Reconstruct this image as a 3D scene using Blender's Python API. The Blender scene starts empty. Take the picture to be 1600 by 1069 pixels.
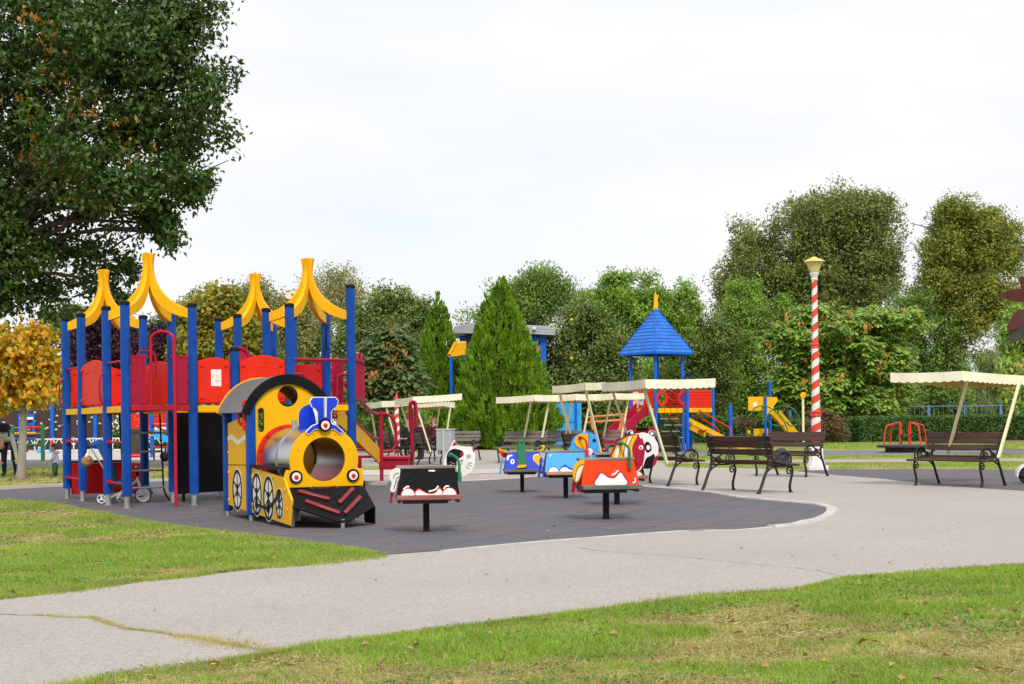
import bpy, bmesh, math, random
import numpy as np
from mathutils import Matrix, Vector
R = math.radians; PI = math.pi
rng = np.random.default_rng(11); random.seed(11)
scene = bpy.context.scene; COL = scene.collection

# ---------------------------------------------------------------- camera model
F = 2222.0; H0 = 662.0; CAMH = 1.05; ROLL = R(0.65)
_c, _s = math.cos(ROLL), math.sin(ROLL)
def ray(px, py):
    a = (px-800)/F; b = (H0-py)/F
    return a*_c+b*_s, -a*_s+b*_c
def G(px, py, z=0.0):            # ground point seen at a photograph pixel
    x, zz = ray(px, py); t = (z-CAMH)/zz
    return Vector((x*t, t, z))
def W(px, py, D):                # point at distance D
    x, zz = ray(px, py)
    return Vector((x*D, D, CAMH+zz*D))
def GX(px, D): return Vector((W(px, 662, D).x, D, 0))

# ---------------------------------------------------------------- objects
def tag(o, label=None, cat=None, group=None, kind=None):
    if label: o['label'] = label
    if cat: o['category'] = cat
    if group: o['group'] = group
    if kind: o['kind'] = kind
    return o
def thing(name, label, cat, loc=(0, 0, 0), rz=0.0, group=None):
    o = bpy.data.objects.new(name, None); COL.objects.link(o)
    o.empty_display_size = 0.2
    o.location = loc; o.rotation_euler = (0, 0, rz)
    return tag(o, label, cat, group)
def kids(o): return [c for c in bpy.data.objects if c.parent == o]
def copy_tree(o, parent=None):
    c = o.copy(); COL.objects.link(c)
    if parent is not None: c.parent = parent
    for ch in kids(o): copy_tree(ch, c)
    return c
def place(o, loc, rz, label=None, group=None):
    o.location = loc; o.rotation_euler = (0, 0, rz)
    if label: o['label'] = label
    if group: o['group'] = group
    return o

class MB:
    def __init__(s, M=None): s.v = []; s.f = []; s.m = []; s.M = M or Matrix()
    def add(s, vs, fs, mi=0, M=None):
        o = len(s.v); T = s.M @ M if M is not None else s.M
        s.v += [tuple(T @ Vector(v)) for v in vs]
        s.f += [tuple(i+o for i in f) for f in fs]; s.m += [mi]*len(fs)
        return s
    def box(s, c, size, mi=0, rot=None):
        x, y, z = size[0]/2, size[1]/2, size[2]/2
        vs = [(i*x, j*y, k*z) for i in (-1, 1) for j in (-1, 1) for k in (-1, 1)]
        fs = [(0, 1, 3, 2), (4, 6, 7, 5), (0, 4, 5, 1), (2, 3, 7, 6), (0, 2, 6, 4), (1, 5, 7, 3)]
        M = Matrix.Translation(c)
        if rot is not None: M = M @ (rot.to_4x4() if hasattr(rot, 'to_4x4') else rot)
        return s.add(vs, fs, mi, M)
    def bar(s, p0, p1, w, h, mi=0, up=(0, 0, 1)):      # box from p0 to p1; w sideways, h along up
        p0 = Vector(p0); p1 = Vector(p1); d = p1-p0; L = d.length; d.normalize()
        u = Vector(up); side = d.cross(u)
        if side.length < 1e-4: side = d.cross(Vector((0, 1, 0)))
        side.normalize(); u = side.cross(d).normalized()
        M = Matrix((d, side, u)).transposed().to_4x4(); M.translation = (p0+p1)/2
        return s.box((0, 0, 0), (L, w, h), mi, None) if False else s._boxm((L, w, h), M, mi)
    def _boxm(s, size, M, mi):
        x, y, z = size[0]/2, size[1]/2, size[2]/2
        vs = [(i*x, j*y, k*z) for i in (-1, 1) for j in (-1, 1) for k in (-1, 1)]
        fs = [(0, 1, 3, 2), (4, 6, 7, 5), (0, 4, 5, 1), (2, 3, 7, 6), (0, 2, 6, 4), (1, 5, 7, 3)]
        return s.add(vs, fs, mi, M)
    def tube(s, pts, r, n=8, mi=0, closed=False, caps=True):
        pts = [Vector(p) for p in pts]; N = len(pts)
        rs = r if isinstance(r, (list, tuple)) else [r]*N
        vs = []; fs = []; prev = None
        for i, p in enumerate(pts):
            if closed: t = pts[(i+1) % N]-pts[i-1]
            else: t = pts[min(i+1, N-1)]-pts[max(i-1, 0)]
            t.normalize()
            if prev is None:
                a = Vector((0, 0, 1)) if abs(t.z) < 0.9 else Vector((1, 0, 0))
                u = t.cross(a).normalized()
            else:
                u = prev-t*prev.dot(t)
                u = u.normalized() if u.length > 1e-6 else t.orthogonal().normalized()
            prev = u; w = t.cross(u)
            for k in range(n):
                an = 2*PI*k/n
                vs.append(p+(u*math.cos(an)+w*math.sin(an))*rs[i])
        for i in range(N if closed else N-1):
            j = (i+1) % N
            for k in range(n):
                l = (k+1) % n
                fs.append((i*n+k, i*n+l, j*n+l, j*n+k))
        if caps and not closed:
            fs.append(tuple(range(n))[::-1]); fs.append(tuple((N-1)*n+k for k in range(n)))
        return s.add(vs, fs, mi)
    def cyl(s, p0, p1, r0, r1=None, n=12, mi=0):
        return s.tube([p0, p1], [r0, r0 if r1 is None else r1], n, mi)
    def prism(s, poly, d=0.02, mi=0, M=None, d0=0.0):   # polygon in local x,y; extruded along local z d0..d
        n = len(poly)
        vs = [(p[0], p[1], d0) for p in poly]+[(p[0], p[1], d) for p in poly]
        fs = [tuple(range(n))[::-1], tuple(range(n, 2*n))]+[(i, (i+1) % n, n+(i+1) % n, n+i) for i in range(n)]
        return s.add(vs, fs, mi, M)
    def ring(s, outer, inner, d=0.02, mi=0, M=None, d0=0.0):
        n = len(outer)
        vs = [(p[0], p[1], d0) for p in outer]+[(p[0], p[1], d0) for p in inner]
        vs += [(p[0], p[1], d) for p in outer]+[(p[0], p[1], d) for p in inner]
        fs = []
        for i in range(n):
            j = (i+1) % n
            fs += [(i, n+i, n+j, j), (2*n+i, 2*n+j, 3*n+j, 3*n+i), (i, j, 2*n+j, 2*n+i), (n+i, 3*n+i, 3*n+j, n+j)]
        return s.add(vs, fs, mi, M)
    def ball(s, c, r, n=12, mi=0, m=8):
        r = (r, r, r) if not isinstance(r, (tuple, list)) else r
        vs = [(c[0], c[1], c[2]-r[2])]; fs = []
        for i in range(1, m):
            t = -PI/2+PI*i/m
            for k in range(n):
                a = 2*PI*k/n
                vs.append((c[0]+r[0]*math.cos(t)*math.cos(a), c[1]+r[1]*math.cos(t)*math.sin(a), c[2]+r[2]*math.sin(t)))
        vs.append((c[0], c[1], c[2]+r[2])); e = len(vs)-1
        for k in range(n):
            l = (k+1) % n
            fs.append((0, 1+l, 1+k)); fs.append((e, e-n+k, e-n+l))
            for i in range(m-2):
                b = 1+i*n
                fs.append((b+k, b+l, b+n+l, b+n+k))
        return s.add(vs, fs, mi)
    def lathe(s, prof, c=(0, 0, 0), n=16, mi=0):
        vs = []; fs = []; N = len(prof)
        for r, z in prof:
            for k in range(n):
                a = 2*PI*k/n
                vs.append((c[0]+r*math.cos(a), c[1]+r*math.sin(a), c[2]+z))
        for i in range(N-1):
            for k in range(n):
                l = (k+1) % n
                fs.append((i*n+k, i*n+l, (i+1)*n+l, (i+1)*n+k))
        fs.append(tuple(range(n))[::-1]); fs.append(tuple((N-1)*n+k for k in range(n)))
        return s.add(vs, fs, mi)
    def build(s, name, mats, parent=None, bevel=0.0, sharp=38):
        me = bpy.data.meshes.new(name); me.from_pydata(s.v, [], s.f)
        mats = mats if isinstance(mats, (list, tuple)) else [mats]
        for m in mats: me.materials.append(m)
        me.polygons.foreach_set('material_index', s.m)
        bm = bmesh.new(); bm.from_mesh(me); bmesh.ops.recalc_face_normals(bm, faces=bm.faces); bm.to_mesh(me); bm.free()
        me.polygons.foreach_set('use_smooth', [True]*len(me.polygons))
        me.set_sharp_from_angle(angle=R(sharp))
        o = bpy.data.objects.new(name, me); COL.objects.link(o)
        if parent is not None: o.parent = parent
        if bevel:
            b = o.modifiers.new('bevel', 'BEVEL'); b.width = bevel; b.segments = 2; b.limit_method = 'ANGLE'; b.angle_limit = R(50)
            b.harden_normals = False
        return o
def XZ(origin, ux, uy):           # plane matrix: local x->ux, local y->uy, local z->normal
    ux = Vector(ux).normalized(); uy = Vector(uy); uy = (uy-ux*uy.dot(ux)).normalized(); n = ux.cross(uy)
    M = Matrix((ux, uy, n)).transposed().to_4x4(); M.translation = Vector(origin); return M
def circ(cx, cy, rx, ry=None, n=32, a0=0.0, a1=2*PI, closed=True):
    ry = rx if ry is None else ry
    m = n if closed else n-1
    return [(cx+rx*math.cos(a0+(a1-a0)*i/m), cy+ry*math.sin(a0+(a1-a0)*i/m)) for i in range(n)]
def bez(p0, p1, p2, n=8):
    p0, p1, p2 = Vector(p0), Vector(p1), Vector(p2)
    return [p0*(1-t)**2+p1*2*t*(1-t)+p2*t*t for t in [i/n for i in range(n+1)]]
def spline(pts, n=6, closed=False):
    P = [Vector(p) for p in pts]; N = len(P); out = []
    rng_ = range(N) if closed else range(N-1)
    for i in rng_:
        g = (lambda k: P[k % N]) if closed else (lambda k: P[min(max(k, 0), N-1)])
        a, b, c, d = g(i-1), g(i), g(i+1), g(i+2)
        for k in range(n):
            t = k/n
            out.append(0.5*((2*b)+(c-a)*t+(2*a-5*b+4*c-d)*t*t+(3*b-a-3*c+d)*t**3))
    if not closed: out.append(P[-1])
    return out
def spl2(pts, n=5, closed=True):
    return [(p.x, p.y) for p in spline([(a, b, 0) for a, b in pts], n, closed)]

# ---------------------------------------------------------------- materials
def newmat(name):
    m = bpy.data.materials.new(name); m.use_nodes = True
    nt = m.node_tree; b = nt.nodes['Principled BSDF']; return m, nt, b
def N(nt, t, **kw):
    n = nt.nodes.new(t)
    for k, v in kw.items():
        if k.startswith('i_'):
            key = k[2:]
            n.inputs[int(key) if key.isdigit() else key.replace('_', ' ')].default_value = v
        else: setattr(n, k, v)
    return n
def L(nt, a, b): nt.links.new(a, b)
def rgba(c): return (c[0], c[1], c[2], 1)
def pos(nt): return N(nt, 'ShaderNodeNewGeometry').outputs['Position']
def objco(nt): return N(nt, 'ShaderNodeTexCoord').outputs['Object']
def noise(nt, vec, scale, detail=4, rough=.55):
    n = N(nt, 'ShaderNodeTexNoise'); n.inputs['Scale'].default_value = scale; n.inputs['Detail'].default_value = detail
    n.inputs['Roughness'].default_value = rough; L(nt, vec, n.inputs['Vector']); return n.outputs['Fac']
def ramp(nt, fac, stops, interp='LINEAR'):
    r = N(nt, 'ShaderNodeValToRGB'); cr = r.color_ramp; cr.interpolation = interp
    while len(cr.elements) < len(stops): cr.elements.new(0.5)
    for e, (p, c) in zip(cr.elements, stops):
        e.position = p; e.color = rgba(c) if isinstance(c, (tuple, list)) else (c, c, c, 1)
    L(nt, fac, r.inputs['Fac']); return r.outputs['Color']
def mix(nt, fac, a, b, blend='MIX'):
    m = N(nt, 'ShaderNodeMix'); m.data_type = 'RGBA'; m.blend_type = blend
    for k, v in ((0, fac), (6, a), (7, b)):
        if hasattr(v, 'is_linked'): L(nt, v, m.inputs[k])
        else: m.inputs[k].default_value = v if k == 0 else rgba(v)
    return m.outputs[2]
def bump(nt, h, b, strength=.3, dist=.02):
    n = N(nt, 'ShaderNodeBump'); n.inputs['Strength'].default_value = strength; n.inputs['Distance'].default_value = dist
    L(nt, h, n.inputs['Height']); L(nt, n.outputs['Normal'], b.inputs['Normal'])
def paint(name, col, rough=.42, var=.14, dirt=(.16, .13, .10), damt=.22, chip=None, spec=.4):
    m, nt, b = newmat(name); co = objco(nt)
    n1 = noise(nt, co, 3.5, 5); n2 = noise(nt, co, 22, 5, .65)
    c = mix(nt, ramp(nt, n1, [(.3, 0.0), (.7, 1.0)]), [x*(1-var) for x in col], [min(1, x*(1+var)) for x in col])
    c = mix(nt, ramp(nt, n2, [(.52, 0.0), (.78, damt)]), c, dirt)
    if chip:
        n3 = noise(nt, co, 24, 6, .72)
        c = mix(nt, ramp(nt, n3, [(.695, 0.0), (.71, 1.0)]), c, chip)
    L(nt, c, b.inputs['Base Color']); b.inputs['Roughness'].default_value = rough
    b.inputs['Specular IOR Level'].default_value = spec
    L(nt, ramp(nt, n1, [(.3, rough-.08), (.7, rough+.12)]), b.inputs['Roughness'])
    bump(nt, n2, b, .06, .01)
    return m
def metal(name, col, rough=.3, k=1.0):
    m, nt, b = newmat(name); co = objco(nt)
    n1 = noise(nt, co, 7, 5)
    L(nt, mix(nt, n1, [x*(1-.25*k) for x in col], [min(1, x*(1+.15*k)) for x in col]), b.inputs['Base Color'])
    b.inputs['Metallic'].default_value = 1
    L(nt, ramp(nt, n1, [(.3, rough-.08*k), (.7, rough+.12*k)]), b.inputs['Roughness'])
    return m
def wood(name, c1, c2, axis=0, rough=.6):
    m, nt, b = newmat(name); co = objco(nt)
    mp = N(nt, 'ShaderNodeMapping'); sc = [26, 26, 26]; sc[axis] = 1.5; mp.inputs['Scale'].default_value = sc; L(nt, co, mp.inputs['Vector'])
    n1 = noise(nt, mp.outputs['Vector'], 1.6, 6, .65)
    L(nt, ramp(nt, n1, [(.3, c1), (.55, [(a+b_)/2 for a, b_ in zip(c1, c2)]), (.72, c2)]), b.inputs['Base Color'])
    b.inputs['Roughness'].default_value = rough; bump(nt, n1, b, .4, .006)
    return m
def leafmat(name, cols, trans=.3, var=.35, nscale=.7, rough=.5, keep=.6):
    m, nt, b = newmat(name)
    g = N(nt, 'ShaderNodeNewGeometry')
    st = [((i+.5)/len(cols), c) for i, c in enumerate(cols)]
    c = ramp(nt, g.outputs['Random Per Island'], st)
    c = mix(nt, keep, [sum(q[i] for q in cols)/len(cols) for i in range(3)], c)
    n1 = noise(nt, g.outputs['Position'], nscale*1.3, 3)
    hs = N(nt, 'ShaderNodeHueSaturation'); L(nt, c, hs.inputs['Color'])
    L(nt, ramp(nt, n1, [(.3, 1-var), (.7, 1+var)]), hs.inputs['Value'])
    # ramp clamps at 1; extend by multiplying
    mt = N(nt, 'ShaderNodeMapRange'); mt.inputs['From Min'].default_value = .3; mt.inputs['From Max'].default_value = .7
    mt.inputs['To Min'].default_value = 1-var; mt.inputs['To Max'].default_value = 1+var; L(nt, n1, mt.inputs['Value'])
    L(nt, mt.outputs['Result'], hs.inputs['Value'])
    L(nt, hs.outputs['Color'], b.inputs['Base Color']); b.inputs['Roughness'].default_value = rough
    b.inputs['Specular IOR Level'].default_value = .35
    t = N(nt, 'ShaderNodeBsdfTranslucent'); hs2 = N(nt, 'ShaderNodeHueSaturation', i_Value=1.3, i_Saturation=1.1)
    L(nt, hs.outputs['Color'], hs2.inputs['Color']); L(nt, hs2.outputs['Color'], t.inputs['Color'])
    mx = N(nt, 'ShaderNodeMixShader'); mx.inputs[0].default_value = trans
    L(nt, b.outputs[0], mx.inputs[1]); L(nt, t.outputs[0], mx.inputs[2])
    L(nt, mx.outputs[0], nt.nodes['Material Output'].inputs['Surface'])
    return m

BLUE = paint('blue_paint', (.004, .062, .33), .45, .22, damt=.12, spec=.2, chip=(.10, .20, .46))
BLUE2 = paint('bright_blue_paint', (.006, .12, .56), .45, .15, damt=.1, spec=.25)
SKYB = paint('light_blue_paint', (.03, .36, .80), .42, .1, chip=(.75, .78, .8))
COBALT = paint('cobalt_paint', (.008, .05, .62), .42, .15, damt=.1, spec=.25, chip=(.6, .65, .75))
YEL = paint('yellow_paint', (.84, .44, .004), .42, .06, damt=.07, spec=.16, chip=(.62, .40, .10))
YEL2 = paint('amber_paint', (.86, .44, .008), .45, .07, damt=.09, spec=.14, chip=(.60, .38, .12))
RED = paint('red_paint', (.76, .028, .012), .5, .08, damt=.07, spec=.12, chip=(.52, .10, .08))
DRED = paint('deep_and_shaded_red_paint', (.52, .010, .012), .42, .1, damt=.08, spec=.22)
MAR = paint('maroon_paint', (.36, .010, .040), .42, .12, damt=.1, spec=.16)
CRIM = paint('crimson_paint', (.46, .010, .030), .45, .1, damt=.08, spec=.2)
ORG = paint('orange_paint', (.80, .047, .004), .5, .06, damt=.08, spec=.1, chip=(.85, .82, .76))
BLK = paint('black_paint', (.008, .008, .010), .5, .25, dirt=(.06, .055, .05), damt=.12, spec=.12)
BLKC = paint('chipped_black_paint', (.006, .007, .009), .55, .25, dirt=(.06, .055, .05), damt=.10, spec=.08, chip=(.72, .70, .66))
WHT = paint('white_paint', (.78, .77, .74), .45, .05, damt=.18)
GREEN = paint('green_paint', (.012, .17, .075), .4, .12)
CREAM = paint('cream_paint', (.80, .72, .46), .5, .06, damt=.18)
GREYP = paint('grey_paint', (.36, .37, .39), .5, .08)
GALV = metal('galvanised_steel', (.50, .51, .52), .45)
STEEL = metal('brushed_steel', (.62, .61, .60), .30, .25)
IRON = paint('cast_iron_paint', (.012, .012, .013), .38, .2, dirt=(.05, .04, .03))
RUBBER = paint('black_rubber', (.014, .014, .015), .75, .1)
LAMPG = paint('lamp_glass', (.62, .55, .22), .3, .05)
SLAT = wood('brown_bench_wood', (.034, .014, .009), (.12, .056, .038), 0, .45)
SLATG = wood('weathered_bench_wood', (.08, .06, .055), (.30, .27, .26), 0, .6)
PLANK = wood('grey_weathered_plank', (.13, .10, .08), (.40, .36, .31), 0, .7)
PLANKR = wood('red_worn_plank', (.20, .03, .03), (.42, .18, .15), 0, .6)
PLANKG = wood('green_worn_plank', (.02, .05, .04), (.22, .22, .19), 0, .6)
PLANKO = wood('orange_worn_plank', (.30, .12, .04), (.58, .40, .26), 0, .6)
PLANKD = wood('dark_worn_plank', (.03, .025, .022), (.12, .10, .085), 0, .7)
BARK = wood('brown_bark', (.035, .026, .019), (.13, .105, .08), 2, .9)
BARKG = wood('pale_grey_bark', (.20, .17, .14), (.42, .38, .33), 2, .9)
CANV = paint('cream_canvas', (.86, .82, .63), .7, .03, damt=.05, spec=.15)
CANVU = paint('yellow_canvas_lining', (.78, .55, .14), .7, .06)
SKIN = paint('skin', (.55, .33, .24), .5, .05, damt=.0)
# ---------------------------------------------------------------- foliage
def unit(a): return a/np.maximum(np.linalg.norm(a, axis=1, keepdims=True), 1e-9)
def rdir(n): return unit(rng.normal(size=(n, 3)))
def leaf_obj(name, C, D, Nn, Ln, Wd, mat, parent=None, fold=.18, mid=.45):
    C = np.asarray(C, float); n = len(C); D = unit(D); S = unit(np.cross(D, Nn)); U = np.cross(S, D)
    Ln = np.broadcast_to(np.asarray(Ln, float), (n,))[:, None]; Wd = np.broadcast_to(np.asarray(Wd, float), (n,))[:, None]
    b = C-D*Ln*.5; t = C+D*Ln*.5-U*Ln*fold*.5; m = C-D*Ln*(.5-mid)
    l = m+S*Wd*.5+U*Wd*fold; r = m-S*Wd*.5+U*Wd*fold
    V = np.stack([b, r, t, l], 1).reshape(-1, 3)
    me = bpy.data.meshes.new(name)
    me.vertices.add(4*n); me.vertices.foreach_set('co', V.astype(np.float32).ravel())
    me.loops.add(4*n); me.loops.foreach_set('vertex_index', np.arange(4*n, dtype=np.int32))
    me.polygons.add(n); me.polygons.foreach_set('loop_start', np.arange(0, 4*n, 4, dtype=np.int32))
    me.polygons.foreach_set('loop_total', np.full(n, 4, dtype=np.int32))
    mats = mat if isinstance(mat, (list, tuple)) else [mat]
    for m_ in mats: me.materials.append(m_)
    me.update(calc_edges=True)
    o = bpy.data.objects.new(name, me); COL.objects.link(o)
    if parent is not None: o.parent = parent
    return o
def lumpy(d, k, amp):            # smooth random radial lumps for an uneven outline
    ph = rng.uniform(0, 6.28, (k, 3)); fr = rng.uniform(1.5, 5.0, (k, 3)) * rng.choice([-1, 1], (k, 3))
    s = np.zeros(len(d))
    for i in range(k): s += np.sin(d[:, 0]*fr[i, 0]+ph[i, 0])*np.sin(d[:, 1]*fr[i, 1]+ph[i, 1])*np.sin(d[:, 2]*fr[i, 2]+ph[i, 2]+.5)
    return 1+amp*s/math.sqrt(k)*1.6
def crown_points(lobes, n, clump=9, cr=.25, inner=.35, amp=.16, zsq=.7, sub=7):
    base = [(np.array(c, float), np.array(r, float)) for c, r in lobes]; lobes = []
    for c, r in base:
        lobes.append((c, r*.70))
        for d in rdir(sub): q_ = rng.random(); lobes.append((c+d*r*(.60+.52*q_), r*(.42-.26*q_)*rng.uniform(.85, 1.15)*np.array([.9, .9, 1.15])))
    w = np.array([(r[0]*r[1]*r[2])**(2/3) for c, r in lobes]); w /= w.sum()
    P = []; O = []; CD = []
    for (c, r), ww in zip(lobes, w):
        k = max(1, int(n*ww/clump))
        d = rdir(k); rad = (1-(1-inner)*rng.random(k)**1.7)*lumpy(d, 5, amp); rad = rad*np.where(rng.random(k) < .10, rng.uniform(1.08, 1.28, k), 1)
        cc = c+d*r*rad[:, None]
        m = k*clump; off = rdir(m)*(rng.random(m)**.42)[:, None]; R_ = np.repeat(cr*1.55*rng.uniform(.6, 1.25, k), clump)[:, None]
        P.append(np.repeat(cc, clump, 0)+off*R_*np.array([1, 1, zsq])); O.append(np.repeat(unit(d/r), clump, 0)); CD.append(off)
    global _CD; _CD = np.concatenate(CD)
    return np.concatenate(P), np.concatenate(O)
def foliage(name, lobes, n, mat, parent, L0=.14, W0=.08, clump=9, cr=.25, inner=.35, amp=.16, droop=.3, up=.5, sub=7):
    P, O = crown_points(lobes, n, clump, cr, inner, amp, sub=sub); C_ = _CD
    ok = P[:, 2] > .15; P, O, C_ = P[ok], O[ok], C_[ok]; k = len(P)
    Nn = rdir(k)*.75+O*.35+C_*.9+np.array([0, 0, up+.25]); D = rdir(k)+C_*.7+O*.3+np.array([0, 0, -droop])
    s = rng.uniform(.65, 1.3, k)
    return leaf_obj(name, P, D, Nn, L0*s, W0*s, mat, parent)
def rosettes(name, lobes, n, mat, parent, L0, W0, per=7, inner=.45):
    P, O = crown_points(lobes, n, 3, .45, inner, .2); m = len(P); a = rng.uniform(0, 2*PI, m)[:, None]+2*PI*np.arange(per)[None]/per+rng.normal(size=(m, per))*.2
    dr = -rng.uniform(.15, 1.25, (m, per)); D = np.stack([np.cos(a), np.sin(a), dr], 2); s = rng.uniform(.65, 1.2, (m, per))
    C = P[:, None]+D*(L0*.55*s)[..., None]
    Nn = np.stack([np.cos(a)*.8, np.sin(a)*.8, np.ones((m, per))*.8], 2)+O[:, None]*.3+rng.normal(size=(m, per, 3))*.2
    return leaf_obj(name, C.reshape(-1, 3), D.reshape(-1, 3), Nn.reshape(-1, 3), (L0*s).ravel(), (W0*s).ravel(), mat, parent, -.12, .55)
def trunk_obj(parent, base, top, r, limbs, mat=BARK, wob=.06, n=10):
    mb = MB(); base = Vector(base); top = Vector(top)
    pts = [base+(top-base)*t+Vector((random.uniform(-1, 1), random.uniform(-1, 1), 0))*wob*(top-base).length*.3*(0 < t < 1) for t in (0, .08, .3, .55, .8, 1)]
    mb.tube(pts, [r*1.35, r*1.05, r*.92, r*.75, r*.55, r*.35], n)
    for q, lr in limbs:
        q = Vector(q); t = random.uniform(.35, .8); a = base+(top-base)*t
        m = a.lerp(q, .5)+Vector((random.uniform(-.1, .1), random.uniform(-.1, .1), .12))*(q-a).length
        mb.tube(spline([a, m, q], 5), [lr*(1-.75*i/10) for i in range(11)], 6)
        for _ in range(3):
            b = a.lerp(q, random.uniform(.4, .9)); e = b+Vector((random.uniform(-1, 1), random.uniform(-1, 1), random.uniform(-.1, .9)))*(q-a).length*.35
            mb.tube([b, b.lerp(e, .5)+Vector((0, 0, .05)), e], [lr*.4, lr*.28, lr*.1], 5)
    return mb.build('trunk', mat, parent)
def tree(name, label, D, bpx, lobes, n, mat, L0=.2, W0=.11, r=.2, bark=BARK, clump=9, cr=.3, inner=.35, amp=.16, droop=.3, up=.5,
         depth=.85, cat='tree', group='trees behind the playground', top=None, low=False, ros=False, sub=9):
    """lobes: (px, py, rx_px, ry_px[, distance offset]) seen at distance D, turned into metres"""
    base = GX(bpx, D)
    t = thing(name, label, cat, base, 0, group)
    lb = []
    if low:
        mx = sum(q[2] for q in lobes)/len(lobes); lobes = list(lobes)+[(bpx-.6*mx, 632, mx*.8, 42), (bpx+.6*mx, 636, mx*.8, 42), (bpx, 600, mx*.9, 45)]; n = int(n*1.3)
    n = int(n*1.7); L0 *= .80; W0 *= .78; clump = int(clump*2.2); cr *= 1.12
    for q in lobes:
        dd = D+(q[4] if len(q) > 4 else 0); c = W(q[0], q[1], dd)-base; s = dd/F
        lb.append(((c.x, c.y, c.z), (q[2]*s, q[2]*s*depth, q[3]*s)))
    tp = max(lb, key=lambda a: a[0][2])[0] if top is None else top
    trunk_obj(t, (0, 0, -.05), (tp[0]*.7, tp[1]*.7, tp[2]), r, [((c[0], c[1], c[2]), r*.42) for c, rr in lb], bark)
    if ros: rosettes('crown', lb, int(n/7), mat, t, L0, W0)
    else: foliage('crown', lb, n, mat, t, L0, W0, clump, cr, inner, amp, droop, up, sub)
    return t, lb

LF_OAK = leafmat('oak_leaves', [(0.039, 0.079, 0.015), (0.058, 0.108, 0.020), (0.077, 0.139, 0.024), (0.048, 0.092, 0.020), (0.110, 0.168, 0.031)], .22, .45)
LF_OAKO = leafmat('orange_oak_leaves', [(0.420, 0.160, 0.030), (0.300, 0.120, 0.020), (0.450, 0.250, 0.040)], .3, .2)
LF_YEL = leafmat('yellow_linden_leaves', [(0.755, 0.432, 0.020), (0.673, 0.350, 0.020), (0.796, 0.515, 0.050), (0.306, 0.350, 0.030), (0.714, 0.304, 0.030), (0.204, 0.294, 0.030)], .35, .12, 1.5, keep=1.)
LF_PURP = leafmat('purple_plum_leaves', [(0.058, 0.018, 0.034), (0.039, 0.014, 0.026), (0.091, 0.029, 0.046), (0.052, 0.026, 0.039)], .2, .3)
LF_MID = leafmat('mid_green_leaves', [(0.139, 0.229, 0.044), (0.185, 0.290, 0.052), (0.230, 0.339, 0.062), (0.154, 0.242, 0.052), (0.306, 0.411, 0.080)], .28, .45)
LF_BRI = leafmat('bright_green_leaves', [(0.181, 0.308, 0.049), (0.259, 0.409, 0.066), (0.206, 0.348, 0.057), (0.337, 0.471, 0.083)], .3, .45)
LF_DRK = leafmat('dark_green_leaves', [(0.102, 0.172, 0.036), (0.146, 0.218, 0.046), (0.184, 0.264, 0.058), (0.109, 0.187, 0.042), (0.329, 0.372, 0.096)], .2, .45)
LF_GRY = leafmat('grey_green_leaves', [(0.138, 0.186, 0.043), (0.190, 0.235, 0.059), (0.241, 0.285, 0.073), (0.153, 0.198, 0.053), (0.327, 0.359, 0.103)], .25, .45)
LF_OLI = leafmat('olive_yellow_leaves', [(0.170, 0.234, 0.041), (0.239, 0.276, 0.044), (0.325, 0.339, 0.052), (0.137, 0.190, 0.041), (0.410, 0.403, 0.074)], .3, .45)
LF_PALE = leafmat('pale_autumn_leaves', [(0.350, 0.325, 0.100), (0.275, 0.288, 0.088), (0.425, 0.375, 0.150), (0.225, 0.250, 0.088)], .35, .2)
LF_ALB = leafmat('albizia_leaves', [(0.178, 0.313, 0.051), (0.242, 0.391, 0.062), (0.324, 0.468, 0.083), (0.160, 0.260, 0.064), (0.419, 0.521, 0.109)], .25, .25)
LF_ALBG = leafmat('grey_albizia_leaves', [(0.103, 0.165, 0.056), (0.141, 0.198, 0.069), (0.181, 0.242, 0.075), (0.103, 0.154, 0.063)], .22, .25)
PODS = leafmat('orange_seed_pods', [(0.720, 0.320, 0.078), (0.600, 0.240, 0.065), (0.825, 0.448, 0.117)], .3, .2)
LF_THU = leafmat('thuja_sprays', [(0.158, 0.334, 0.018), (0.206, 0.419, 0.022), (0.112, 0.250, 0.018), (0.279, 0.517, 0.030), (0.186, 0.368, 0.021), (0.167, 0.144, 0.029)], .2, .5, 1.6)
LF_MAP = leafmat('turning_maple_leaves', [(0.144, 0.240, 0.036), (0.192, 0.288, 0.042), (0.408, 0.360, 0.048), (0.576, 0.264, 0.036), (0.120, 0.204, 0.036), (0.540, 0.432, 0.060)], .3, .2)
LF_HDG = leafmat('hedge_leaves', [(0.048, 0.121, 0.027), (0.064, 0.161, 0.034), (0.097, 0.209, 0.046), (0.056, 0.129, 0.031), (0.161, 0.274, 0.061)], .2, .25, 2.0)
LF_HDGY = leafmat('yellowing_hedge_leaves', [(0.130, 0.208, 0.033), (0.260, 0.286, 0.039), (0.078, 0.156, 0.026)], .25, .25, 2.0)
LF_PHO = leafmat('reddish_bush_leaves', [(0.075, 0.135, 0.038), (0.240, 0.075, 0.053), (0.105, 0.165, 0.045), (0.420, 0.105, 0.075), (0.075, 0.120, 0.038)], .2, .25, 2.)
LF_BRN = leafmat('brown_twiggy_leaves', [(0.120, 0.090, 0.050), (0.160, 0.120, 0.070), (0.180, 0.170, 0.050), (0.100, 0.070, 0.050)], .25, .2, 2.)
LF_WIL = leafmat('willow_leaves', [(0.192, 0.264, 0.084), (0.240, 0.312, 0.108), (0.156, 0.228, 0.072), (0.288, 0.336, 0.132)], .35, .2)
LF_JUN = leafmat('blue_juniper_leaves', [(0.096, 0.192, 0.096), (0.128, 0.240, 0.128), (0.080, 0.160, 0.080)], .2, .25, 2.)
CORE = paint('dark_green_twigs', (.022, .034, .010), .95, .3, damt=0.0, spec=.05)  # plain dark green for the solid cores inside hedges and cypresses

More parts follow.
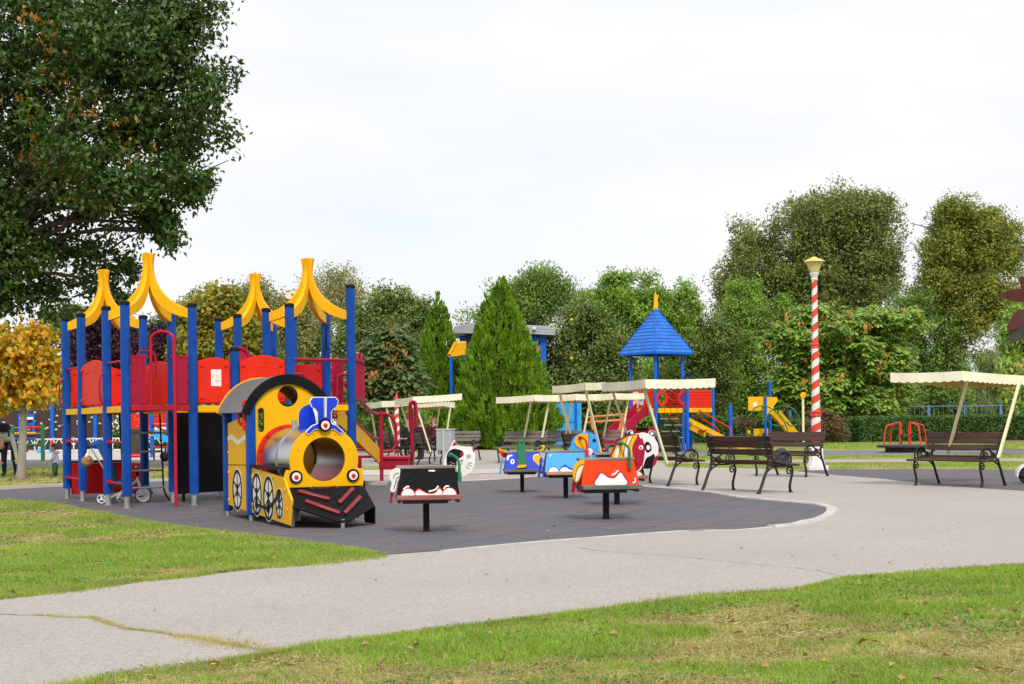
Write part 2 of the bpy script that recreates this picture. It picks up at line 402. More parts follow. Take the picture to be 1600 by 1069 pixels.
# big oak at the left
oakD = 33.0
ob = GX(-95, oakD)
oak = thing('oak_tree', 'huge dark green oak filling the upper left corner, a few leaves turned orange', 'tree', ob)
olb = []
for q in [(40, 60, 190, 150), (180, 100, 150, 120, -1), (255, 190, 110, 110), (150, 240, 130, 90, -1.5), (60, 250, 130, 130), (-60, 150, 200, 220),
          (10, 400, 90, 95, -.5), (280, 90, 70, 70, .5), (215, 20, 130, 90), (265, 285, 60, 45, -.6), (150, 330, 60, 45), (120, 395, 70, 55, .4), (165, 445, 45, 38), (225, 325, 38, 30), (252, 350, 24, 34),
          (20, 470, 70, 40), (-90, 380, 110, 120), (300, 235, 55, 48, .4), (325, 150, 36, 40, -.4), (90, 470, 40, 34), (262, 366, 13, 30, -.3), (244, 335, 20, 24, -.2), (300, 296, 28, 26), (190, 400, 18, 26), (345, 205, 22, 30), (352, 120, 20, 26)]:
    dd = oakD+(q[4] if len(q) > 4 else 0); c = W(q[0], q[1], dd)-ob; s = dd/F
    olb.append(((c.x, c.y, c.z), (q[2]*s, q[2]*s*.8, q[3]*s)))
trunk_obj(oak, (0, 0, -.05), (1.0, .2, 7.5), .42, [(c, .085) for c, r in olb], BARK, .03)
foliage('crown', olb, 70000, LF_OAK, oak, .15, .078, 22, .26, .30, .2, .3, .4)
foliage('drooping_sprays', [((W(px, py, oakD-.3)-ob)[:], (rx*oakD/F, rx*oakD/F, ry*oakD/F)) for px, py, rx, ry in [(258, 352, 12, 20), (264, 382, 8, 16), (246, 330, 18, 18), (225, 345, 14, 20), (296, 300, 22, 22), (200, 420, 20, 22), (180, 470, 26, 22), (322, 285, 14, 18)]], 2600, LF_OAK, oak, .15, .078, 8, .16, .1, .2)
foliage('turned_leaves', [((W(*p, oakD-1.8)-ob)[:], (.5, .7, .4)) for p in [(100, 115), (70, 70), (60, 40), (140, 160), (170, 185), (20, 180), (60, 230), (210, 240), (115, 260), (130, 310)]], 40, LF_OAKO, oak, .14, .08, 4, .14)

# young yellow linden
yb = G(32, 748)
yt = thing('linden_tree', 'young tree with yellow autumn leaves beside the blue posts at the left', 'tree', yb)
ylb = [((W(*p[:2], yb.y+p[4])-yb)[:], (p[2]*yb.y/F, p[2]*yb.y/F, p[3]*yb.y/F)) for p in
       [(35, 565, 52, 55, 0), (5, 590, 60, 50, -.2), (60, 610, 32, 36, -.2), (45, 525, 34, 26, .2), (68, 570, 26, 38, 0), (-35, 560, 50, 55, .2)]]
trunk_obj(yt, (0, 0, -.03), (.1, .1, 2.6), .09, [(c, .03) for c, r in ylb], BARKG, .02)
foliage('crown', ylb, 6800, LF_YEL, yt, .135, .105, 5, .15, .1, .16, .9, -.2)

def lob(*a): return list(a)
GB = 'trees behind the playground'
tree('plum_tree', 'dark purple leaved plum tree behind the left play tower', 72, 195, lob((190, 545, 75, 60), (130, 560, 45, 50), (255, 560, 50, 48), (170, 500, 40, 30)), 15000, LF_PURP, .24, .14, .2)
tree('ash_tree', 'dark grey green tree rising between the yellow crown arches', 74, 290, lob((285, 495, 35, 38), (255, 530, 55, 45), (310, 520, 30, 35), (120, 520, 60, 40, 3)), 12000, LF_DRK, .24, .12, .2)
tree('maple_tree', 'maple turning orange and green behind the red barriers', 44, 350, lob((345, 500, 52, 38), (320, 535, 50, 40), (385, 530, 38, 38), (340, 470, 30, 20)), 10000, LF_MAP, .2, .14, .14)
tree('poplar_tree', 'thin yellowish poplar between the two yellow arches at centre left', 62, 425, lob((430, 490, 55, 40), (395, 475, 35, 35), (455, 510, 40, 50), (380, 520, 30, 40)), 12000, LF_PALE, .2, .11, .16, BARKG, 6, .4, .1)
tree('birch_tree', 'nearly bare pale birch, tallest behind the blue posts at centre left', 74, 530, lob((520, 455, 60, 36), (495, 480, 50, 45), (565, 480, 45, 36), (535, 435, 25, 22)), 5200, LF_PALE, .17, .09, .15, BARKG, 5, .45, .1, up=.2)
tree('elm_tree', 'rounded dark green tree left of the two cypresses', 68, 610, lob((615, 500, 62, 46), (575, 530, 48, 60), (650, 530, 42, 60), (640, 490, 30, 30), (610, 590, 60, 60)), 24000, LF_DRK, .22, .11, .2, low=True)
tree('pear_tree', 'upright twiggy green tree rising behind the big cypress', 72, 835, lob((815, 470, 46, 50), (850, 470, 40, 45), (830, 440, 24, 26), (770, 500, 50, 30), (880, 470, 24, 30)), 14000, LF_MID, .2, .09, .18, BARK, 7, .4, .2, droop=-.6)
tree('quince_tree', 'dark fruit tree with a few yellow fruits right of the big cypress', 65, 915, lob((905, 560, 60, 70), (880, 600, 45, 70), (945, 590, 55, 80), (915, 510, 45, 40), (965, 540, 30, 50)), 24000, LF_DRK, .2, .10, .16, low=True)
tree('willow_oak_tree', 'fresh green tree crown behind the blue pointed roof', 70, 985, lob((965, 480, 65, 50), (1010, 480, 60, 45), (930, 490, 40, 40), (1055, 490, 40, 50), (960, 445, 30, 24)), 20000, LF_BRI, .22, .11, .2, droop=-.2, low=True)
tree('hornbeam_tree', 'dark round tree just right of the blue pointed roof', 76, 1075, lob((1075, 560, 62, 75), (1040, 590, 45, 60), (1120, 580, 45, 70), (1075, 510, 40, 35), (1130, 520, 30, 40)), 26000, LF_DRK, .19, .1, .18, low=True)
tree('acacia_tree', 'lively green tree left of the striped lamp post', 80, 1165, lob((1160, 510, 55, 50), (1195, 540, 45, 60), (1140, 570, 45, 65), (1165, 465, 32, 28), (1215, 500, 25, 40)), 24000, LF_BRI, .2, .10, .18, droop=-.1, low=True)
tree('old_poplar_tree', 'huge grey green tree, the tallest behind the striped lamp post', 92, 1280, lob((1230, 400, 85, 75), (1320, 380, 80, 85), (1170, 420, 55, 70), (1370, 375, 45, 60), (1270, 345, 55, 42), (1345, 325, 50, 32), (1300, 450, 110, 60), (1150, 470, 40, 50), (1385, 430, 25, 45)), 60000, LF_GRY, .27, .13, .5, BARK, 10, .46, .3, .28, -.2, .5, sub=16)
tree('tall_willow_tree', 'tall yellowing tree with sky gaps at the right edge of the park', 84, 1500, lob((1505, 370, 55, 55), (1470, 420, 40, 50), (1540, 410, 45, 55), (1500, 460, 50, 55), (1550, 350, 28, 34), (1480, 335, 22, 26), (1580, 385, 24, 50), (1560, 470, 24, 40), (1520, 510, 30, 45)), 34000, LF_OLI, .26, .115, .34, BARK, 8, .42, .2, .28, -.2, .5, sub=16)
tree('lime_tree', 'round leafy green tree behind the seed pod tree at the right', 84, 1440, lob((1440, 520, 60, 55), (1480, 550, 40, 60), (1405, 540, 50, 60), (1445, 470, 40, 32), (1460, 600, 70, 50)), 26000, LF_MID, .2, .11, .2, low=True)
tree('weeping_willow', 'pale green weeping willow beyond the fence at the far right', 95, 1570, lob((1560, 600, 55, 50), (1600, 590, 50, 60), (1520, 620, 36, 36), (1585, 555, 30, 30)), 15000, LF_WIL, .5, .06, .3, droop=2.2)
tree('rowan_tree', 'small tree with orange clusters cut by the right edge of the picture', 46, 1625, lob((1600, 560, 28, 70), (1590, 510, 22, 30), (1620, 600, 40, 50)), 4500, LF_ALB, .22, .1, .1)
tree('ash_tree', 'dark filler tree low behind the red slide and tower deck', 74, 1010, lob((1000, 610, 60, 50), (930, 630, 60, 40), (1060, 640, 60, 30)), 14000, LF_MID, .18, .1, .14, low=True)
tree('yew_tree', 'dark green tree low between the seed pod tree and the yellow slide', 82, 1250, lob((1250, 600, 60, 50), (1310, 620, 70, 40), (1210, 610, 40, 45), (1380, 620, 60, 40)), 18000, LF_DRK, .18, .1, .16, low=True)
tree('hazel_tree', 'loose green tree low behind the bench canopies at centre left', 54, 600, lob((590, 640, 40, 34), (625, 655, 40, 28), (560, 620, 40, 40)), 9000, LF_MID, .16, .09, .1)
tree('elder_tree', 'leafy green tree far behind the left play towers', 76, 440, lob((440, 570, 60, 45), (380, 580, 60, 40), (500, 560, 55, 60), (540, 600, 40, 50)), 18000, LF_MID, .22, .1, .16, low=True)
tree('alder_tree', 'distant green tree low at the left behind the climbing wall', 78, 120, lob((60, 600, 70, 40), (140, 610, 70, 40), (220, 620, 70, 40), (300, 600, 50, 50), (10, 560, 60, 40)), 18000, LF_MID, .2, .1, .16)
tree('beech_tree', 'far pale green tree seen in the gap behind the tall yellowing tree', 110, 1610, lob((1600, 480, 40, 60), (1580, 560, 50, 40)), 5000, LF_PALE, .3, .12, .2, cr=.5)
# fruit on the quince
def on_tree(px, py, D, r): return W(px, py, D), r
q = [o for o in COL.objects if o.name.startswith('quince_tree')][0]
for px, py in [(893, 560), (862, 509), (893, 500), (908, 620)]:
    fb = MB(); p = W(px, py, 61.6)-q.location; fb.ball(p, .075, 8, 0, 6); fb.build('fruit', YEL, q)

def pods_on(t, lb, n, mat=PODS, bias=.9, k=1.0):
    P, O = crown_points(lb, n, 5, .11*k, bias, .1)
    D = np.tile([0, 0, -1.], (len(P), 1))+rdir(len(P))*.45
    o = leaf_obj('seed_pods', P+O*np.array([.14, .26, .10])*k, D, rdir(len(P)), rng.uniform(.16, .28, len(P))*k, .07*k, mat, t); o['kind'] = 'stuff'
t, lb = tree('albizia_tree', 'spreading green tree hung with orange seed pods behind the striped lamp post', 71, 1300,
     lob((1300, 510, 65, 30), (1370, 500, 55, 22), (1250, 540, 50, 36), (1340, 560, 70, 38), (1300, 600, 70, 40), (1390, 600, 40, 36), (1360, 630, 50, 28), (1225, 520, 30, 20), (1420, 490, 18, 10), (1240, 590, 40, 50)),
     38000, LF_ALB, .42, .20, .2, ros=True)
pods_on(t, lb, 1000, k=1.3)
t, lb = tree('albizia_tree', 'grey green tree with many orange seed pods left of the small cypress', 46, 625,
     lob((608, 560, 28, 28), (598, 600, 36, 26), (630, 598, 20, 28), (612, 530, 15, 15), (582, 580, 22, 22)), 9500, LF_ALBG, .34, .17, .10, ros=True)
pods_on(t, lb, 2600, k=1.15)
t, lb = tree('silk_tree', 'small branch of seed pods reaching in at the right edge below the red leaves', 40, 1640, lob((1600, 620, 22, 14), (1590, 575, 16, 14)), 700, LF_ALB, .3, .1, .07)
pods_on(t, lb, 60)

fw = thing('far_woods', 'distant belt of trees closing the park behind everything', 'woods', (0, 118, 0)); fw['kind'] = 'stuff'
flb = []
for i in range(46):
    px = -120+i*41+random.uniform(-14, 14); c = W(px, random.uniform(618, 650), 118+random.uniform(-5, 5))-fw.location; flb.append((c[:], (2.6, 2.0, random.uniform(1.6, 3.2))))
foliage('crown', flb, 34000, leafmat('distant_leaves', [(0.084, 0.120, 0.040), (0.120, 0.160, 0.050), (0.156, 0.180, 0.060), (0.204, 0.190, 0.070)], .25, .35, .3), fw, .34, .2, 10, .4)
tmb = MB()
for c, r in flb[::2]: tmb.cyl((c[0], c[1], -.1), (c[0], c[1], c[2]), .16, .08, 7)
tmb.build('trunks', BARK, fw)
# cypresses (thuja): cones built from upright flame shaped sprays
def thuja(label, base, h, rad, n, group, peaks=((0, 0, 1.0, 1.0),)):
    t = thing('cypress_tree', label, 'tree', base, 0, group)
    P = []; Dv = []; Nv = []; Ls = []; Ws = []
    for ox, oy, hs, rs in peaks:
        hh = h*hs; rr = rad*rs; k = int(n*hs*rs)
        z = 1-np.sqrt(rng.random(k)); z = np.clip(z*1.02, 0, 1)
        prof = np.where(z < .16, .82+.18*z/.16, (1-(z-.16)/.84)**.86)
        a = rng.uniform(0, 2*PI, k); br = 1+.10*np.sin(a*4+z*15)+.08*np.sin(a*9-z*29)+.05*np.sin(a*2+1.3)
        rr_ = rr*prof*br*(1-.22*rng.random(k)**2)+.02
        c = np.stack([ox+np.cos(a)*rr_, oy+np.sin(a)*rr_, hh*(.005+z*.99)], 1)
        out = np.stack([np.cos(a), np.sin(a), np.zeros(k)], 1)
        flame = unit(out*.42+np.array([0, 0, 1.])+rng.normal(size=(k, 3))*.13)
        per = 30; s = rng.uniform(.75, 1.3, k)*(.55+.45*prof)
        tt = rng.random((k, per)); fl = .40*s[:, None]
        spread = .115*np.sin(np.clip(tt*.95+.16, 0, 1)*PI)*s[:, None]
        rd = unit(rng.normal(size=(k*per, 3))).reshape(k, per, 3); rd = rd-flame[:, None]*(rd*flame[:, None]).sum(2, keepdims=True)
        p = c[:, None]+flame[:, None]*(tt*fl)[..., None]+rd*spread[..., None]
        d = flame[:, None]+rd*.35+rng.normal(size=(k, per, 3))*.14
        P.append(p.reshape(-1, 3)); Dv.append(d.reshape(-1, 3)); Nv.append((rd*1.2+out[:, None]*.5+np.array([0, 0, .25])+rng.normal(size=(k, per, 3))*.3).reshape(-1, 3))
        Ls.append(rng.uniform(.10, .17, k*per)); Ws.append(rng.uniform(.04, .07, k*per))
    leaf_obj('crown', np.concatenate(P), np.concatenate(Dv), np.concatenate(Nv), np.concatenate(Ls), np.concatenate(Ws), LF_THU, t, .1, .6)
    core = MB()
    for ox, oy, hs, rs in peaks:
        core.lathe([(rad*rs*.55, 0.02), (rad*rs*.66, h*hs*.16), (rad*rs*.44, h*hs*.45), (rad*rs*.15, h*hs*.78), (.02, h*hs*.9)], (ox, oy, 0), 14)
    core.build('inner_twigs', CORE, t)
    tr = MB(); tr.cyl((0, 0, -.05), (0, 0, h*.8), .14, .03, 8); tr.build('trunk', BARK, t)
    return t
cb = G(787, 701.5)
s_ = cb.y/F
thuja('large bright green conical cypress at the centre, beside the smaller one', cb, 262*s_, 77*s_, 3500, 'cypresses', ((0, 0, 1, 1), (-20*s_, .9, .93, .70)))
cb2 = GX(687, cb.y+2.6); s2 = cb2.y/F
thuja('smaller bright green conical cypress left of the large one', cb2, 238*s2, 48*s2, 2100, 'cypresses')

# hedges
def hedge(label, pa, pb, hgt, depth, mat, n, name='hedge', group='clipped hedges', L0=.06):
    pa = Vector(pa); pb = Vector(pb); d = pb-pa; Ln = d.length; rz = math.atan2(d.y, d.x)
    t = thing(name, label, 'hedge', (pa+pb)/2, rz, group)
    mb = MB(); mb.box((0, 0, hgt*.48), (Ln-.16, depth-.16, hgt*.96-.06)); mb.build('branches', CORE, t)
    A = [Ln*hgt, Ln*depth, depth*hgt, depth*hgt]; A = np.array(A)/sum(A); P = []
    k = [int(n*a) for a in A]
    def jit(m): return rng.normal(size=m)*.035
    P.append(np.stack([rng.uniform(-Ln/2, Ln/2, k[0]), -depth/2+np.abs(jit(k[0]))-.02, rng.uniform(0.03, hgt, k[0])], 1))
    x = rng.uniform(-Ln/2, Ln/2, k[1])
    P.append(np.stack([x, rng.uniform(-depth/2, depth/2, k[1]), hgt+jit(k[1])+.02*np.sin(x*3)], 1))
    for sgn, kk in ((-1, k[2]), (1, k[3])): P.append(np.stack([sgn*Ln/2+jit(kk), rng.uniform(-depth/2, depth/2, kk), rng.uniform(.03, hgt, kk)], 1))
    P = np.concatenate(P); m = len(P)
    leaf_obj('leaves', P, rdir(m)+np.array([0, -.4, .5]), rdir(m)+np.array([0, -.6, .6]), rng.uniform(.7, 1.5, m)*L0*1.5, rng.uniform(.7, 1.4, m)*L0, mat, t)
    return t
hedge('clipped green hedge behind the red roundabout', G(1338, 691), G(1462, 689), 1.12, 1.1, LF_HDG, 9000)
hedge('clipped hedge with a yellowing left end behind the right bench', G(1466, 689), G(1680, 687), 1.15, 1.2, LF_HDG, 12000)
hedge('short yellowing hedge piece between the two long green hedges', G(1459, 687), G(1478, 687), 1.12, .8, LF_HDGY, 2500, L0=.07)
hedge('dark green hedge behind the yellow slide and small play tower', G(1135, 690), G(1330, 691), 1.05, 1.1, LF_HDG, 11000)
hedge('dark clipped hedge behind the tower with the pointed roof', G(1030, 693), G(1128, 692), 1.25, 1., LF_HDG, 6000)
hedge('low dark hedge behind the bench canopies in the centre', G(905, 694), G(1020, 693), .95, 1., LF_HDG, 6000)
hedge('low hedge behind the white picket fence at the left', G(70, 703), G(330, 701), .75, 1.2, LF_HDG, 9000)
hedge('low hedge behind the slatted bench left of the small cypress', G(560, 703), G(655, 701), .9, 1., LF_HDG, 5000)
def bush(name, label, c, lobes, n, mat, L0=.1, W0=.06, group='bushes'):
    t = thing(name, label, 'bush', c, 0, group)
    mb = MB()
    for (q, r) in lobes: mb.tube([(0, 0, -.02), (q[0]*.4, q[1]*.4, q[2]*.5), q], [.035, .025, .01], 6)
    mb.build('stem', BARK, t); foliage('leaves', lobes, n, mat, t, L0, W0, 8, .1, .25, .15)
c = GX(1285, 63); s = c.y/F
bush('photinia_bush', 'rounded bush with reddish shoot tips behind the striped lamp post', c, [((0, 0, 25*s), (34*s, .8, 28*s)), ((-22*s, 0, 20*s), (22*s, .7, 20*s)), ((20*s, 0, 28*s), (22*s, .7, 24*s))], 6500, LF_PHO)
c = GX(1159, 58); s = c.y/F
bush('topiary_bush', 'small brownish round bush on a bare stem in front of the yellow play tower', c, [((0, 0, 34*s), (19*s, .5, 15*s)), ((6*s, -.1, 38*s), (14*s, .4, 11*s))], 1500, LF_BRN, .09, .05)
c = G(615, 702); s = c.y/F
bush('juniper_bush', 'low blue green juniper behind the red stair rails', c, [((0, 0, 24*s), (26*s, .8, 24*s)), ((-14*s, 0, 36*s), (16*s, .6, 16*s)), ((20*s, 0, 14*s), (20*s, .6, 16*s))], 5000, LF_JUN, .12, .04)
c = G(20, 702); s = c.y/F
bush('shrub', 'leafy green shrub below the climbing wall at the far left', c, [((-10*s, 0, 16*s), (26*s, .8, 18*s)), ((25*s, 0, 10*s), (20*s, .6, 13*s))], 3500, LF_MID, .12, .07)
c = G(80, 702.5); s = c.y/F
bush('shrub', 'reddish brown shrub right of the bead frame at the far left', c, [((8*s, 0, 14*s), (22*s, .7, 16*s)), ((30*s, 0, 12*s), (18*s, .6, 14*s))], 3000, LF_PHO, .12, .07)

# dark red leaves of a near branch at the right edge
LFRED = leafmat('dark_red_leaf_blade', [(0.160, 0.045, 0.055), (0.200, 0.060, 0.020)], .3, .15, 9.)
LFGRY = leafmat('grey_leaf_blade', [(0.085, 0.080, 0.085), (0.100, 0.090, 0.090)], .2, .15, 9.)  # grey is this leaf's own colour
br = thing('leafy_branch', 'near branch with broad dark red and grey leaves at the right edge', 'branch', W(1640, 500, 7.0))
mb = MB(); o0 = br.location
sx = W(1960, 470, 7.2)-o0; mb.tube([Vector((sx.x, sx.y, -o0.z-.05)), Vector((sx.x, sx.y, -.2)), Vector((sx.x-.03, sx.y, .6)), Vector((sx.x, sx.y, 1.3))], [.045, .035, .025, .01], 8)
mb.tube([Vector((sx.x, sx.y, -.1)), W(1800, 462, 7.1)-o0, W(1700, 470, 7.0)-o0], [.018, .015, .012], 6)
mb.tube([W(1700, 470, 7.0)-o0, W(1640, 480, 7.0)-o0, W(1612, 492, 7.02)-o0, W(1600, 520, 7.0)-o0], [.012, .009, .006, .003], 6); mb.build('twig', BARK, br)
def leaf_blade(px, py, ang, Lp, Wp, m, tilt):
    c = W(px, py, 7.0)-o0; s = 7.0/F; pts = [(0, 0), (.08, .28), (.3, .46), (.55, .44), (.8, .24), (1, 0), (.8, -.24), (.55, -.44), (.3, -.46), (.08, -.28)]
    poly = [(x*Lp*s, y*Wp*s) for x, y in pts]
    b = MB(); ux = Vector((math.cos(ang), tilt, math.sin(ang))); M = XZ(c, ux, (-math.sin(ang), .35, math.cos(ang)))
    b.prism(poly, .0012, 0, M); b.tube([c, c+ux.normalized()*Lp*s*.97], [.0016, .0006], 5, 0); b.build('leaf', m, br)
leaf_blade(1616, 462, PI-.05, 52, 24, LFRED, .2); leaf_blade(1604, 486, PI+.75, 46, 27, LFRED, -.1)
leaf_blade(1606, 492, PI+1.05, 52, 44, LFGRY, .2); leaf_blade(1618, 455, PI-.75, 34, 24, LFRED, .1)
# ---------------------------------------------------------------- ground materials
def m_lawn():
    m, nt, b = newmat('lawn_soil_and_grass'); p = pos(nt)
    n0 = noise(nt, p, .22, 4); n1 = noise(nt, p, 1.1, 5); n2 = noise(nt, p, 14, 5, .7); n3 = noise(nt, p, 60, 4, .7)
    g = mix(nt, ramp(nt, n2, [(.3, 0.), (.7, 1.)]), (.16, .20, .05), (.34, .37, .11))
    dry = mix(nt, ramp(nt, n3, [(.3, 0.), (.7, 1.)]), (.32, .25, .11), (.56, .47, .24))
    s = N(nt, 'ShaderNodeMath', operation='ADD'); L(nt, n0, s.inputs[0]); L(nt, n1, s.inputs[1])
    c = mix(nt, ramp(nt, s.outputs[0], [(.44, 0.), (.58, .9)]), g, dry) if False else mix(nt, ramp(nt, n1, [(.47, 0.), (.60, .8)]), g, dry)
    L(nt, c, b.inputs['Base Color']); b.inputs['Roughness'].default_value = .95; b.inputs['Specular IOR Level'].default_value = .1
    bump(nt, n2, b, .8, .03); return m
def m_asphalt(name, base, spread, crack=True):
    m, nt, b = newmat(name); p = pos(nt)
    n1 = noise(nt, p, .5, 5); n2 = noise(nt, p, 95, 2, .6); n3 = noise(nt, p, 3.5, 6, .65)
    v = N(nt, 'ShaderNodeTexVoronoi'); v.inputs['Scale'].default_value = 75; L(nt, p, v.inputs['Vector'])
    c = mix(nt, ramp(nt, v.outputs['Color'], [(.12, 0.), (.85, 1.)]), [x-spread for x in base], [x+spread for x in base])
    c = mix(nt, ramp(nt, n1, [(.3, .0), (.7, .55)]), c, [x*.80 for x in base])
    c = mix(nt, ramp(nt, n3, [(.5, .0), (.75, .30)]), c, [x*.82 for x in base])
    c = mix(nt, ramp(nt, n2, [(.62, .0), (.76, .4)]), c, [x*.45 for x in base])
    L(nt, c, b.inputs['Base Color']); b.inputs['Roughness'].default_value = .85; b.inputs['Specular IOR Level'].default_value = .25
    bump(nt, v.outputs['Distance'], b, .5, .006); return m
def m_rubber(name, rot=R(24), size=.5):
    m, nt, b = newmat(name); p = pos(nt)
    mp = N(nt, 'ShaderNodeMapping'); mp.inputs['Rotation'].default_value = (0, 0, rot); L(nt, p, mp.inputs['Vector'])
    bt = N(nt, 'ShaderNodeTexBrick'); bt.offset = .0; bt.inputs['Scale'].default_value = 1/size
    bt.inputs['Brick Width'].default_value = 1; bt.inputs['Row Height'].default_value = 1; bt.inputs['Mortar Size'].default_value = .014
    bt.inputs['Mortar Smooth'].default_value = .3; L(nt, mp.outputs['Vector'], bt.inputs['Vector'])
    bt.inputs['Color1'].default_value = (0, 0, 0, 1); bt.inputs['Color2'].default_value = (1, 1, 1, 1); bt.inputs['Mortar'].default_value = (.5, .5, .5, 1)
    n0 = noise(nt, p, .45, 4); n1 = noise(nt, p, 40, 4, .7); n2 = noise(nt, p, 4, 5, .6)
    mm = N(nt, 'ShaderNodeMath', operation='MULTIPLY_ADD'); L(nt, n0, mm.inputs[0]); mm.inputs[1].default_value = 1.6; mm.inputs[2].default_value = -.8
    ad = N(nt, 'ShaderNodeMath', operation='ADD'); L(nt, bt.outputs['Color'], ad.inputs[0]); L(nt, mm.outputs[0], ad.inputs[1])
    c = mix(nt, ramp(nt, ad.outputs[0], [(.30, 0.), (.48, .45), (.72, .55), (.86, 1.)]), (.106, .110, .124), (.148, .112, .122))
    c = mix(nt, ramp(nt, n2, [(.3, .0), (.75, .45)]), c, (.165, .168, .182))
    c = mix(nt, ramp(nt, n1, [(.45, .0), (.75, .5)]), c, (.075, .075, .085))
    c = mix(nt, bt.outputs['Fac'], c, (.035, .035, .038))
    L(nt, c, b.inputs['Base Color']); b.inputs['Roughness'].default_value = .8; b.inputs['Specular IOR Level'].default_value = .3
    bump(nt, n1, b, .3, .006); return m
M_LAWN = m_lawn()
M_ASP = m_asphalt('light_worn_asphalt', (.425, .386, .352), .08)
M_ASPD = m_asphalt('dark_asphalt', (.20, .20, .21), .05)
M_CONC = m_asphalt('pale_concrete', (.55, .51, .47), .05)
M_PINK = m_asphalt('pinkish_pavers', (.45, .36, .33), .06)
M_RUB = m_rubber('rubber_tiles'); M_RUB2 = m_rubber('plum_grey_rubber_tiles', R(-38))
KERBW = paint('worn_white_kerb_paint', (.52, .50, .46), .8, .18, dirt=(.22, .20, .17), damt=.65, chip=(.33, .31, .28))
KERBC = paint('concrete_kerb', (.38, .36, .33), .85, .12)
DIRT = paint('bare_soil', (.20, .14, .085), .95, .25)

def edge_rough(pts, seg=.12, amp=.03):
    out = []; n = len(pts)
    for i in range(n):
        a = pts[i]; b = pts[(i+1) % n]; k = max(1, min(60, int((b-a).length/seg)))
        for j in range(k):
            q = a.lerp(b, j/k); out.append(q+Vector((random.uniform(-amp, amp), random.uniform(-amp, amp), 0)))
    return out
def sheet(name, pts, z, mat, rough=None):
    pts = [Vector((p[0], p[1], 0)) for p in pts]
    if rough: pts = edge_rough(pts, *rough)
    me = bpy.data.meshes.new(name); bm = bmesh.new()
    vs = [bm.verts.new((p.x, p.y, z)) for p in pts]
    es = [bm.edges.new((vs[i], vs[(i+1) % len(vs)])) for i in range(len(vs))]
    bmesh.ops.triangle_fill(bm, use_beauty=True, edges=es, normal=(0, 0, 1))
    for f in bm.faces:
        f.normal_update()
        if f.normal.z < 0: f.normal_flip()
    bm.to_mesh(me); bm.free(); me.materials.append(mat)
    o = bpy.data.objects.new(name, me); COL.objects.link(o); o['kind'] = 'structure'; return o
def gp(l): return [G(*p) for p in l]
big = [(-500, -60, 0), (500, -60, 0), (500, 900, 0), (-500, 900, 0)]
sheet('ground', big, 0.0, M_LAWN)
NEAR = [(-300, 1180), (0, 1100), (139, 1069), (300, 1047), (446, 1021), (500, 1010), (612, 999), (725, 984), (856, 967), (987, 950), (1100, 937), (1244, 925), (1330, 906), (1424, 900), (1600, 886), (1900, 868)]
LEFTE = [(600, 871), (520, 878), (412, 888), (300, 901), (200, 911), (112, 922), (0, 937), (-300, 985)]
sheet('path', gp(NEAR+[(1900, 785), (1600, 767), (1520, 762), (1437, 757), (1375, 749), (1300, 743), (1250, 739), (1200, 733.5), (1130, 731), (1060, 729.5), (1040, 726), (1010, 712), (960, 705), (740, 704), (555, 704.5), (560, 752), (560, 862)]+LEFTE), .004, M_ASP, (.12, .012))
PAD = [(-140, 773), (0, 781), (75, 787), (180, 809), (232, 819), (337, 832), (412, 841), (562, 862), (600, 868), (695, 861), (822, 849), (912, 842), (1062, 831), (1150, 829), (1232, 822), (1275, 813), (1297, 802), (1293, 794), (1262, 788), (1161, 779), (1112, 771), (1056, 765), (1003, 761), (930, 752), (850, 744.5), (808, 748), (760, 751), (609, 757), (575, 752), (430, 750), (263, 752), (95, 761), (0, 766)]
sheet('play_surface', gp(PAD), .008, M_RUB)
sheet('play_surface', gp([(1300, 743.5), (1375, 749.5), (1437, 757.5), (1520, 762.5), (1600, 767.5), (1900, 786), (1900, 735), (1600, 734.5), (1440, 733.5), (1300, 733.5), (1235, 737)]), .008, M_RUB2)
# pale strips of older paving round the far side of the rubber
sheet('pavement', gp([(609, 756), (760, 750.5), (845, 744), (845, 738.5), (760, 742), (609, 744), (560, 744), (560, 751)]), .0115, M_PINK)
sheet('pavement', gp([(560, 743.6), (700, 742.8), (800, 739), (800, 733.5), (690, 735), (560, 735)]), .0115, M_CONC)
sheet('lawn', gp([(560, 735.2), (690, 734.6), (700, 731), (560, 728)]), .012, M_LAWN, (.2, .03))
# kerbs
def kerb(name, label, pts, w, h, mat, rough=.012):
    P = spline([(p.x, p.y, 0) for p in gp(pts)], 5); mb = MB(); n = len(P); vs = []; fs = []
    for i, p in enumerate(P):
        t = (P[min(i+1, n-1)]-P[max(i-1, 0)]).normalized(); s = Vector((-t.y, t.x, 0)); ww = w*random.uniform(.8, 1.15); hh = h*random.uniform(.85, 1.1)
        vs += [p+s*ww/2, p+s*ww*.42+Vector((0, 0, hh)), p-s*ww*.42+Vector((0, 0, hh)), p-s*ww/2]
    for i in range(n-1):
        for k in range(3): fs.append((i*4+k, i*4+k+1, i*4+4+k+1, i*4+4+k))
    fs += [(0, 1, 2, 3), (n*4-1, n*4-2, n*4-3, n*4-4)]
    mb.add(vs, fs); o = mb.build(name, mat, sharp=60); o['kind'] = 'structure'; return o
kerb('kerb', '', [(690, 862), (822, 849), (912, 842), (1062, 831), (1150, 829), (1232, 822)], .045, .012, KERBW)
kerb('kerb', '', [(1205, 824.5), (1232, 822), (1277, 813), (1299, 801), (1294, 793.5), (1262, 787.5), (1161, 778.5), (1112, 770.5), (1056, 764.5), (1003, 760.5), (930, 751.5), (850, 744)], .13, .025, KERBW)
kerb('kerb', '', [(850, 744), (808, 747.6), (760, 750.6), (680, 753.8)], .1, .02, KERBW)
kerb('kerb', '', [(-140, 772), (0, 765.5), (95, 760.5), (263, 751.5), (430, 749.5), (560, 750)], .18, .06, KERBC)
kerb('kerb', '', [(1235, 737), (1300, 743.5), (1375, 749.5), (1437, 757)], .09, .012, KERBW)
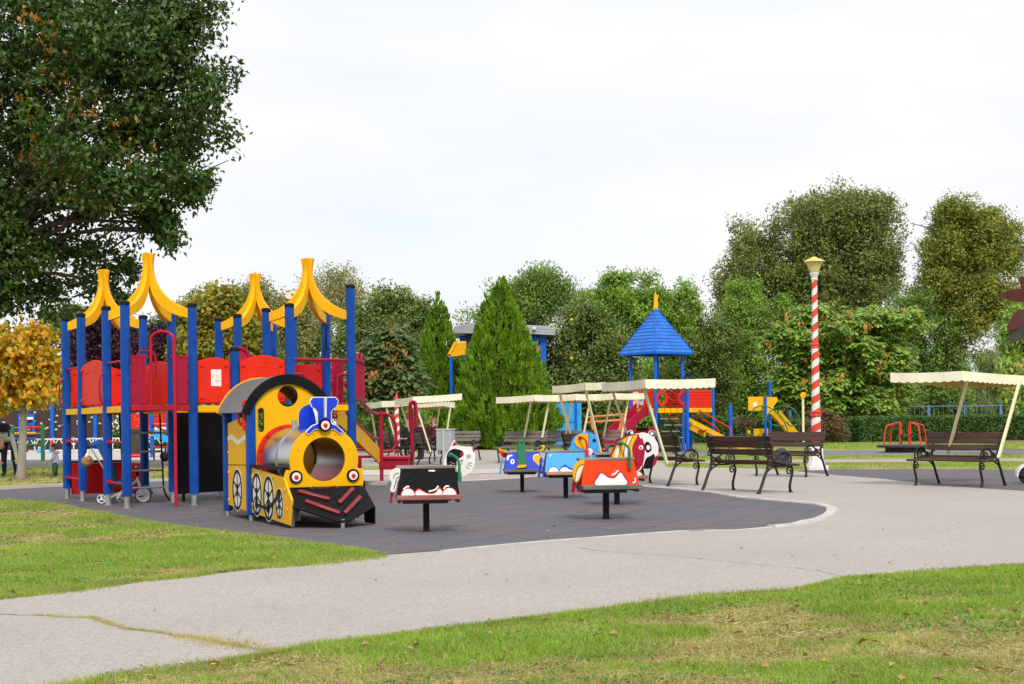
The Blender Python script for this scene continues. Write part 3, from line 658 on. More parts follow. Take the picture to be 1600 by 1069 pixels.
# paths far behind
sheet('path', gp([(-400, 728.5), (240, 729), (560, 729.5), (560, 718.5), (-400, 718.5)]), .004, M_ASPD)
sheet('pavement', gp([(-400, 718.7), (560, 718.7), (560, 704.2), (-400, 704.2)]), .006, M_CONC)
sheet('path', gp([(1020, 711), (1240, 713.5), (1470, 711), (1900, 708), (1900, 701.5), (1470, 703.5), (1240, 704), (1020, 704)]), .004, M_ASPD)
sheet('pavement', gp([(1040, 725.5), (1240, 723.5), (1600, 721), (1900, 719), (1900, 715), (1600, 717), (1240, 719), (1040, 720.5)]), .006, M_PINK)
sheet('ground_soil', gp([(1020, 698), (1240, 692.5), (1600, 690.5), (1900, 689), (1900, 684), (1600, 685), (1240, 686.5), (1020, 690)]), .005, DIRT, (.6, .15))
sheet('ground_soil', gp([(10, 752.5), (30, 754), (48, 750), (44, 746), (20, 746)]), .006, DIRT, (.1, .04))
_ph = rng.uniform(0, 6.28, (16, 2)); _fr = rng.normal(size=(16, 2))
def patch(x, y, sc):              # smooth random field about 0..1
    s = np.zeros(len(x))
    for i in range(16): s += np.sin(x*_fr[i, 0]*sc+y*_fr[i, 1]*sc+_ph[i, 0])
    return .5+s/11.
# earth showing at the ragged lawn edges
SOILD = paint('dark_edge_soil', (.12, .10, .085), .95, .3)
def strip(pts, w0, w1, z):
    P = []; Q = []
    for i, p in enumerate(pts):
        k = min(i+1, len(pts)-1); j = max(i-1, 0); t = (pts[k]-pts[j]).normalized(); s = Vector((-t.y, t.x, 0))
        P.append(p+s*(w0*.3+w0*.8*float(patch(np.array([p.x]), np.array([p.y]), 6.)[0])+random.uniform(-.008, .008))); Q.append(p-s*w1)
    return P+Q[::-1]
# cracks in the asphalt
CRK = paint('crack_filled_with_soil', (.22, .20, .165), .95, .3)
def crack(pts, w, z=.0075):
    P = gp(pts); P = [q for q in edge_rough(P, .05, .014)[:-1]]
    n = len(pts); L_ = []; Rr = []
    P = [q for q in P]
    # drop closing segment
    cut = max(range(len(P)), key=lambda i: (P[i]-G(*pts[0])).length if False else 0)
    return P
def crack_obj(pts, w):
    P = gp(pts); Q = []
    for a, b in zip(P, P[1:]):
        k = max(2, int((b-a).length/.06))
        Q += [a.lerp(b, j/k)+Vector((random.uniform(-.012, .012), random.uniform(-.02, .02), 0)) for j in range(k)]
    Q.append(P[-1]); A = []; B = []
    for i, p in enumerate(Q):
        t = (Q[min(i+1, len(Q)-1)]-Q[max(i-1, 0)]).normalized(); s = Vector((-t.y, t.x, 0)); ww = w*random.uniform(.2, 1.)
        A.append(p+s*ww/2); B.append(p-s*ww/2)
    mb = MB(); n = len(A)
    mb.add([(p.x, p.y, .0072) for p in A+B], [(i, i+1, n+i+1, n+i) for i in range(n-1)])
    o = mb.build('pavement_crack', CRK); o['kind'] = 'structure'
    return Q
crkA = crack_obj([(-80, 957), (0, 961), (60, 963), (140, 967), (165, 973), (172, 978), (205, 985), (250, 990), (290, 997), (330, 1003), (375, 1012), (430, 1020)], .018)
crackB = crack_obj([(905, 857), (935, 862), (990, 866), (1060, 870), (1115, 876), (1170, 882), (1230, 888), (1270, 891), (1300, 899), (1330, 903)], .011)
crack_obj([(1060, 810), (1180, 808)], .01) if False else None
crack_obj([(1075, 866), (1120, 862), (1180, 866)], .012) if False else None

# ---------------------------------------------------------------- grass
GRASS = leafmat('grass_blades', [(.19, .36, .03), (.25, .42, .04), (.17, .32, .03), (.31, .44, .06), (.40, .46, .09)], .35, .2, 1.5)
GRASSD = leafmat('dry_grass_blades', [(.50, .42, .16), (.62, .52, .26), (.40, .40, .11), (.30, .36, .08), (.56, .45, .22)], .35, .2, 1.5)
def inpoly(x, y, P):
    ins = np.zeros(len(x), bool); n = len(P)
    for i in range(n):
        x0, y0 = P[i][0], P[i][1]; x1, y1 = P[i-1][0], P[i-1][1]
        c = ((y0 > y) != (y1 > y)) & (x < (x1-x0)*(y-y0)/(y1-y0+1e-12)+x0); ins ^= c
    return ins
def blades(name, X, Y, h, w, mat, lean=.5):
    n = len(X); a = rng.uniform(0, 2*PI, n); l = rng.uniform(0, lean, n)*h
    h = h*rng.uniform(.5, 1.25, n)
    b = np.stack([X, Y, np.zeros(n)], 1); s = np.stack([np.cos(a), np.sin(a), np.zeros(n)], 1)*(w*rng.uniform(.6, 1.2, n))[:, None]*.5
    a2 = rng.uniform(0, 2*PI, n); t = b+np.stack([np.cos(a2)*l*1.2, np.sin(a2)*l*1.2, h*np.sqrt(np.maximum(.15, 1-(l/np.maximum(h, 1e-6))**2*.3))], 1)
    V = np.stack([b-s, b+s, t], 1).reshape(-1, 3)
    me = bpy.data.meshes.new(name); me.vertices.add(3*n); me.vertices.foreach_set('co', V.astype(np.float32).ravel())
    me.loops.add(3*n); me.loops.foreach_set('vertex_index', np.arange(3*n, dtype=np.int32))
    me.polygons.add(n); me.polygons.foreach_set('loop_start', np.arange(0, 3*n, 3, dtype=np.int32)); me.polygons.foreach_set('loop_total', np.full(n, 3, dtype=np.int32))
    me.materials.append(mat[0]); 
    if len(mat) > 1: me.materials.append(mat[1])
    me.update(calc_edges=True)
    o = bpy.data.objects.new(name, me); COL.objects.link(o); o['kind'] = 'stuff'; return o
def lawn(name, label, P, n, h, w, bias=0.0):
    xs = [p[0] for p in P]; ys = [p[1] for p in P]
    # more blades near the camera: sample distance with density falling as 1/d
    y0, y1 = min(ys), max(ys); u = rng.random(n*4); Yv = y0*(y1/y0)**u
    Xv = rng.uniform(min(xs), max(xs), n*4); ok = inpoly(Xv, Yv, P) & (np.abs(Xv/Yv) < .40); Xv, Yv = Xv[ok][:n], Yv[ok][:n]
    d = .5+.95*(patch(Xv, Yv, 1.3)-.5)+.85*(patch(Xv, Yv, 4.5)-.5)+.35*(patch(Xv, Yv, 15.)-.5)+bias
    bare = (rng.random(len(d)) < np.clip((d-.70)*5, 0, .85)); Xv, Yv, d = Xv[~bare], Yv[~bare], d[~bare]
    dry = rng.random(len(d)) < np.clip((d-.30)*3.2, .10, .95)
    hh = h*(.55+.9*np.clip(.9-d, 0, 1)); hh = hh*np.clip(Yv/y0, 1, 1.6)
    o = blades(name, Xv, Yv, hh, w*np.clip(Yv/y0, 1, 2.2), (GRASS, GRASSD), 1.6)
    o.data.polygons.foreach_set('material_index', dry.astype(np.int32)); o['label'] = label; o['category'] = 'grass'
    return o
lawn('grass', 'patchy green and straw coloured grass in the right foreground', gp(NEAR[:-1]+[(1700, 880), (1700, 1200), (-300, 1210)]), 235000, .019, .0050, .07)
LP = gp([(-60, 775), (0, 782), (75, 788), (180, 810), (232, 820), (337, 833), (412, 842), (562, 863), (602, 869), (520, 879), (412, 889), (300, 902), (200, 912), (112, 923), (0, 938), (-60, 945)])
lawn('grass', 'bright green mown grass left of the rubber play surface', LP, 130000, .024, .0065, -.03)
lawn('grass', 'short grass strewn with fallen leaves behind the left play tower', gp([(-100, 765), (0, 764), (95, 759), (263, 750), (430, 748), (555, 748), (555, 730.5), (-100, 729.5)]), 26000, .04, .016, .12)
lawn('grass', 'grass strips between the paths at the right', gp([(1040, 731), (1300, 733), (1700, 733), (1700, 722), (1240, 724), (1040, 726)]), 16000, .04, .018, .05)
lawn('grass', 'narrow grass strip beyond the pink path at the right', gp([(1040, 719), (1240, 718), (1700, 714), (1700, 710), (1240, 714.5), (1040, 713)]), 10000, .05, .022, -.05)
lawn('grass', 'green grass in front of the clipped hedges', gp([(1020, 703), (1240, 703), (1700, 700), (1700, 691), (1240, 693), (1020, 698)]), 16000, .05, .03, -.25)
def thatch(label, P, n, size):
    xs = [p[0] for p in P]; ys = [p[1] for p in P]; y0, y1 = min(ys), max(ys); Y = y0*(y1/y0)**rng.random(n*9); X = rng.uniform(min(xs), max(xs), n*9)
    ok = inpoly(X, Y, P) & (np.abs(X/Y) < .39); X, Y = X[ok][:n], Y[ok][:n]; k = len(X); sc = np.clip(Y/y0, 1, 1.8)*rng.uniform(.5, 1.4, k)
    D = np.stack([rng.normal(size=k), rng.normal(size=k), rng.normal(size=k)*.12], 1); Nn = np.array([0, 0, 1.])+rng.normal(size=(k, 3))*.3
    o = leaf_obj('dry_thatch', np.stack([X, Y, rng.uniform(.003, .012, k)], 1), D, Nn, size*sc, size*.14*sc, THAT); o['kind'] = 'stuff'; tag(o, label, 'thatch')
THAT = leafmat('straw_thatch', [(.50, .42, .20), (.62, .54, .30), (.42, .34, .17), (.52, .48, .20), (.34, .36, .12)], .2, .2, 3., keep=1.)
thatch('flat dry straw lying between the foreground grass blades', gp(NEAR[:-1]+[(1700, 880), (1700, 1200), (-300, 1210)]), 55000, .026)
thatch('flat dry straw lying in the left lawn', LP, 26000, .045)
CLOV = leafmat('clover_leaves', [(.15, .29, .04), (.20, .34, .05), (.13, .25, .04), (.24, .37, .07)], .3, .2, 2.)
def clover(label, P, n, size, thr):
    xs = [p[0] for p in P]; ys = [p[1] for p in P]; y0, y1 = min(ys), max(ys); Y = y0*(y1/y0)**rng.random(n*12); X = rng.uniform(min(xs), max(xs), n*12)
    ok = inpoly(X, Y, P) & (np.abs(X/Y) < .39) & (patch(X*1.0+7, Y, 2.2)+.5*(patch(X+3, Y, 9.)-.5) > thr); X, Y = X[ok][:n], Y[ok][:n]; k = len(X)
    D = np.stack([rng.normal(size=k), rng.normal(size=k), np.abs(rng.normal(size=k))*.5], 1); Nn = np.array([0, 0, 1.])+rng.normal(size=(k, 3))*.35
    s = size*np.clip(Y/y0, 1, 1.8)*rng.uniform(.6, 1.3, k); o = leaf_obj('clover', np.stack([X, Y, rng.uniform(.006, .022, k)], 1), D, Nn, s, s*.75, CLOV); o['kind'] = 'stuff'; tag(o, label, 'clover')
clover('fresh green clover and weeds in the foreground grass', gp(NEAR[:-1]+[(1700, 880), (1700, 1200), (-300, 1210)]), 9000, .014, .66)
clover('fresh green clover in the left lawn', LP, 6000, .02, .62)
# grass growing in the long crack
def tuft_line(Q, n, spread, h):
    i = rng.integers(0, len(Q), n); X = np.array([Q[k].x for k in i])+rng.normal(size=n)*spread; Y = np.array([Q[k].y for k in i])+rng.normal(size=n)*spread
    return X, Y
Xa, Ya = tuft_line([q for q in crkA if patch(np.array([q.x]), np.array([q.y]), 5)[0] > .5], 2600, .018, .03)
Xb, Yb = tuft_line(crkA[-12:], 1500, .06, .03)
o = blades('weeds', np.concatenate([Xa, Xb]), np.concatenate([Ya, Yb]), np.full(4100, .02), np.full(4100, .005), (GRASSD, GRASS))
tag(o, 'thin weeds growing along the long crack in the asphalt', 'weeds')
# ragged fringe of grass over the asphalt edges
def fringe(pts, n, spread, label):
    P = gp(pts); seg = [(b-a).length/(a.y) for a, b in zip(P, P[1:])]; pr = np.array(seg)/sum(seg)
    i = rng.choice(len(seg), n, p=pr); u = rng.random(n)
    X = np.array([P[k].x+(P[k+1].x-P[k].x)*t for k, t in zip(i, u)]); Y = np.array([P[k].y+(P[k+1].y-P[k].y)*t for k, t in zip(i, u)])
    sp = spread*np.clip(patch(X, Y, 4.)*2-.3, .1, 1.6); X += rng.normal(size=n)*sp; Y += rng.normal(size=n)*sp
    o = blades('grass', X, Y, np.full(n, .034), np.full(n, .006)*np.clip(Y/7, .8, 2), (GRASS, GRASSD), .8)
    o.data.polygons.foreach_set('material_index', (rng.random(n) < .4).astype(np.int32)); tag(o, label, 'grass')
fringe(NEAR[1:-1], 15000, .05, 'ragged tufts of grass spilling over the near edge of the path')
fringe([(0, 937), (112, 922), (200, 911), (300, 901), (412, 888), (520, 878), (585, 871)], 12000, .05, 'grass tufts along the far edge of the grey path')
fringe([(0, 781), (75, 787), (180, 809), (232, 819), (337, 832), (412, 841), (562, 862), (590, 867)], 10000, .06, 'grass tufts along the edge of the rubber surface')
# dark crumbs of soil along the asphalt edge
CRUMB = leafmat('soil_crumbs', [(.10, .085, .07), (.16, .13, .10), (.22, .19, .15), (.07, .06, .05)], .0, .2, 3., keep=1.)
def crumbs(pts, n, spread, label):
    P = gp(pts); seg = [(b-a).length/(a.y) for a, b in zip(P, P[1:])]; pr = np.array(seg)/sum(seg); i = rng.choice(len(seg), n, p=pr); u = rng.random(n)
    X = np.array([P[k].x+(P[k+1].x-P[k].x)*t for k, t in zip(i, u)]); Y = np.array([P[k].y+(P[k+1].y-P[k].y)*t for k, t in zip(i, u)]); Y = Y+np.abs(rng.normal(size=n))*spread*(.3+1.3*patch(X, Y, 3.))
    o = leaf_obj('soil_crumbs', np.stack([X, Y, np.full(n, .0085)], 1), np.stack([rng.normal(size=n), rng.normal(size=n), rng.normal(size=n)*.2], 1), np.array([0, 0, 1.])+rng.normal(size=(n, 3))*.4, rng.uniform(.006, .022, n), rng.uniform(.005, .014, n), CRUMB); o['kind'] = 'stuff'; tag(o, label, 'soil')
crumbs(NEAR[2:-1], 9000, .075, 'dark soil crumbs along the near edge of the path')
# fallen leaves
LEAFM = leafmat('fallen_leaves', [(.42, .24, .08), (.50, .34, .16), (.36, .16, .05), (.55, .42, .25), (.30, .20, .12)], .15, .15)
def litter(P, n, size, label, z=.028):
    xs = [p[0] for p in P]; ys = [p[1] for p in P]; y0, y1 = min(ys), max(ys)
    Y = y0*(y1/y0)**rng.random(n*5); X = rng.uniform(min(xs), max(xs), n*5); ok = inpoly(X, Y, P) & (np.abs(X/Y) < .38); X, Y = X[ok][:n], Y[ok][:n]; k = len(X)
    D = np.stack([rng.normal(size=k), rng.normal(size=k), rng.normal(size=k)*.25], 1)
    Nn = np.array([0, 0, 1.])+rng.normal(size=(k, 3))*.3
    o = leaf_obj('fallen_leaves', np.stack([X, Y, np.full(k, z)], 1), D, Nn, size*rng.uniform(.3, 1.05, k), size*.65*rng.uniform(.6, 1.1, k), LEAFM, None, .25)
    o['kind'] = 'stuff'; tag(o, label, 'leaves')
litter(gp(NEAR[:-1]+[(1700, 880), (1700, 1200), (-300, 1210)]), 210, .06, 'dry leaves scattered over the foreground grass')
litter(LP, 70, .07, 'a few dry leaves on the left lawn')
litter(gp([(-100, 764), (0, 762), (263, 749), (430, 747), (430, 731), (-100, 730)]), 330, .13, 'yellow fallen leaves under the small yellow tree', .04)
litter(gp([(300, 905), (700, 868), (1280, 825), (1500, 790), (1590, 880), (1000, 945), (450, 1015), (0, 1060), (0, 950)]), 26, .04, 'a few stray leaves on the grey path', .014)
litter(gp([(0, 783), (400, 840), (700, 858), (1100, 829), (1280, 800), (1000, 762), (400, 752), (0, 768)]), 60, .045, 'leaf crumbs on the dark rubber surface', .014)
# small yellow dandelions
def flower(px, py, i):
    p = G(px, py); t = thing('dandelion', ['yellow dandelion at the path edge, leftmost of the three', 'yellow dandelion at the lawn edge above the picture centre bottom', 'yellow dandelion at the lawn edge on the right', 'yellow dandelion low in the foreground grass'][i], 'flower', p, 0, 'yellow dandelions in the grass'); t.scale = (.65, .65, .65)
    s = MB(); s.tube([(0, 0, 0), (.004, 0, .02), (0, .003, .04)], .0015, 5); s.build('stem', GREEN, t)
    h = MB(); h.lathe([(.004, .036), (.014, .044), (.017, .049), (.008, .053)], (0, .003, 0), 10); h.build('flower_head', YEL, t)
flower(333, 1049, 0); flower(765, 975, 1); flower(1390, 903, 2); flower(1287, 1043, 3)

# ---------------------------------------------------------------- sky, sun, camera
w = bpy.data.worlds.new('World'); scene.world = w; w.use_nodes = True; nt = w.node_tree
bg = nt.nodes['Background']; out = nt.nodes['World Output']
SUN_EL, SUN_AZ = R(46), R(168)       # azimuth measured clockwise from +Y: behind the camera, a little right
sky = N(nt, 'ShaderNodeTexSky', sky_type='NISHITA'); sky.sun_disc = False; sky.sun_elevation = SUN_EL; sky.sun_rotation = SUN_AZ
sky.air_density = 1.3; sky.dust_density = 2.0
L(nt, sky.outputs['Color'], bg.inputs['Color']); bg.inputs['Strength'].default_value = .10
tc = N(nt, 'ShaderNodeTexCoord'); mp = N(nt, 'ShaderNodeMapping'); mp.inputs['Scale'].default_value = (1.0, 1.0, 3.2); mp.inputs['Location'].default_value = (2.3, .4, .7)
L(nt, tc.outputs['Generated'], mp.inputs['Vector'])
n1 = noise(nt, mp.outputs['Vector'], 1.9, 6, .5); n2 = noise(nt, mp.outputs['Vector'], 4.2, 5, .55)
cl = mix(nt, ramp(nt, n2, [(.35, 0.), (.62, 1.)]), (.515, .532, .560), (.566, .569, .575))
bg2 = N(nt, 'ShaderNodeBackground'); L(nt, cl, bg2.inputs['Color']); bg2.inputs['Strength'].default_value = 1.0
ms = N(nt, 'ShaderNodeMixShader'); L(nt, ramp(nt, n1, [(.28, .70), (.5, 1.0)]), ms.inputs[0]); L(nt, bg.outputs[0], ms.inputs[1]); L(nt, bg2.outputs[0], ms.inputs[2])
L(nt, ms.outputs[0], out.inputs['Surface'])
ld = bpy.data.lights.new('sun', 'SUN'); ld.energy = 1.5; ld.angle = R(12); ld.color = (1, .955, .89)
lo = bpy.data.objects.new('sun', ld); COL.objects.link(lo)
dirv = Vector((math.sin(SUN_AZ)*math.cos(SUN_EL), math.cos(SUN_AZ)*math.cos(SUN_EL), math.sin(SUN_EL)))
lo.rotation_euler = dirv.to_track_quat('Z', 'Y').to_euler()
cd = bpy.data.cameras.new('camera'); cam = bpy.data.objects.new('camera', cd); COL.objects.link(cam)
cd.sensor_width = 36; cd.sensor_fit = 'HORIZONTAL'; cd.lens = 36*F/1600; cd.shift_y = (H0-534.5)/1600; cd.clip_end = 3000; cd.clip_start = .1
cam.matrix_world = Matrix(((_c, _s, 0, 0), (0, 0, -1, 0), (-_s, _c, 0, CAMH), (0, 0, 0, 1)))
scene.camera = cam
vs = scene.view_settings; vs.view_transform = 'Standard'; vs.look = 'None'; vs.gamma = 1; vs.exposure = 0.82; vs.use_curve_mapping = False
cy = scene.cycles; cy.max_bounces = 7; cy.diffuse_bounces = 3; cy.glossy_bounces = 3; cy.transmission_bounces = 3; cy.transparent_max_bounces = 4
cy.use_adaptive_sampling = True; cy.adaptive_threshold = .015; cy.caustics_reflective = False; cy.caustics_refractive = False
# ---------------------------------------------------------------- big play structure
PS = thing('play_tower', 'large blue post play structure with red barriers and four yellow crown roofs', 'play structure', (-5.02, 18.5, 0), R(31))
DK = 1.33; PT = 2.68
def post(x, y, top, foot=True, r=.062, flute=True, parent=PS, m=BLUE, z0=.16):
    mb = MB(); n = 16; vs = []; fs = []
    prof = [z0, top-.02]
    for z in prof:
        for k in range(n):
            a = 2*PI*k/n; rr = r*(1.0 if k % 4 else .86); vs.append((x+rr*math.cos(a), y+rr*math.sin(a), z))
    for k in range(n): fs.append((k, (k+1) % n, n+(k+1) % n, n+k))
    fs.append(tuple(range(n))[::-1]); mb.add(vs, fs)
    o = mb.build('post', m, parent, sharp=25)
    c = MB(); c.lathe([(r*1.06, top-.03), (r*1.08, top), (r*.95, top+.018), (r*.4, top+.026)], (x, y, 0), 14); c.build('post_cap', BLK, o)
    if foot:
        f = MB(); f.cyl((x, y, -.02), (x, y, z0+.005), r*.62, n=12); f.cyl((x, y, .0), (x, y, .02), r*.9, n=12); f.build('post_foot', GALV, o)
    return o
P4, P5, P3, R1 = (0, 0), (.9, 0), (0, .9), (.9, .9)
P2, P1, Q1, Q2 = (0, 2.236), (0, 3.136), (.9, 2.236), (.9, 3.136)
S4, S3, S6, S7 = (2.08, -.5), (2.08, .35), (2.98, .35), (2.98, -.5)
S2, S1, S5, S8 = (2.08, 1.5), (2.08, 2.32), (2.95, 1.5), (2.95, 2.32)
MP = (1.45, -.1)
for p in (P4, P5, P3, R1, P2, P1, Q1, Q2, S4, S3, S6, S2, S1, S5, S8): post(p[0], p[1], PT)
post(S7[0], S7[1], 2.97); post(MP[0], MP[1], 2.1)

# crowns: four curved yellow ribs meeting in a flared neck
def crown_roof(corners, rise):
    cx = sum(c[0] for c in corners)/4; cy_ = sum(c[1] for c in corners)/4; zb = PT-.11
    base = None
    for i, c in enumerate(corners):
        d = Vector((c[0]-cx, c[1]-cy_)); Lr = d.length-.05; d.normalize()
        # rib outline in (radial, height)
        def cub(p, t): u = 1-t; return tuple(u**3*p[0][k]+3*u*u*t*p[1][k]+3*u*t*t*p[2][k]+t**3*p[3][k] for k in (0, 1))
        outer = [cub(((Lr, .062), (.30, .15*rise+.03), (.105, .40*rise), (.067, .76*rise)), k/11) for k in range(12)]+[(.070, .85*rise), (.079, .93*rise), (.094, rise)]
        inner = [cub(((Lr, -.062), (.24, .0), (.045, .20*rise), (.012, .60*rise)), k/11) for k in range(12)]+[(.012, .78*rise), (.012, .9*rise), (.012, rise+.01)]
        low = [((a[0]+b[0])/2, (a[1]+b[1])/2) for a, b in zip(outer, inner)]
        mb = MB(); o = Vector((cx, cy_, zb)); M = XZ(o, (d.x, d.y, 0), (0, 0, 1)); hw = .03
        n = 15; vs = [(p[0], p[1], -hw) for p in outer+inner]+[(p[0], p[1], hw) for p in outer+inner]; fs = []
        for k in range(n-1):
            fs += [(k, k+1, n+k+1, n+k), (2*n+k, 3*n+k, 3*n+k+1, 2*n+k+1), (k, 2*n+k, 2*n+k+1, k+1), (n+k, n+k+1, 3*n+k+1, 3*n+k)]
        fs += [(0, n, 3*n, 2*n), (n-1, 3*n-1, 4*n-1, 2*n-1) if False else (n-1, 2*n+n-1, 3*n+n-1, n+n-1)]
        mb.add(vs, fs, 0, M)
        for t in (0,):
            q = low[t]; mb.cyl(M @ Vector((q[0]-.05*(t == 0), q[1], -hw-.004)), M @ Vector((q[0]-.05*(t == 0), q[1], hw+.004)), .012, n=8)
        rib = mb.build('crown_rib', YEL2, PS, bevel=.004)
crown_roof([P4, P5, P3, R1], .82); crown_roof([P2, P1, Q1, Q2], .82)
crown_roof([S4, S3, S6, S7], .80); crown_roof([S2, S1, S5, S8], .78)

# decks (red edge), yellow beams under the barriers
def seg(a, b, inset=.06):
    a = Vector((a[0], a[1], 0)); b = Vector((b[0], b[1], 0)); d = (b-a).normalized(); return a+d*inset, b-d*inset, d
def deck(corners, name='deck'):
    mb = MB(); cs = [Vector((c[0], c[1], 0)) for c in corners]
    mb.add([(c.x, c.y, DK-.05) for c in cs]+[(c.x, c.y, DK) for c in cs], [(0, 1, 2, 3), (7, 6, 5, 4)]+[(i, (i+1) % 4, 4+(i+1) % 4, 4+i) for i in range(4)])
    return mb.build(name, MAR, PS)
deck([(.05, .05), (.85, .05), (.85, .85), (.05, .85)]); deck([(.05, 2.28), (.85, 2.28), (.85, 3.08), (.05, 3.08)])
deck([(.05, .97), (.85, .97), (.85, 2.17), (.05, 2.17)], 'bridge_deck')
deck([(2.12, -.45), (2.94, -.45), (2.94, .3), (2.12, .3)]); deck([(2.12, 1.55), (2.9, 1.55), (2.9, 2.27), (2.12, 2.27)])
deck([(.97, .05), (2.02, -.38), (2.02, .32), (.97, .85)], 'bridge_deck'); deck([(2.12, .42), (2.9, .42), (2.9, 1.44), (2.12, 1.44)], 'bridge_deck')
def beam(a, b, z=DK-.035, h=.085, m=YEL, w=.05, inset=.06):
    p, q, d = seg(a, b, inset); mb = MB(); mb.bar(p+Vector((0, 0, z)), q+Vector((0, 0, z)), w, h); return mb.build('beam', m, PS, bevel=.004)
for a, b in ((P2, P3), (P3, P4), (P1, P2), (Q1, R1), (P1, Q2), (P5, MP), (MP, S4), (S4, S7), (S3, S2), (S7, S6), (R1, S2), (S1, S8), (S6, S5), (S5, S8)): beam(a, b)
beam(P4, P5, DK-.02, .07, CRIM, .07)

def barrier(a, b, h=.56, arch=.07, m=RED, z=DK+.05, inset=.07, th=.03, bolts=True):
    p, q, d = seg(a, b, inset); Lp = (q-p).length; mb = MB(); M = XZ(p+Vector((0, 0, z)), d, (0, 0, 1))
    mid = [(Lp*t, h-arch*.15+arch*math.sin(PI*t)) for t in [i/12 for i in range(13)]]
    mb.prism([(0, 0), (Lp, 0)]+mid[::-1], th/2, 0, M, -th/2)
    o = mb.build('barrier', m, PS, bevel=.006)
    if bolts:
        s = MB()
        for x in (.05, Lp-.05):
            for y in (.07, h-.06):
                c = M @ Vector((x, y, 0)); nn = (M.to_3x3() @ Vector((0, 0, 1)))
                s.cyl(c-nn*(th/2+.02), c+nn*(th/2+.02), .026, n=12); s.build('bolt', m, o); s = MB()
        # raised groove line
        s.tube([M @ Vector((Lp*t, h-.14+arch*.6*math.sin(PI*t), th/2*sg)) for t in [i/10 for i in range(1, 10)] for sg in (1,)], .004, 5)
        s.build('pressed_line', m, o)
    return o
bpan = barrier(P2, P3); barrier(P1, Q2); barrier(Q1, R1); barrier(Q2, Q1)
bp = barrier(P5, MP, .56, .05); barrier(MP, S4, .56, .08); barrier(S3, S2); barrier(R1, S2, .5); barrier(S6, S3, .54, .0, DRED); barrier(S1, S8); barrier(S1, S2)  # right tower's inner barrier gets deeper red, its shade put into the paint
# printed notice on the middle barrier
p, q, d = seg(P5, MP, .07); Lp = (q-p).length; M = XZ(p+Vector((0, 0, DK+.05)), d, (0, 0, 1))
mb = MB(); mb.prism([(Lp*.40, .22), (Lp*.40+.135, .215), (Lp*.40+.135, .44), (Lp*.40, .44)], .019, 0, M, .0155)
nt_ = mb.build('notice', WHT, bp)
def text(body, size, M, mat, parent, name='lettering', ext=.0008, bold=0.0, align='CENTER'):
    cu = bpy.data.curves.new(name, 'FONT'); cu.body = body; cu.size = size; cu.extrude = ext; cu.align_x = align; cu.offset = bold
    ob_ = bpy.data.objects.new(name, cu); dg = bpy.context.evaluated_depsgraph_get(); COL.objects.link(ob_)
    me = bpy.data.meshes.new_from_object(ob_.evaluated_get(bpy.context.evaluated_depsgraph_get()))
    COL.objects.unlink(ob_); bpy.data.objects.remove(ob_); me.materials.clear(); me.materials.append(mat); me.transform(M)
    o = bpy.data.objects.new(name, me); COL.objects.link(o)
    if parent is not None: o.parent = parent
    return o
def shift(M, x, y, z): return M @ Matrix.Translation((x, y, z))
text('3-12', .06, shift(M, Lp*.40+.066, .325, .0205), YEL2, bp); text('ANI', .038, shift(M, Lp*.40+.085, .275, .0205), GREYP, bp)

# maroon side panels at the pole entry between the two front posts
for x0, x1 in ((.07, .24), (.66, .83)):
    mb = MB(); mb.box(((x0+x1)/2, 0, DK+.34), (x1-x0, .03, .62)); ep_ = mb.build('entry_panel', MAR, PS, bevel=.004)
mb = MB(); mb.bar((.06, 0, DK+.66), (.30, 0, DK+.66), .04, .025); mb.bar((.60, 0, DK+.66), (.84, 0, DK+.66), .04, .025)
for x in (.245, .655): mb.bar((x, 0, DK+.02), (x, 0, DK+.66), .025, .03)
for x in (.08, .82):
    for z in (.1, .34, .56): mb.cyl((x, -.03, DK+z), (x, .03, DK+z), .014, n=8)
mb.build('entry_frame', MAR, ep_)
# fire pole: hoop over the entry, one leg to the deck, one leg to the ground
pole = MB()
pole.tube([(.33, -.02, DK), (.33, -.02, DK+.86)]+[(.33+.12*(1-math.cos(a)), -.02-.22*(1-math.cos(a))*.5, DK+.86+.12*math.sin(a)) for a in [PI*k/10 for k in range(1, 10)]]+[(.57, -.24, DK+.86), (.57, -.26, DK), (.57, -.26, 0)], .021, 10)
pole.build('fire_pole', CRIM, PS)
pole = MB(); pole.tube([(.42, .9, DK+.5)]+[(.42, .9, DK+.72), (.46, .9, DK+.77), (.62, .9, DK+.77), (.67, .9, DK+.72), (.67, .9, DK+.4)], .018, 8); pole.build('grab_hoop', MAR, PS)
# rung ladders on the open left sides
for a, b in ((P3, P4), (P1, P2)):
    for z in (.32, .86):
        p, q, d = seg(a, b, .0); mb = MB(); mb.tube([p+Vector((0, 0, z)), q+Vector((0, 0, z))], .016, 8)
        for e, sg in ((p, 1), (q, -1)): mb.tube([e+d*sg*.06+Vector((0, 0, z)), e+d*sg*.10+Vector((0, 0, z))], .034, 10)
        mb.build('rung', CRIM, PS)
    p, q, d = seg(a, b, 0); mb = MB(); mb.tube([p+Vector((0, 0, DK+.6)), q+Vector((0, 0, DK+.6))], .016, 8); mb.build('rail', MAR, PS)
    out_ = Vector((-1, 0, 0)); mb = MB()
    mb.tube(spline([p+d*.04+out_*.05+Vector((0, 0, DK+.06)), p+d*.05+out_*.10+Vector((0, 0, DK+.10)), p+d*.05+out_*.11+Vector((0, 0, DK+.38)), p+d*.04+out_*.05+Vector((0, 0, DK+.46))], 5), .014, 8)
    mb.build('hand_grip', MAR, PS)
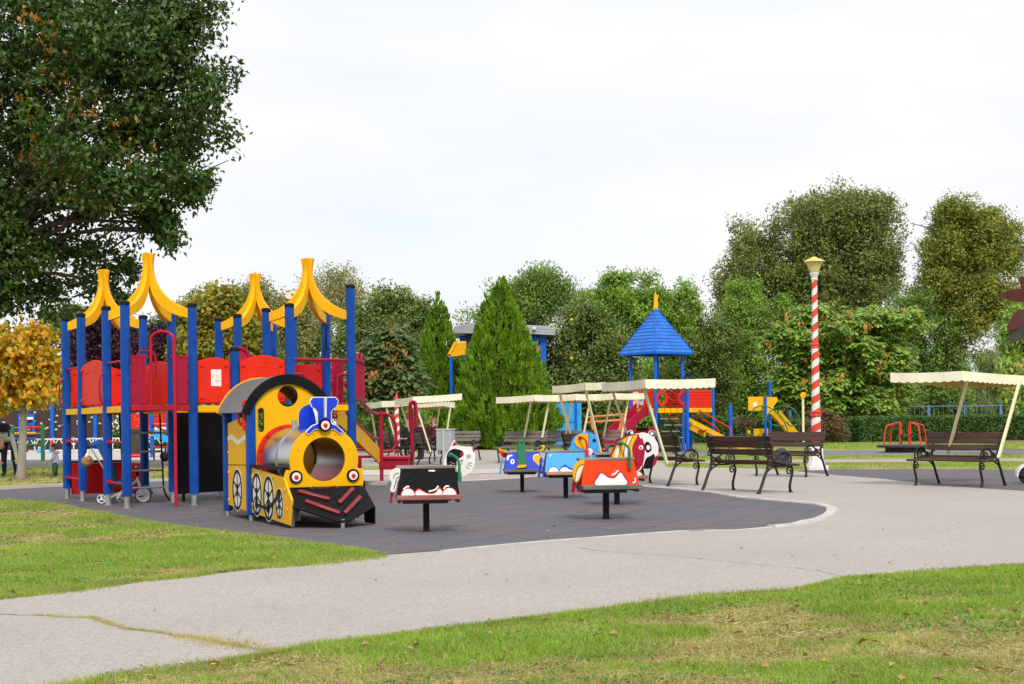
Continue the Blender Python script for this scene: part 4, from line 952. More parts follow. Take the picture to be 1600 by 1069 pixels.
# brown and red panels below the left deck
mb = MB(); p, q, d = seg(Q2, Q1, .05); 
mb.bar(p+Vector((0, 0, .86)), q+Vector((0, 0, .86)), .03, .36); mb.build('lower_panel', paint('brown_panel', (.13, .055, .02), .45), PS)
mb = MB(); p, q, d = seg(P1, Q2, .06); mb.bar(p+Vector((0, 0, .30)), q+Vector((0, 0, .30)), .03, .46); o = mb.build('lower_panel', DRED, PS, bevel=.005)
mb = MB(); mb.bar(p+Vector((0, 0, .55)), q+Vector((0, 0, .55)), .05, .03); mb.build('panel_cap', BLK, o)
mb = MB(); p, q, d = seg(Q2, Q1, .06); mb.bar(p+Vector((0, 0, .30)), q+Vector((0, 0, .30)), .03, .46)
for t in (.2, .8):
    for z in (.18, .42): c = p.lerp(q, t)+Vector((0, 0, z)); mb.cyl(c+Vector((-.02, 0, 0)), c+Vector((.02, 0, 0)), .03, n=12)
mb.build('lower_panel', DRED, PS, bevel=.005)
# black chalk board under the right bridge
p, q, d = seg(R1, (2.08, 1.5), .05); mb = MB(); mb.bar(p+Vector((0, 0, .70)), q+Vector((0, 0, .70)), .03, 1.16); 
for t in (.12, .88): c = p.lerp(q, t); mb.cyl(c, c+Vector((0, 0, .14)), .025, n=8)
mb.build('black_board', BLK, PS)
# net ladder hung under the far deck edge
nl = MB(); fx = lambda t: .30+.05*t
for xx in (.18, .74):
    nl.tube(spline([(xx, .96, DK-.08), (xx+.03, 1.0, DK-.5), (xx+.06, 1.05, .55), (xx+.10, 1.12, .18), (xx+.20, 1.20, .03)], 5), .013, 6)
nl.build('climbing_rope', RUBBER, PS)
for z in (.98, .72, .46, .22):
    o_ = .03+.07*(1-z); mb = MB(); mb.tube([(.18+o_, .98+o_, z), (.74+o_, .98+o_, z)], .016, 8); mb.build('rope_rung', GALV, PS)
# back of the tower with the steel bar across the front of the right hand tower
mb = MB(); p, q, d = seg(S4, S7, .0); mb.tube([p+Vector((0, 0, DK+.62)), q+Vector((0, 0, DK+.62))], .02, 8); mb.build('rail', MAR, PS)
mb = MB()
for e, sg in ((p, 1), (q, -1)):
    b = e+d*sg*.06; mb.tube(spline([b+Vector((0, 0, DK+.42)), b+d*sg*.12+Vector((0, 0, DK+.42)), b+d*sg*.15+Vector((0, 0, DK+.36)), b+d*sg*.15+Vector((0, 0, DK+.06)), b+d*sg*.10+Vector((0, 0, DK+.02)), b+Vector((0, 0, DK+.02))], 4), .017, 8)
mb.build('hand_grip', MAR, PS)
mb = MB(); mb.tube(spline([(2.98, .27, DK+.82), (2.93, .22, DK+.84), (2.92, .2, DK+1.0), (2.93, .22, DK+1.13), (2.98, .27, DK+1.15)], 4), .012, 7); mb.build('hand_grip', BLK, PS)
# steering wheel disc on the rear barrier
mb = MB(); M = XZ((2.0, 1.2, DK+.72), (1, 0, 0), (0, .3, 1)); mb.ring(circ(0, 0, .16, n=20), circ(0, 0, .12, n=20), .04, 0, M); mb.prism(circ(0, 0, .125, n=20), .012, 0, M); mb.cyl((2.0, 1.2, DK+.5), (2.0, 1.2, DK+.66), .02); mb.build('bubble_window', MAR, PS)
mb = MB(); mb.box((1.2, .87, DK+.78), (.09, .03, .26)); mb.build('periscope', MAR, PS)
# small pale head board on the far roof corner
M = XZ((2.95, 1.5, PT+.30), (math.cos(R(-31)), math.sin(R(-31)), 0), (0, 0, 1)); mb = MB()
mb.prism(spl2([(-.09, -.02), (-.10, .04), (-.04, .08), (.04, .10), (.09, .06), (.10, .0), (.04, -.03)], 3), .03, 0, M)
hb = mb.build('head_board', CREAM, PS); mb = MB(); mb.prism(circ(.0, .04, .014, n=12), .034, 0, M, .0305); mb.build('eye', BLK, hb)
mb = MB(); mb.cyl(M @ Vector((0, -.40, .015)), M @ Vector((0, -.02, .015)), .018); mb.build('head_board_post', BLUE, hb)

# stair module going away from the right hand tower, with its low landing (built in world axes)
Mi = Matrix.Translation((-5.02, 18.5, 0)) @ Matrix.Rotation(R(31), 4, 'Z'); Mi = Mi.inverted()
def wm(): return MB(Mi)
A0 = Vector((-2.52, 20.7, 0)); B0 = Vector((-2.36, 25.3, 0)); dst = (B0-A0); Ls = dst.length; ds = dst.normalized(); left = Vector((-ds.y, ds.x, 0))
mb = wm()
for off in (0, .72):
    a = A0+left*off; b = B0+left*off
    vs = [a+Vector((0, 0, DK-.27)), a+Vector((0, 0, DK+.02)), b+Vector((0, 0, .62)), b+Vector((0, 0, .36))]
    s = left*.018; vv = [v-s for v in vs]+[v+s for v in vs]
    mb.add(vv, [(0, 1, 2, 3), (7, 6, 5, 4)]+[(i, (i+1) % 4, 4+(i+1) % 4, 4+i) for i in range(4)])
mb.build('stringer', YEL2, PS)
for i in range(6):
    t = (i+.6)/6.2; c = A0.lerp(B0, t)+left*.36; z = DK-.08-(DK-.5)*t
    m2 = wm(); m2.bar(c-left*.33+Vector((0, 0, z)), c+left*.33+Vector((0, 0, z)), .5, .035); m2.build('stair_tread', MAR, PS)
lx0, lx1, ly0, ly1 = -2.42, -1.84, 25.25, 26.2
mb = wm(); mb.box(((lx0+lx1)/2, (ly0+ly1)/2, .46), (lx1-lx0, ly1-ly0, .05)); mb.box(((lx0+lx1)/2, ly0+.04, .36), (lx1-lx0-.1, .03, .2)); mb.box((lx1-.04, (ly0+ly1)/2, .36), (.03, ly1-ly0-.1, .2))
mb.build('landing', MAR, PS, bevel=.004)
for (x, y, h) in ((lx0+.1, ly0-.04, 1.30), (lx1+.02, ly0+.6, 1.33), (lx0-.3, ly0+.1, .5), (lx0-.62, ly0-.1, 1.25)):
    mb = wm(); mb.cyl((x, y, 0), (x, y, h), .034, n=10); mb.build('stair_post', MAR, PS)
def rail(z, off, r=.024):
    a = A0+left*off; b = B0+left*off; top = a+ds*1.4
    pts = [a+ds*.5+Vector((0, 0, DK+z-.1)), a+ds*1.2+Vector((0, 0, DK+z-.2)), a+ds*3.6+Vector((0, 0, DK+z-.52)), b-ds*.25+Vector((0, 0, DK+z-.54))]
    return pts
for off in (0.0, .72):
    x0 = lx0+.1-.02 if off == 0 else lx0-.62
    for z in (.46, .02):
        pts = rail(z, off); e = pts[-1]
        pts += [Vector((x0, ly0-.04, e.z))]
        if z > .3: pts += [Vector((x0+.10, ly0-.02, e.z)), Vector((x0+.22, ly0, e.z-.06)), Vector((x0+.27, ly0+.02, e.z-.2)), Vector((x0+.28, ly0+.02, e.z-.55)), Vector((x0+.20, ly0+.0, e.z-.66)), Vector((x0+.05, ly0-.02, e.z-.67))]
        mb = wm(); mb.tube(pts, .030, 8); mb.build('handrail', MAR, PS)
# looped grab rails standing on the landing corner
mb = wm()
for k in range(3):
    x = lx1+.0+k*.02; y = ly0+.55-k*.05; mb.tube(spline([(x, y, .95-k*.2), (x-.02, y, 1.2), (x-.01, y-.03, 1.42), (x+.04, y-.06, 1.47), (x+.08, y-.08, 1.40), (x+.09, y-.1, 1.12), (x+.04, y-.1, 1.0)], 4), .02, 7)
mb.build('grab_hoop', MAR, PS)
# barred maroon gate and side panel at the head of the stairs
g0 = Vector((-2.36, 20.9, 0)); g1 = Vector((-2.36, 22.7, 0))
mb = wm()
for z in (1.46, 2.06): mb.bar(g0+Vector((0, 0, z)), g1+Vector((0, 0, z)), .04, .05)
for i in range(11):
    c = g0.lerp(g1, i/10); mb.cyl(c+Vector((0, 0, 1.44)), c+Vector((0, 0, 2.08)), .017, n=8)
for i in (3, 6, 9):
    c = g0.lerp(g1, i/10); mb.tube([c+Vector((0, -.12, 2.06)), c+Vector((0, -.1, 2.14)), c+Vector((0, 0, 2.17)), c+Vector((0, .1, 2.14)), c+Vector((0, .12, 2.06))], .017, 7)
mb.build('barred_gate', MAR, PS)
for c_, w_ in (((-2.50, 20.62, DK+.36), .12), ((-2.63, 21.2, DK+.36), .10), ((-2.86, 21.3, DK+.36), .14)):
    mb = wm(); mb.box(c_, (w_, .03, .66)); mb.build('entry_panel', MAR, PS)
mb = wm(); mb.bar((-3.0, 21.25, DK+.68), (-2.4, 20.62, DK+.68), .04, .03); mb.build('rail', MAR, PS)
mb = wm(); mb.box((-2.62, 25.0, .03), (.9, .7, .06)); 
o = mb.build('footing_slab', KERBC, PS)
# ---------------------------------------------------------------- play train
phi = R(26)
TR = thing('play_train', 'yellow play locomotive with a steel tunnel boiler and blue chimney', 'play train', (-3.336, 16.66, 0), phi-PI/2)
# local axes: x forward (f), y = left side seen from the cab is negative r, so y = -r
def P(f, r, z): return Vector((f, -(-r), z)) if False else Vector((f, r, z))
# rotation phi-90deg sends local x to (sin phi, -cos phi) and local y to (cos phi, sin phi): forward and image right
Wd = .85
def sideM(r): return XZ((0, r, 0), (1, 0, 0), (0, 0, 1))     # local x -> f, y -> z, normal -> -y (towards the camera side)
ML = sideM(0.0)
def side_panel(r, sgn):
    M = sideM(r); b = MB()
    b.prism([(1.06, .10), (2.44, .04), (2.52, .30), (2.26, .52), (1.06, .60)], .012, 0, M, -.012)
    fp = b.build('side_panel', YEL2, TR, bevel=.003)
    b = MB(); b.prism([(.06, .14), (.94, .10), (.94, .615), (.06, .60)], .012, 0, M, -.012); dp = b.build('door_panel', YEL2, TR, bevel=.003)
    b = MB(); b.prism([(.06, .61), (.94, .625), (.94, 1.16)]+[(.5+.44*math.cos(a), 1.10+.06*math.sin(a*1.0)) for a in (.6, 1.2)]+[(.06, 1.09)], .012, 0, M, -.012); up_ = b.build('door_panel', YEL2, TR, bevel=.003)
    d0 = .0125 if sgn > 0 else -.0245
    if sgn > 0:
        b = MB(); top = [(.06+.88*t, .93+.03*math.sin(t*9)) for t in [i/12 for i in range(13)]]; b.prism(top+[(x, y-.055) for x, y in top[::-1]], .0145, 0, M, .0125); b.build('wave_stripe', WHT, up_)
    for (f, z, rx, rz, par) in ((.47, .33, .215, .245, dp), (1.27, .31, .205, .245, fp), (1.72, .285, .205, .25, fp), (2.11, .245, .135, .165, fp)):
        w_ = MB(); w_.prism(circ(f, z, rx, rz, 36), .0145, 0, M, .0125); w0 = w_.build('wheel', WHT, par)
        w_ = MB(); w_.ring(circ(f, z, rx*.95, rz*.95, 36), circ(f, z, rx*.76, rz*.80, 36), .0175, 0, M, .015)
        for k in range(6):
            a = PI/2+k*PI/3; c, s = math.cos(a), math.sin(a); px_, py_ = -s*.010, c*.010; r0, r1 = .18, .80
            w_.prism([(f+rx*r0*c+px_, z+rz*r0*s+py_), (f+rx*r1*c+px_, z+rz*r1*s+py_), (f+rx*r1*c-px_, z+rz*r1*s-py_), (f+rx*r0*c-px_, z+rz*r0*s-py_)], .0175, 0, M, .015)
        w_.prism([(f-rx*.2, z-rz*.28), (f+rx*.2, z-rz*.28), (f+rx*.12, z), (f+rx*.2, z+rz*.28), (f-rx*.2, z+rz*.28), (f-rx*.12, z)], .019, 0, M, .015)
        w_.build('wheel_rim', BLK, w0)
    b = MB()
    for (a, c) in (((1.27, .20), (1.72, .175)), ((1.72, .175), (2.11, .34))):
        A = Vector((a[0], a[1], 0)); C = Vector((c[0], c[1], 0)); d = (C-A).normalized(); s = Vector((-d.y, d.x, 0))*.016
        b.prism([(A-s)[:2], (C-s)[:2], (C+s)[:2], (A+s)[:2]], .023, 0, M, .0195)
        for q in (A, C): b.prism(circ(q.x, q.y, .045, n=16), .026, 0, M, .0195)
    b.build('drive_rod', BLK, fp)
    b = MB()
    for f, z in ((.09, .2), (.09, .52), (.09, .75), (1.1, .2), (1.1, .5), (2.38, .2), (2.3, .4), (1.9, .52)): b.cyl(M @ Vector((f, z, .012)), M @ Vector((f, z, .022)), .018, n=10)
    b.build('bolts', YEL2, fp)
    b = MB(); b.bar((1.06, r, .615), (2.27, r, .615), .06, .03) ; b.build('running_board', BLK, TR)
side_panel(0.0, 1)
M2 = sideM(Wd)
b = MB(); b.prism([(1.06, .10), (2.10, .06), (2.20, .30), (2.20, .52), (1.06, .60)], .012, 0, M2, -.012); b.build('side_panel', YEL2, TR)
b = MB(); b.prism([(.06, .14), (.94, .10), (.94, 1.14), (.06, 1.09)], .012, 0, M2, -.012); b.build('door_panel', YEL2, TR)
# cab posts
for f, r in ((0, 0), (1.0, 0), (0, Wd), (1.0, Wd)):
    b = MB(); b.box((f, r, .70), (.095, .095, 1.26)); o = b.build('cab_post', BLUE, TR, bevel=.012)
    b = MB(); b.cyl((f, r, -.01), (f, r, .1), .03, n=10); b.build('post_foot', GALV, o)
# cab front and rear walls with arched top, round window, slot
def arch_z(r): c = Wd/2; R_ = .62; return 1.02+math.sqrt(max(0, R_*R_-(r-c)**2))-.05
def frontM(f): return XZ((f, 0, 0), (0, 1, 0), (0, 0, 1))     # local x -> r, y -> z, normal -> +f
def cabwall(f, mat, hole=True):
    M = frontM(f); b = MB(); n = 40; cx, cz, rr = Wd/2, 1.385, .118
    out_ = []; inn = []
    for k in range(n):
        a = 2*PI*k/n; dx, dz = math.cos(a), math.sin(a); t = 0
        # march to the wall outline
        s = .12
        while s < 2 and .055 < cx+dx*s < Wd-.055 and cz+dz*s > 1.0 and cz+dz*s < arch_z(cx+dx*s): s += .004
        out_.append((cx+dx*s, cz+dz*s)); inn.append((cx+dx*rr, cz+dz*rr))
    b.ring(out_, inn, .02, 0, M)
    # lower wall with a slot on the left and the tunnel mouth
    th = [(.055, 1.0), (.055, .62)]
    x0, x1 = .105, .18
    b.prism([(.055, .62), (x0, .62), (x0, 1.0), (.055, 1.0)], .02, 0, M)
    b.prism([(x1, .985), (Wd-.055, .985), (Wd-.055, 1.0), (x1, 1.0)], .02, 0, M)
    k0 = [( .425+.335*math.cos(a), .70+.335*math.sin(a)) for a in [PI*i/20 for i in range(21)]]
    b.prism([(Wd-.055, .62), (Wd-.055, .985), (x1, .985), (x1, .84)]+[(p[0], p[1]) for p in k0 if p[0] > x1+.001 and p[1] > .80][::-1]+[(.757, .62)], .02, 0, M) if False else None
    # two cheeks beside the boiler and a bridge above it
    arcL = [(.425+.335*math.cos(a), .70+.335*math.sin(a)) for a in [PI*(1-i/24) for i in range(13)]]      # left end to top
    arcR = [(.425+.335*math.cos(a), .70+.335*math.sin(a)) for a in [PI*(i/24) for i in range(13)]]        # right end to top
    b.prism([(x1, .985)]+[(.425, .985)]+arcL[::-1][:-4]+[(x1, arcL[4][1]+.0)], .02, 0, M)
    b.prism([(.425, .985), (Wd-.055, .985), (Wd-.055, .62), (.76, .62)]+arcR, .02, 0, M)
    b.prism([(x0, .62), (.09, .62), (.09, .70), (x0, .70)], .02, 0, M, .001)
    o = b.build('cab_wall', mat, TR)
    return o
# front wall built as one panel with holes cut by a boolean, which keeps clean edges
def holed(name, outline, holes, M, d, mat, parent, bevel=.003):
    b = MB(); b.prism(outline, d, 0, M); o = b.build(name, mat, parent)
    bm = bmesh.new(); bm.from_mesh(o.data)
    cut = MB()
    for h in holes: cut.prism(h, d+.05, 0, M, -.05)
    c = cut.build('cutter', mat, parent)
    md = o.modifiers.new('b', 'BOOLEAN'); md.object = c; md.solver = 'EXACT'; md.operation = 'DIFFERENCE'
    bpy.context.view_layer.update()
    me = bpy.data.meshes.new_from_object(o.evaluated_get(bpy.context.evaluated_depsgraph_get()))
    o.modifiers.clear(); o.data = me; bm.free(); cm = c.data; bpy.data.objects.remove(c); bpy.data.meshes.remove(cm)
    me.materials.clear(); me.materials.append(mat)
    me.set_sharp_from_angle(angle=R(38))
    if bevel:
        bv = o.modifiers.new('bevel', 'BEVEL'); bv.width = bevel; bv.segments = 1; bv.limit_method = 'ANGLE'; bv.angle_limit = R(50)
    return o
def stad(cx, cz, w, h, n=8): r = w/2; return [(cx+r*math.cos(a), cz+h/2-r+r*math.sin(a)) for a in [PI*i/n for i in range(n+1)]]+[(cx+r*math.cos(a), cz-h/2+r+r*math.sin(a)) for a in [PI+PI*i/n for i in range(n+1)]]
outl = [(.05, .62), (Wd-.05, .62)]+[(Wd-.05-(Wd-.10)*i/20, arch_z(Wd-.05-(Wd-.10)*i/20)) for i in range(21)]
holed('cab_wall', outl, [circ(.425, 1.385, .118, n=32), stad(.115, 1.12, .07, .27), circ(.425, .70, .30, n=32)], frontM(1.0), .02, YEL, TR)
b = MB(); b.bar((.0, .06, 1.26), (.0, Wd-.06, 1.26), .05, .09); b.bar((.0, .06, .40), (.0, Wd-.06, .40), .04, .5); b.build('rear_rail', YEL2, TR)
# roof: curved steel sheet with black arched rims
c = Wd/2; Ro = .66; zc = .96
angs = [R(22+136*i/24) for i in range(25)]
def rim(f0, f1, mat, name, rin, rout):
    b = MB(); o_ = [(c+rout*math.cos(a)*.86, zc+rout*math.sin(a)) for a in angs]; i_ = [(c+rin*math.cos(a)*.86, zc+rin*math.sin(a)) for a in angs[::-1]]
    b.prism(o_+i_, f1-f0, 0, frontM(f0)); return b.build(name, mat, TR, bevel=.003)
rim(1.022, 1.055, BLK, 'roof_rim', Ro-.10, Ro+.012); rim(-.08, -.045, YEL, 'roof_rim', Ro-.09, Ro+.012)
ROOFM = metal('grey_roof_sheet', (.27, .27, .28), .45)
rim(-.045, 1.022, ROOFM, 'roof', Ro-.012, Ro+.0)
# boiler tunnel
def tubeshell(f0, f1, ro, ri, mat, name, n=48):
    b = MB(); b.ring(circ(.425, .70, ro, n=n), circ(.425, .70, ri, n=n), f1-f0, 0, frontM(f0)); return b.build(name, mat, TR)
tubeshell(1.021, 2.25, .33, .318, STEEL, 'boiler_tunnel')
tubeshell(1.0215, 1.045, .368, .331, RED, 'boiler_flange'); tubeshell(1.63, 1.66, .342, .331, GALV, 'boiler_band')
b = MB()
for k in range(12): a = R(15+30*k); q = frontM(1.045) @ Vector((.425+.352*math.cos(a), .70+.352*math.sin(a), 0)); b.cyl(q, q+Vector((.012, 0, 0)), .014, n=8)
b.build('bolts', RED, TR)
b = MB(); ar = [(.425+.314*math.cos(a), .70+.314*math.sin(a)) for a in [R(250+40*i/8) if False else R(240+60*i/10) for i in range(11)]]; b.prism(ar+[(p_[0], p_[1]+.004) for p_ in ar[::-1]], 1.2, 0, frontM(1.03)); b.build('tunnel_floor', paint('worn_red_floor', (.30, .03, .035), .5, .2, damt=.4), TR)
# front plate
fo = [(.425+.375*math.cos(a), .70+.34*math.sin(a)) for a in [R(-18+216*i/30) for i in range(31)]]
fo = fo+[(.015, .60), (-.005, .545), (.0, .415), (.85, .415), (.855, .545), (.835, .60)]
FP = holed('front_plate', fo, [circ(.425, .70, .228, n=40)], frontM(2.25), .022, YEL, TR)
b = MB()
for k in range(8): a = R(22+45*k); q = frontM(2.272) @ Vector((.425+.30*math.cos(a), .70+.29*math.sin(a), 0)); b.cyl(q, q+Vector((.008, 0, 0)), .012, n=8)
b.build('bolts', YEL, FP)
def lamp(r, z, rad, f=2.272):
    M = frontM(f); b = MB(); b.prism(circ(r, z, rad, n=28), .02, 0, M); lo_ = b.build('headlight', BLK, TR)
    b = MB(); b.prism(circ(r, z, rad*.70, n=24), .023, 0, M, .0205); b.build('lamp_face', WHT, lo_)
    b = MB(); b.lathe([(rad*.33, 0), (rad*.30, .014), (rad*.12, .022)], (0, 0, 0), 14); 
    T = M @ Matrix.Translation((r, z, .0235)); b.v = [tuple(T @ Vector(v)) for v in b.v]; b.build('lamp_centre', RED, lo_)
lamp(.115, .525, .068); lamp(.735, .525, .068); lamp(.425, 1.055, .068, 2.300)
# blue chimney on the front plate and the steam dome plates
ch = [(.215, .99), (.23, 1.00), (.29, 1.055), (.345, 1.075), (.345, 1.19), (.325, 1.22), (.285, 1.245), (.265, 1.31), (.30, 1.35), (.55, 1.35), (.585, 1.31), (.565, 1.245), (.525, 1.22), (.505, 1.19), (.505, 1.075), (.56, 1.055), (.62, 1.00), (.635, .99), (.60, .955), (.53, 1.01), (.32, 1.01), (.25, .955)]
def scl(poly, k, cx, cz): return [(cx+(x-cx)*k, cz+(y-cz)*k) for x, y in poly]
b = MB(); b.prism(ch, .018, 0, frontM(2.273)); cw = b.build('chimney', WHT, TR, bevel=.002)
def inset(poly, d):
    n = len(poly); out_ = []
    A = sum(poly[i][0]*poly[(i+1) % n][1]-poly[(i+1) % n][0]*poly[i][1] for i in range(n)); sg = 1 if A > 0 else -1
    for i in range(n):
        p0, p1, p2 = [Vector(poly[j % n]) for j in (i-1, i, i+1)]
        e0 = (p1-p0).normalized(); e1 = (p2-p1).normalized(); n0 = Vector((-e0.y, e0.x))*sg; n1 = Vector((-e1.y, e1.x))*sg
        m_ = n0+n1; k = d/max(.45, 1+n0.dot(n1)); out_.append(tuple(p1+m_*k))
    return out_
b = MB(); b.prism(inset(ch, .009), .0215, 0, frontM(2.273), .0185); b.build('chimney_face', COBALT, cw)
# fin plate crossing the chimney, seen edge on, and dome plate along the boiler
b = MB(); M = sideM(.425); b.prism([(2.30, 1.13), (2.335, 1.14), (2.345, 1.30), (2.36, 1.345), (2.295, 1.345)], .009, 0, M, -.009); b.build('chimney_fin', WHT, cw)
dome = [(1.70, 1.02), (1.70, 1.14)]+[(1.84-.14*math.cos(a), 1.14+.15*math.sin(a)) for a in [PI*i/16 for i in range(1, 12)]]+[(2.02, 1.17), (2.06, 1.07), (2.25, 1.06), (2.25, 1.02)]
b = MB(); b.prism(dome, .011, 0, M, -.011); dm = b.build('steam_dome', WHT, TR, bevel=.002)
b = MB(); b.prism(inset(dome, .009), .0145, 0, M, .0115); b.prism(inset(dome, .009), -.0115, 0, M, -.0145); b.build('dome_face', COBALT, dm)
b = MB(); M = frontM(1.84); b.prism([(.29, 1.0), (.29, 1.16)]+[(.425-.135*math.cos(a), 1.16+.12*math.sin(a)) for a in [PI*i/14 for i in range(1, 14)]]+[(.56, 1.16), (.56, 1.0)], .02, 0, M); b.build('steam_dome', COBALT, TR, bevel=.002)
b = MB(); b.lathe([(.035, .0), (.035, .085), (.028, .09), (.028, .10)], (1.45, .425-.06, 1.015), 12); b.build('whistle', GALV, TR)
# red hand ring on the cab side
b = MB(); b.tube([(.78+.10*math.cos(a), -.05, 1.17+.10*math.sin(a)) for a in [R(50+260*i/18) for i in range(19)]]+[(.95, -.03, 1.09)], .015, 8); b.tube([(.844, -.05, 1.247), (.95, -.03, 1.25)], .015, 8); b.cyl((.955, -.055, 1.0), (.955, -.055, 1.34), .022, n=10)
for z in (1.05, 1.28): b.cyl((.955, -.055, z), (.955, -.055, z+.035), .032, n=10)
b.build('grab_ring', RED, TR)
# cowcatcher: sloping black plow plates meeting in a prow
tipz, tipf = .13, 2.60
def plate(pts, th, mat, name):
    b = MB(); pts = [Vector(p_) for p_ in pts]; nn = (pts[1]-pts[0]).cross(pts[2]-pts[0]).normalized()*th; n = len(pts)
    b.add(pts+[p_-nn for p_ in pts], [tuple(range(n)), tuple(range(2*n-1, n-1, -1))]+[(i, (i+1) % n, n+(i+1) % n, n+i) for i in range(n)]); return b.build(name, mat, TR, bevel=.003)
L0, R0 = (2.28, .02, .405), (2.28, .85, .405); C0 = (2.36, .46, .405); Lb, Rb = (2.50, -.0, .235), (2.49, .89, .20); Cb = (2.74, .47, .075)
pl1 = plate([L0, Lb, (2.72, .40, .085), Cb, C0], .018, BLK, 'cowcatcher'); pl2 = plate([C0, Cb, (2.72, .54, .085), Rb, R0], .018, BLK, 'cowcatcher')
plate([(2.27, .86, .47), R0, Rb, (2.46, .90, .02), (2.22, .88, .02), (2.18, .88, .2)], .018, BLK, 'cowcatcher')
b = MB()
def onL(u, v): A = Vector(L0).lerp(Vector(C0), u); B = Vector(Lb).lerp(Vector(Cb), u); return A.lerp(B, v)
def onR(u, v): A = Vector(C0).lerp(Vector(R0), u); B = Vector(Cb).lerp(Vector(Rb), u); return A.lerp(B, v)
PLR = wood('glossy_red_bar', (.16, .012, .015), (.30, .03, .03), 1, .3)
for fn, aa in ((onL, ((.22, .18), (.86, .40))), (onL, ((.30, .60), (.97, .80))), (onR, ((.04, .50), (.62, .10))), (onR, ((.08, .82), (.72, .46)))):
    a, b_ = fn(*aa[0]), fn(*aa[1]); nn = (fn(.5, .6)-fn(.5, .4)).cross(fn(.6, .5)-fn(.4, .5)).normalized(); nn = nn if nn.x > 0 else -nn
    q = MB(); q.bar(a+nn*.018, b_+nn*.018, .045, .034, up=nn); q.build('step_bar', PLR, TR, bevel=.01)
b = MB(); b.cyl((2.70, .47, -.01), (2.70, .47, .10), .022, n=10); b.cyl((2.2, .1, -.01), (2.2, .1, .4), .025); b.cyl((2.2, .75, -.01), (2.2, .75, .4), .025); b.box((1.7, .425, .36), (1.3, .6, .04)); b.cyl((1.3, .425, 0), (1.3, .425, .36), .04); b.build('under_frame', GALV, TR)
b = MB(); b.box((.5, .425, .14), (.95, .75, .04)); b.build('cab_floor', PLANKD, TR)

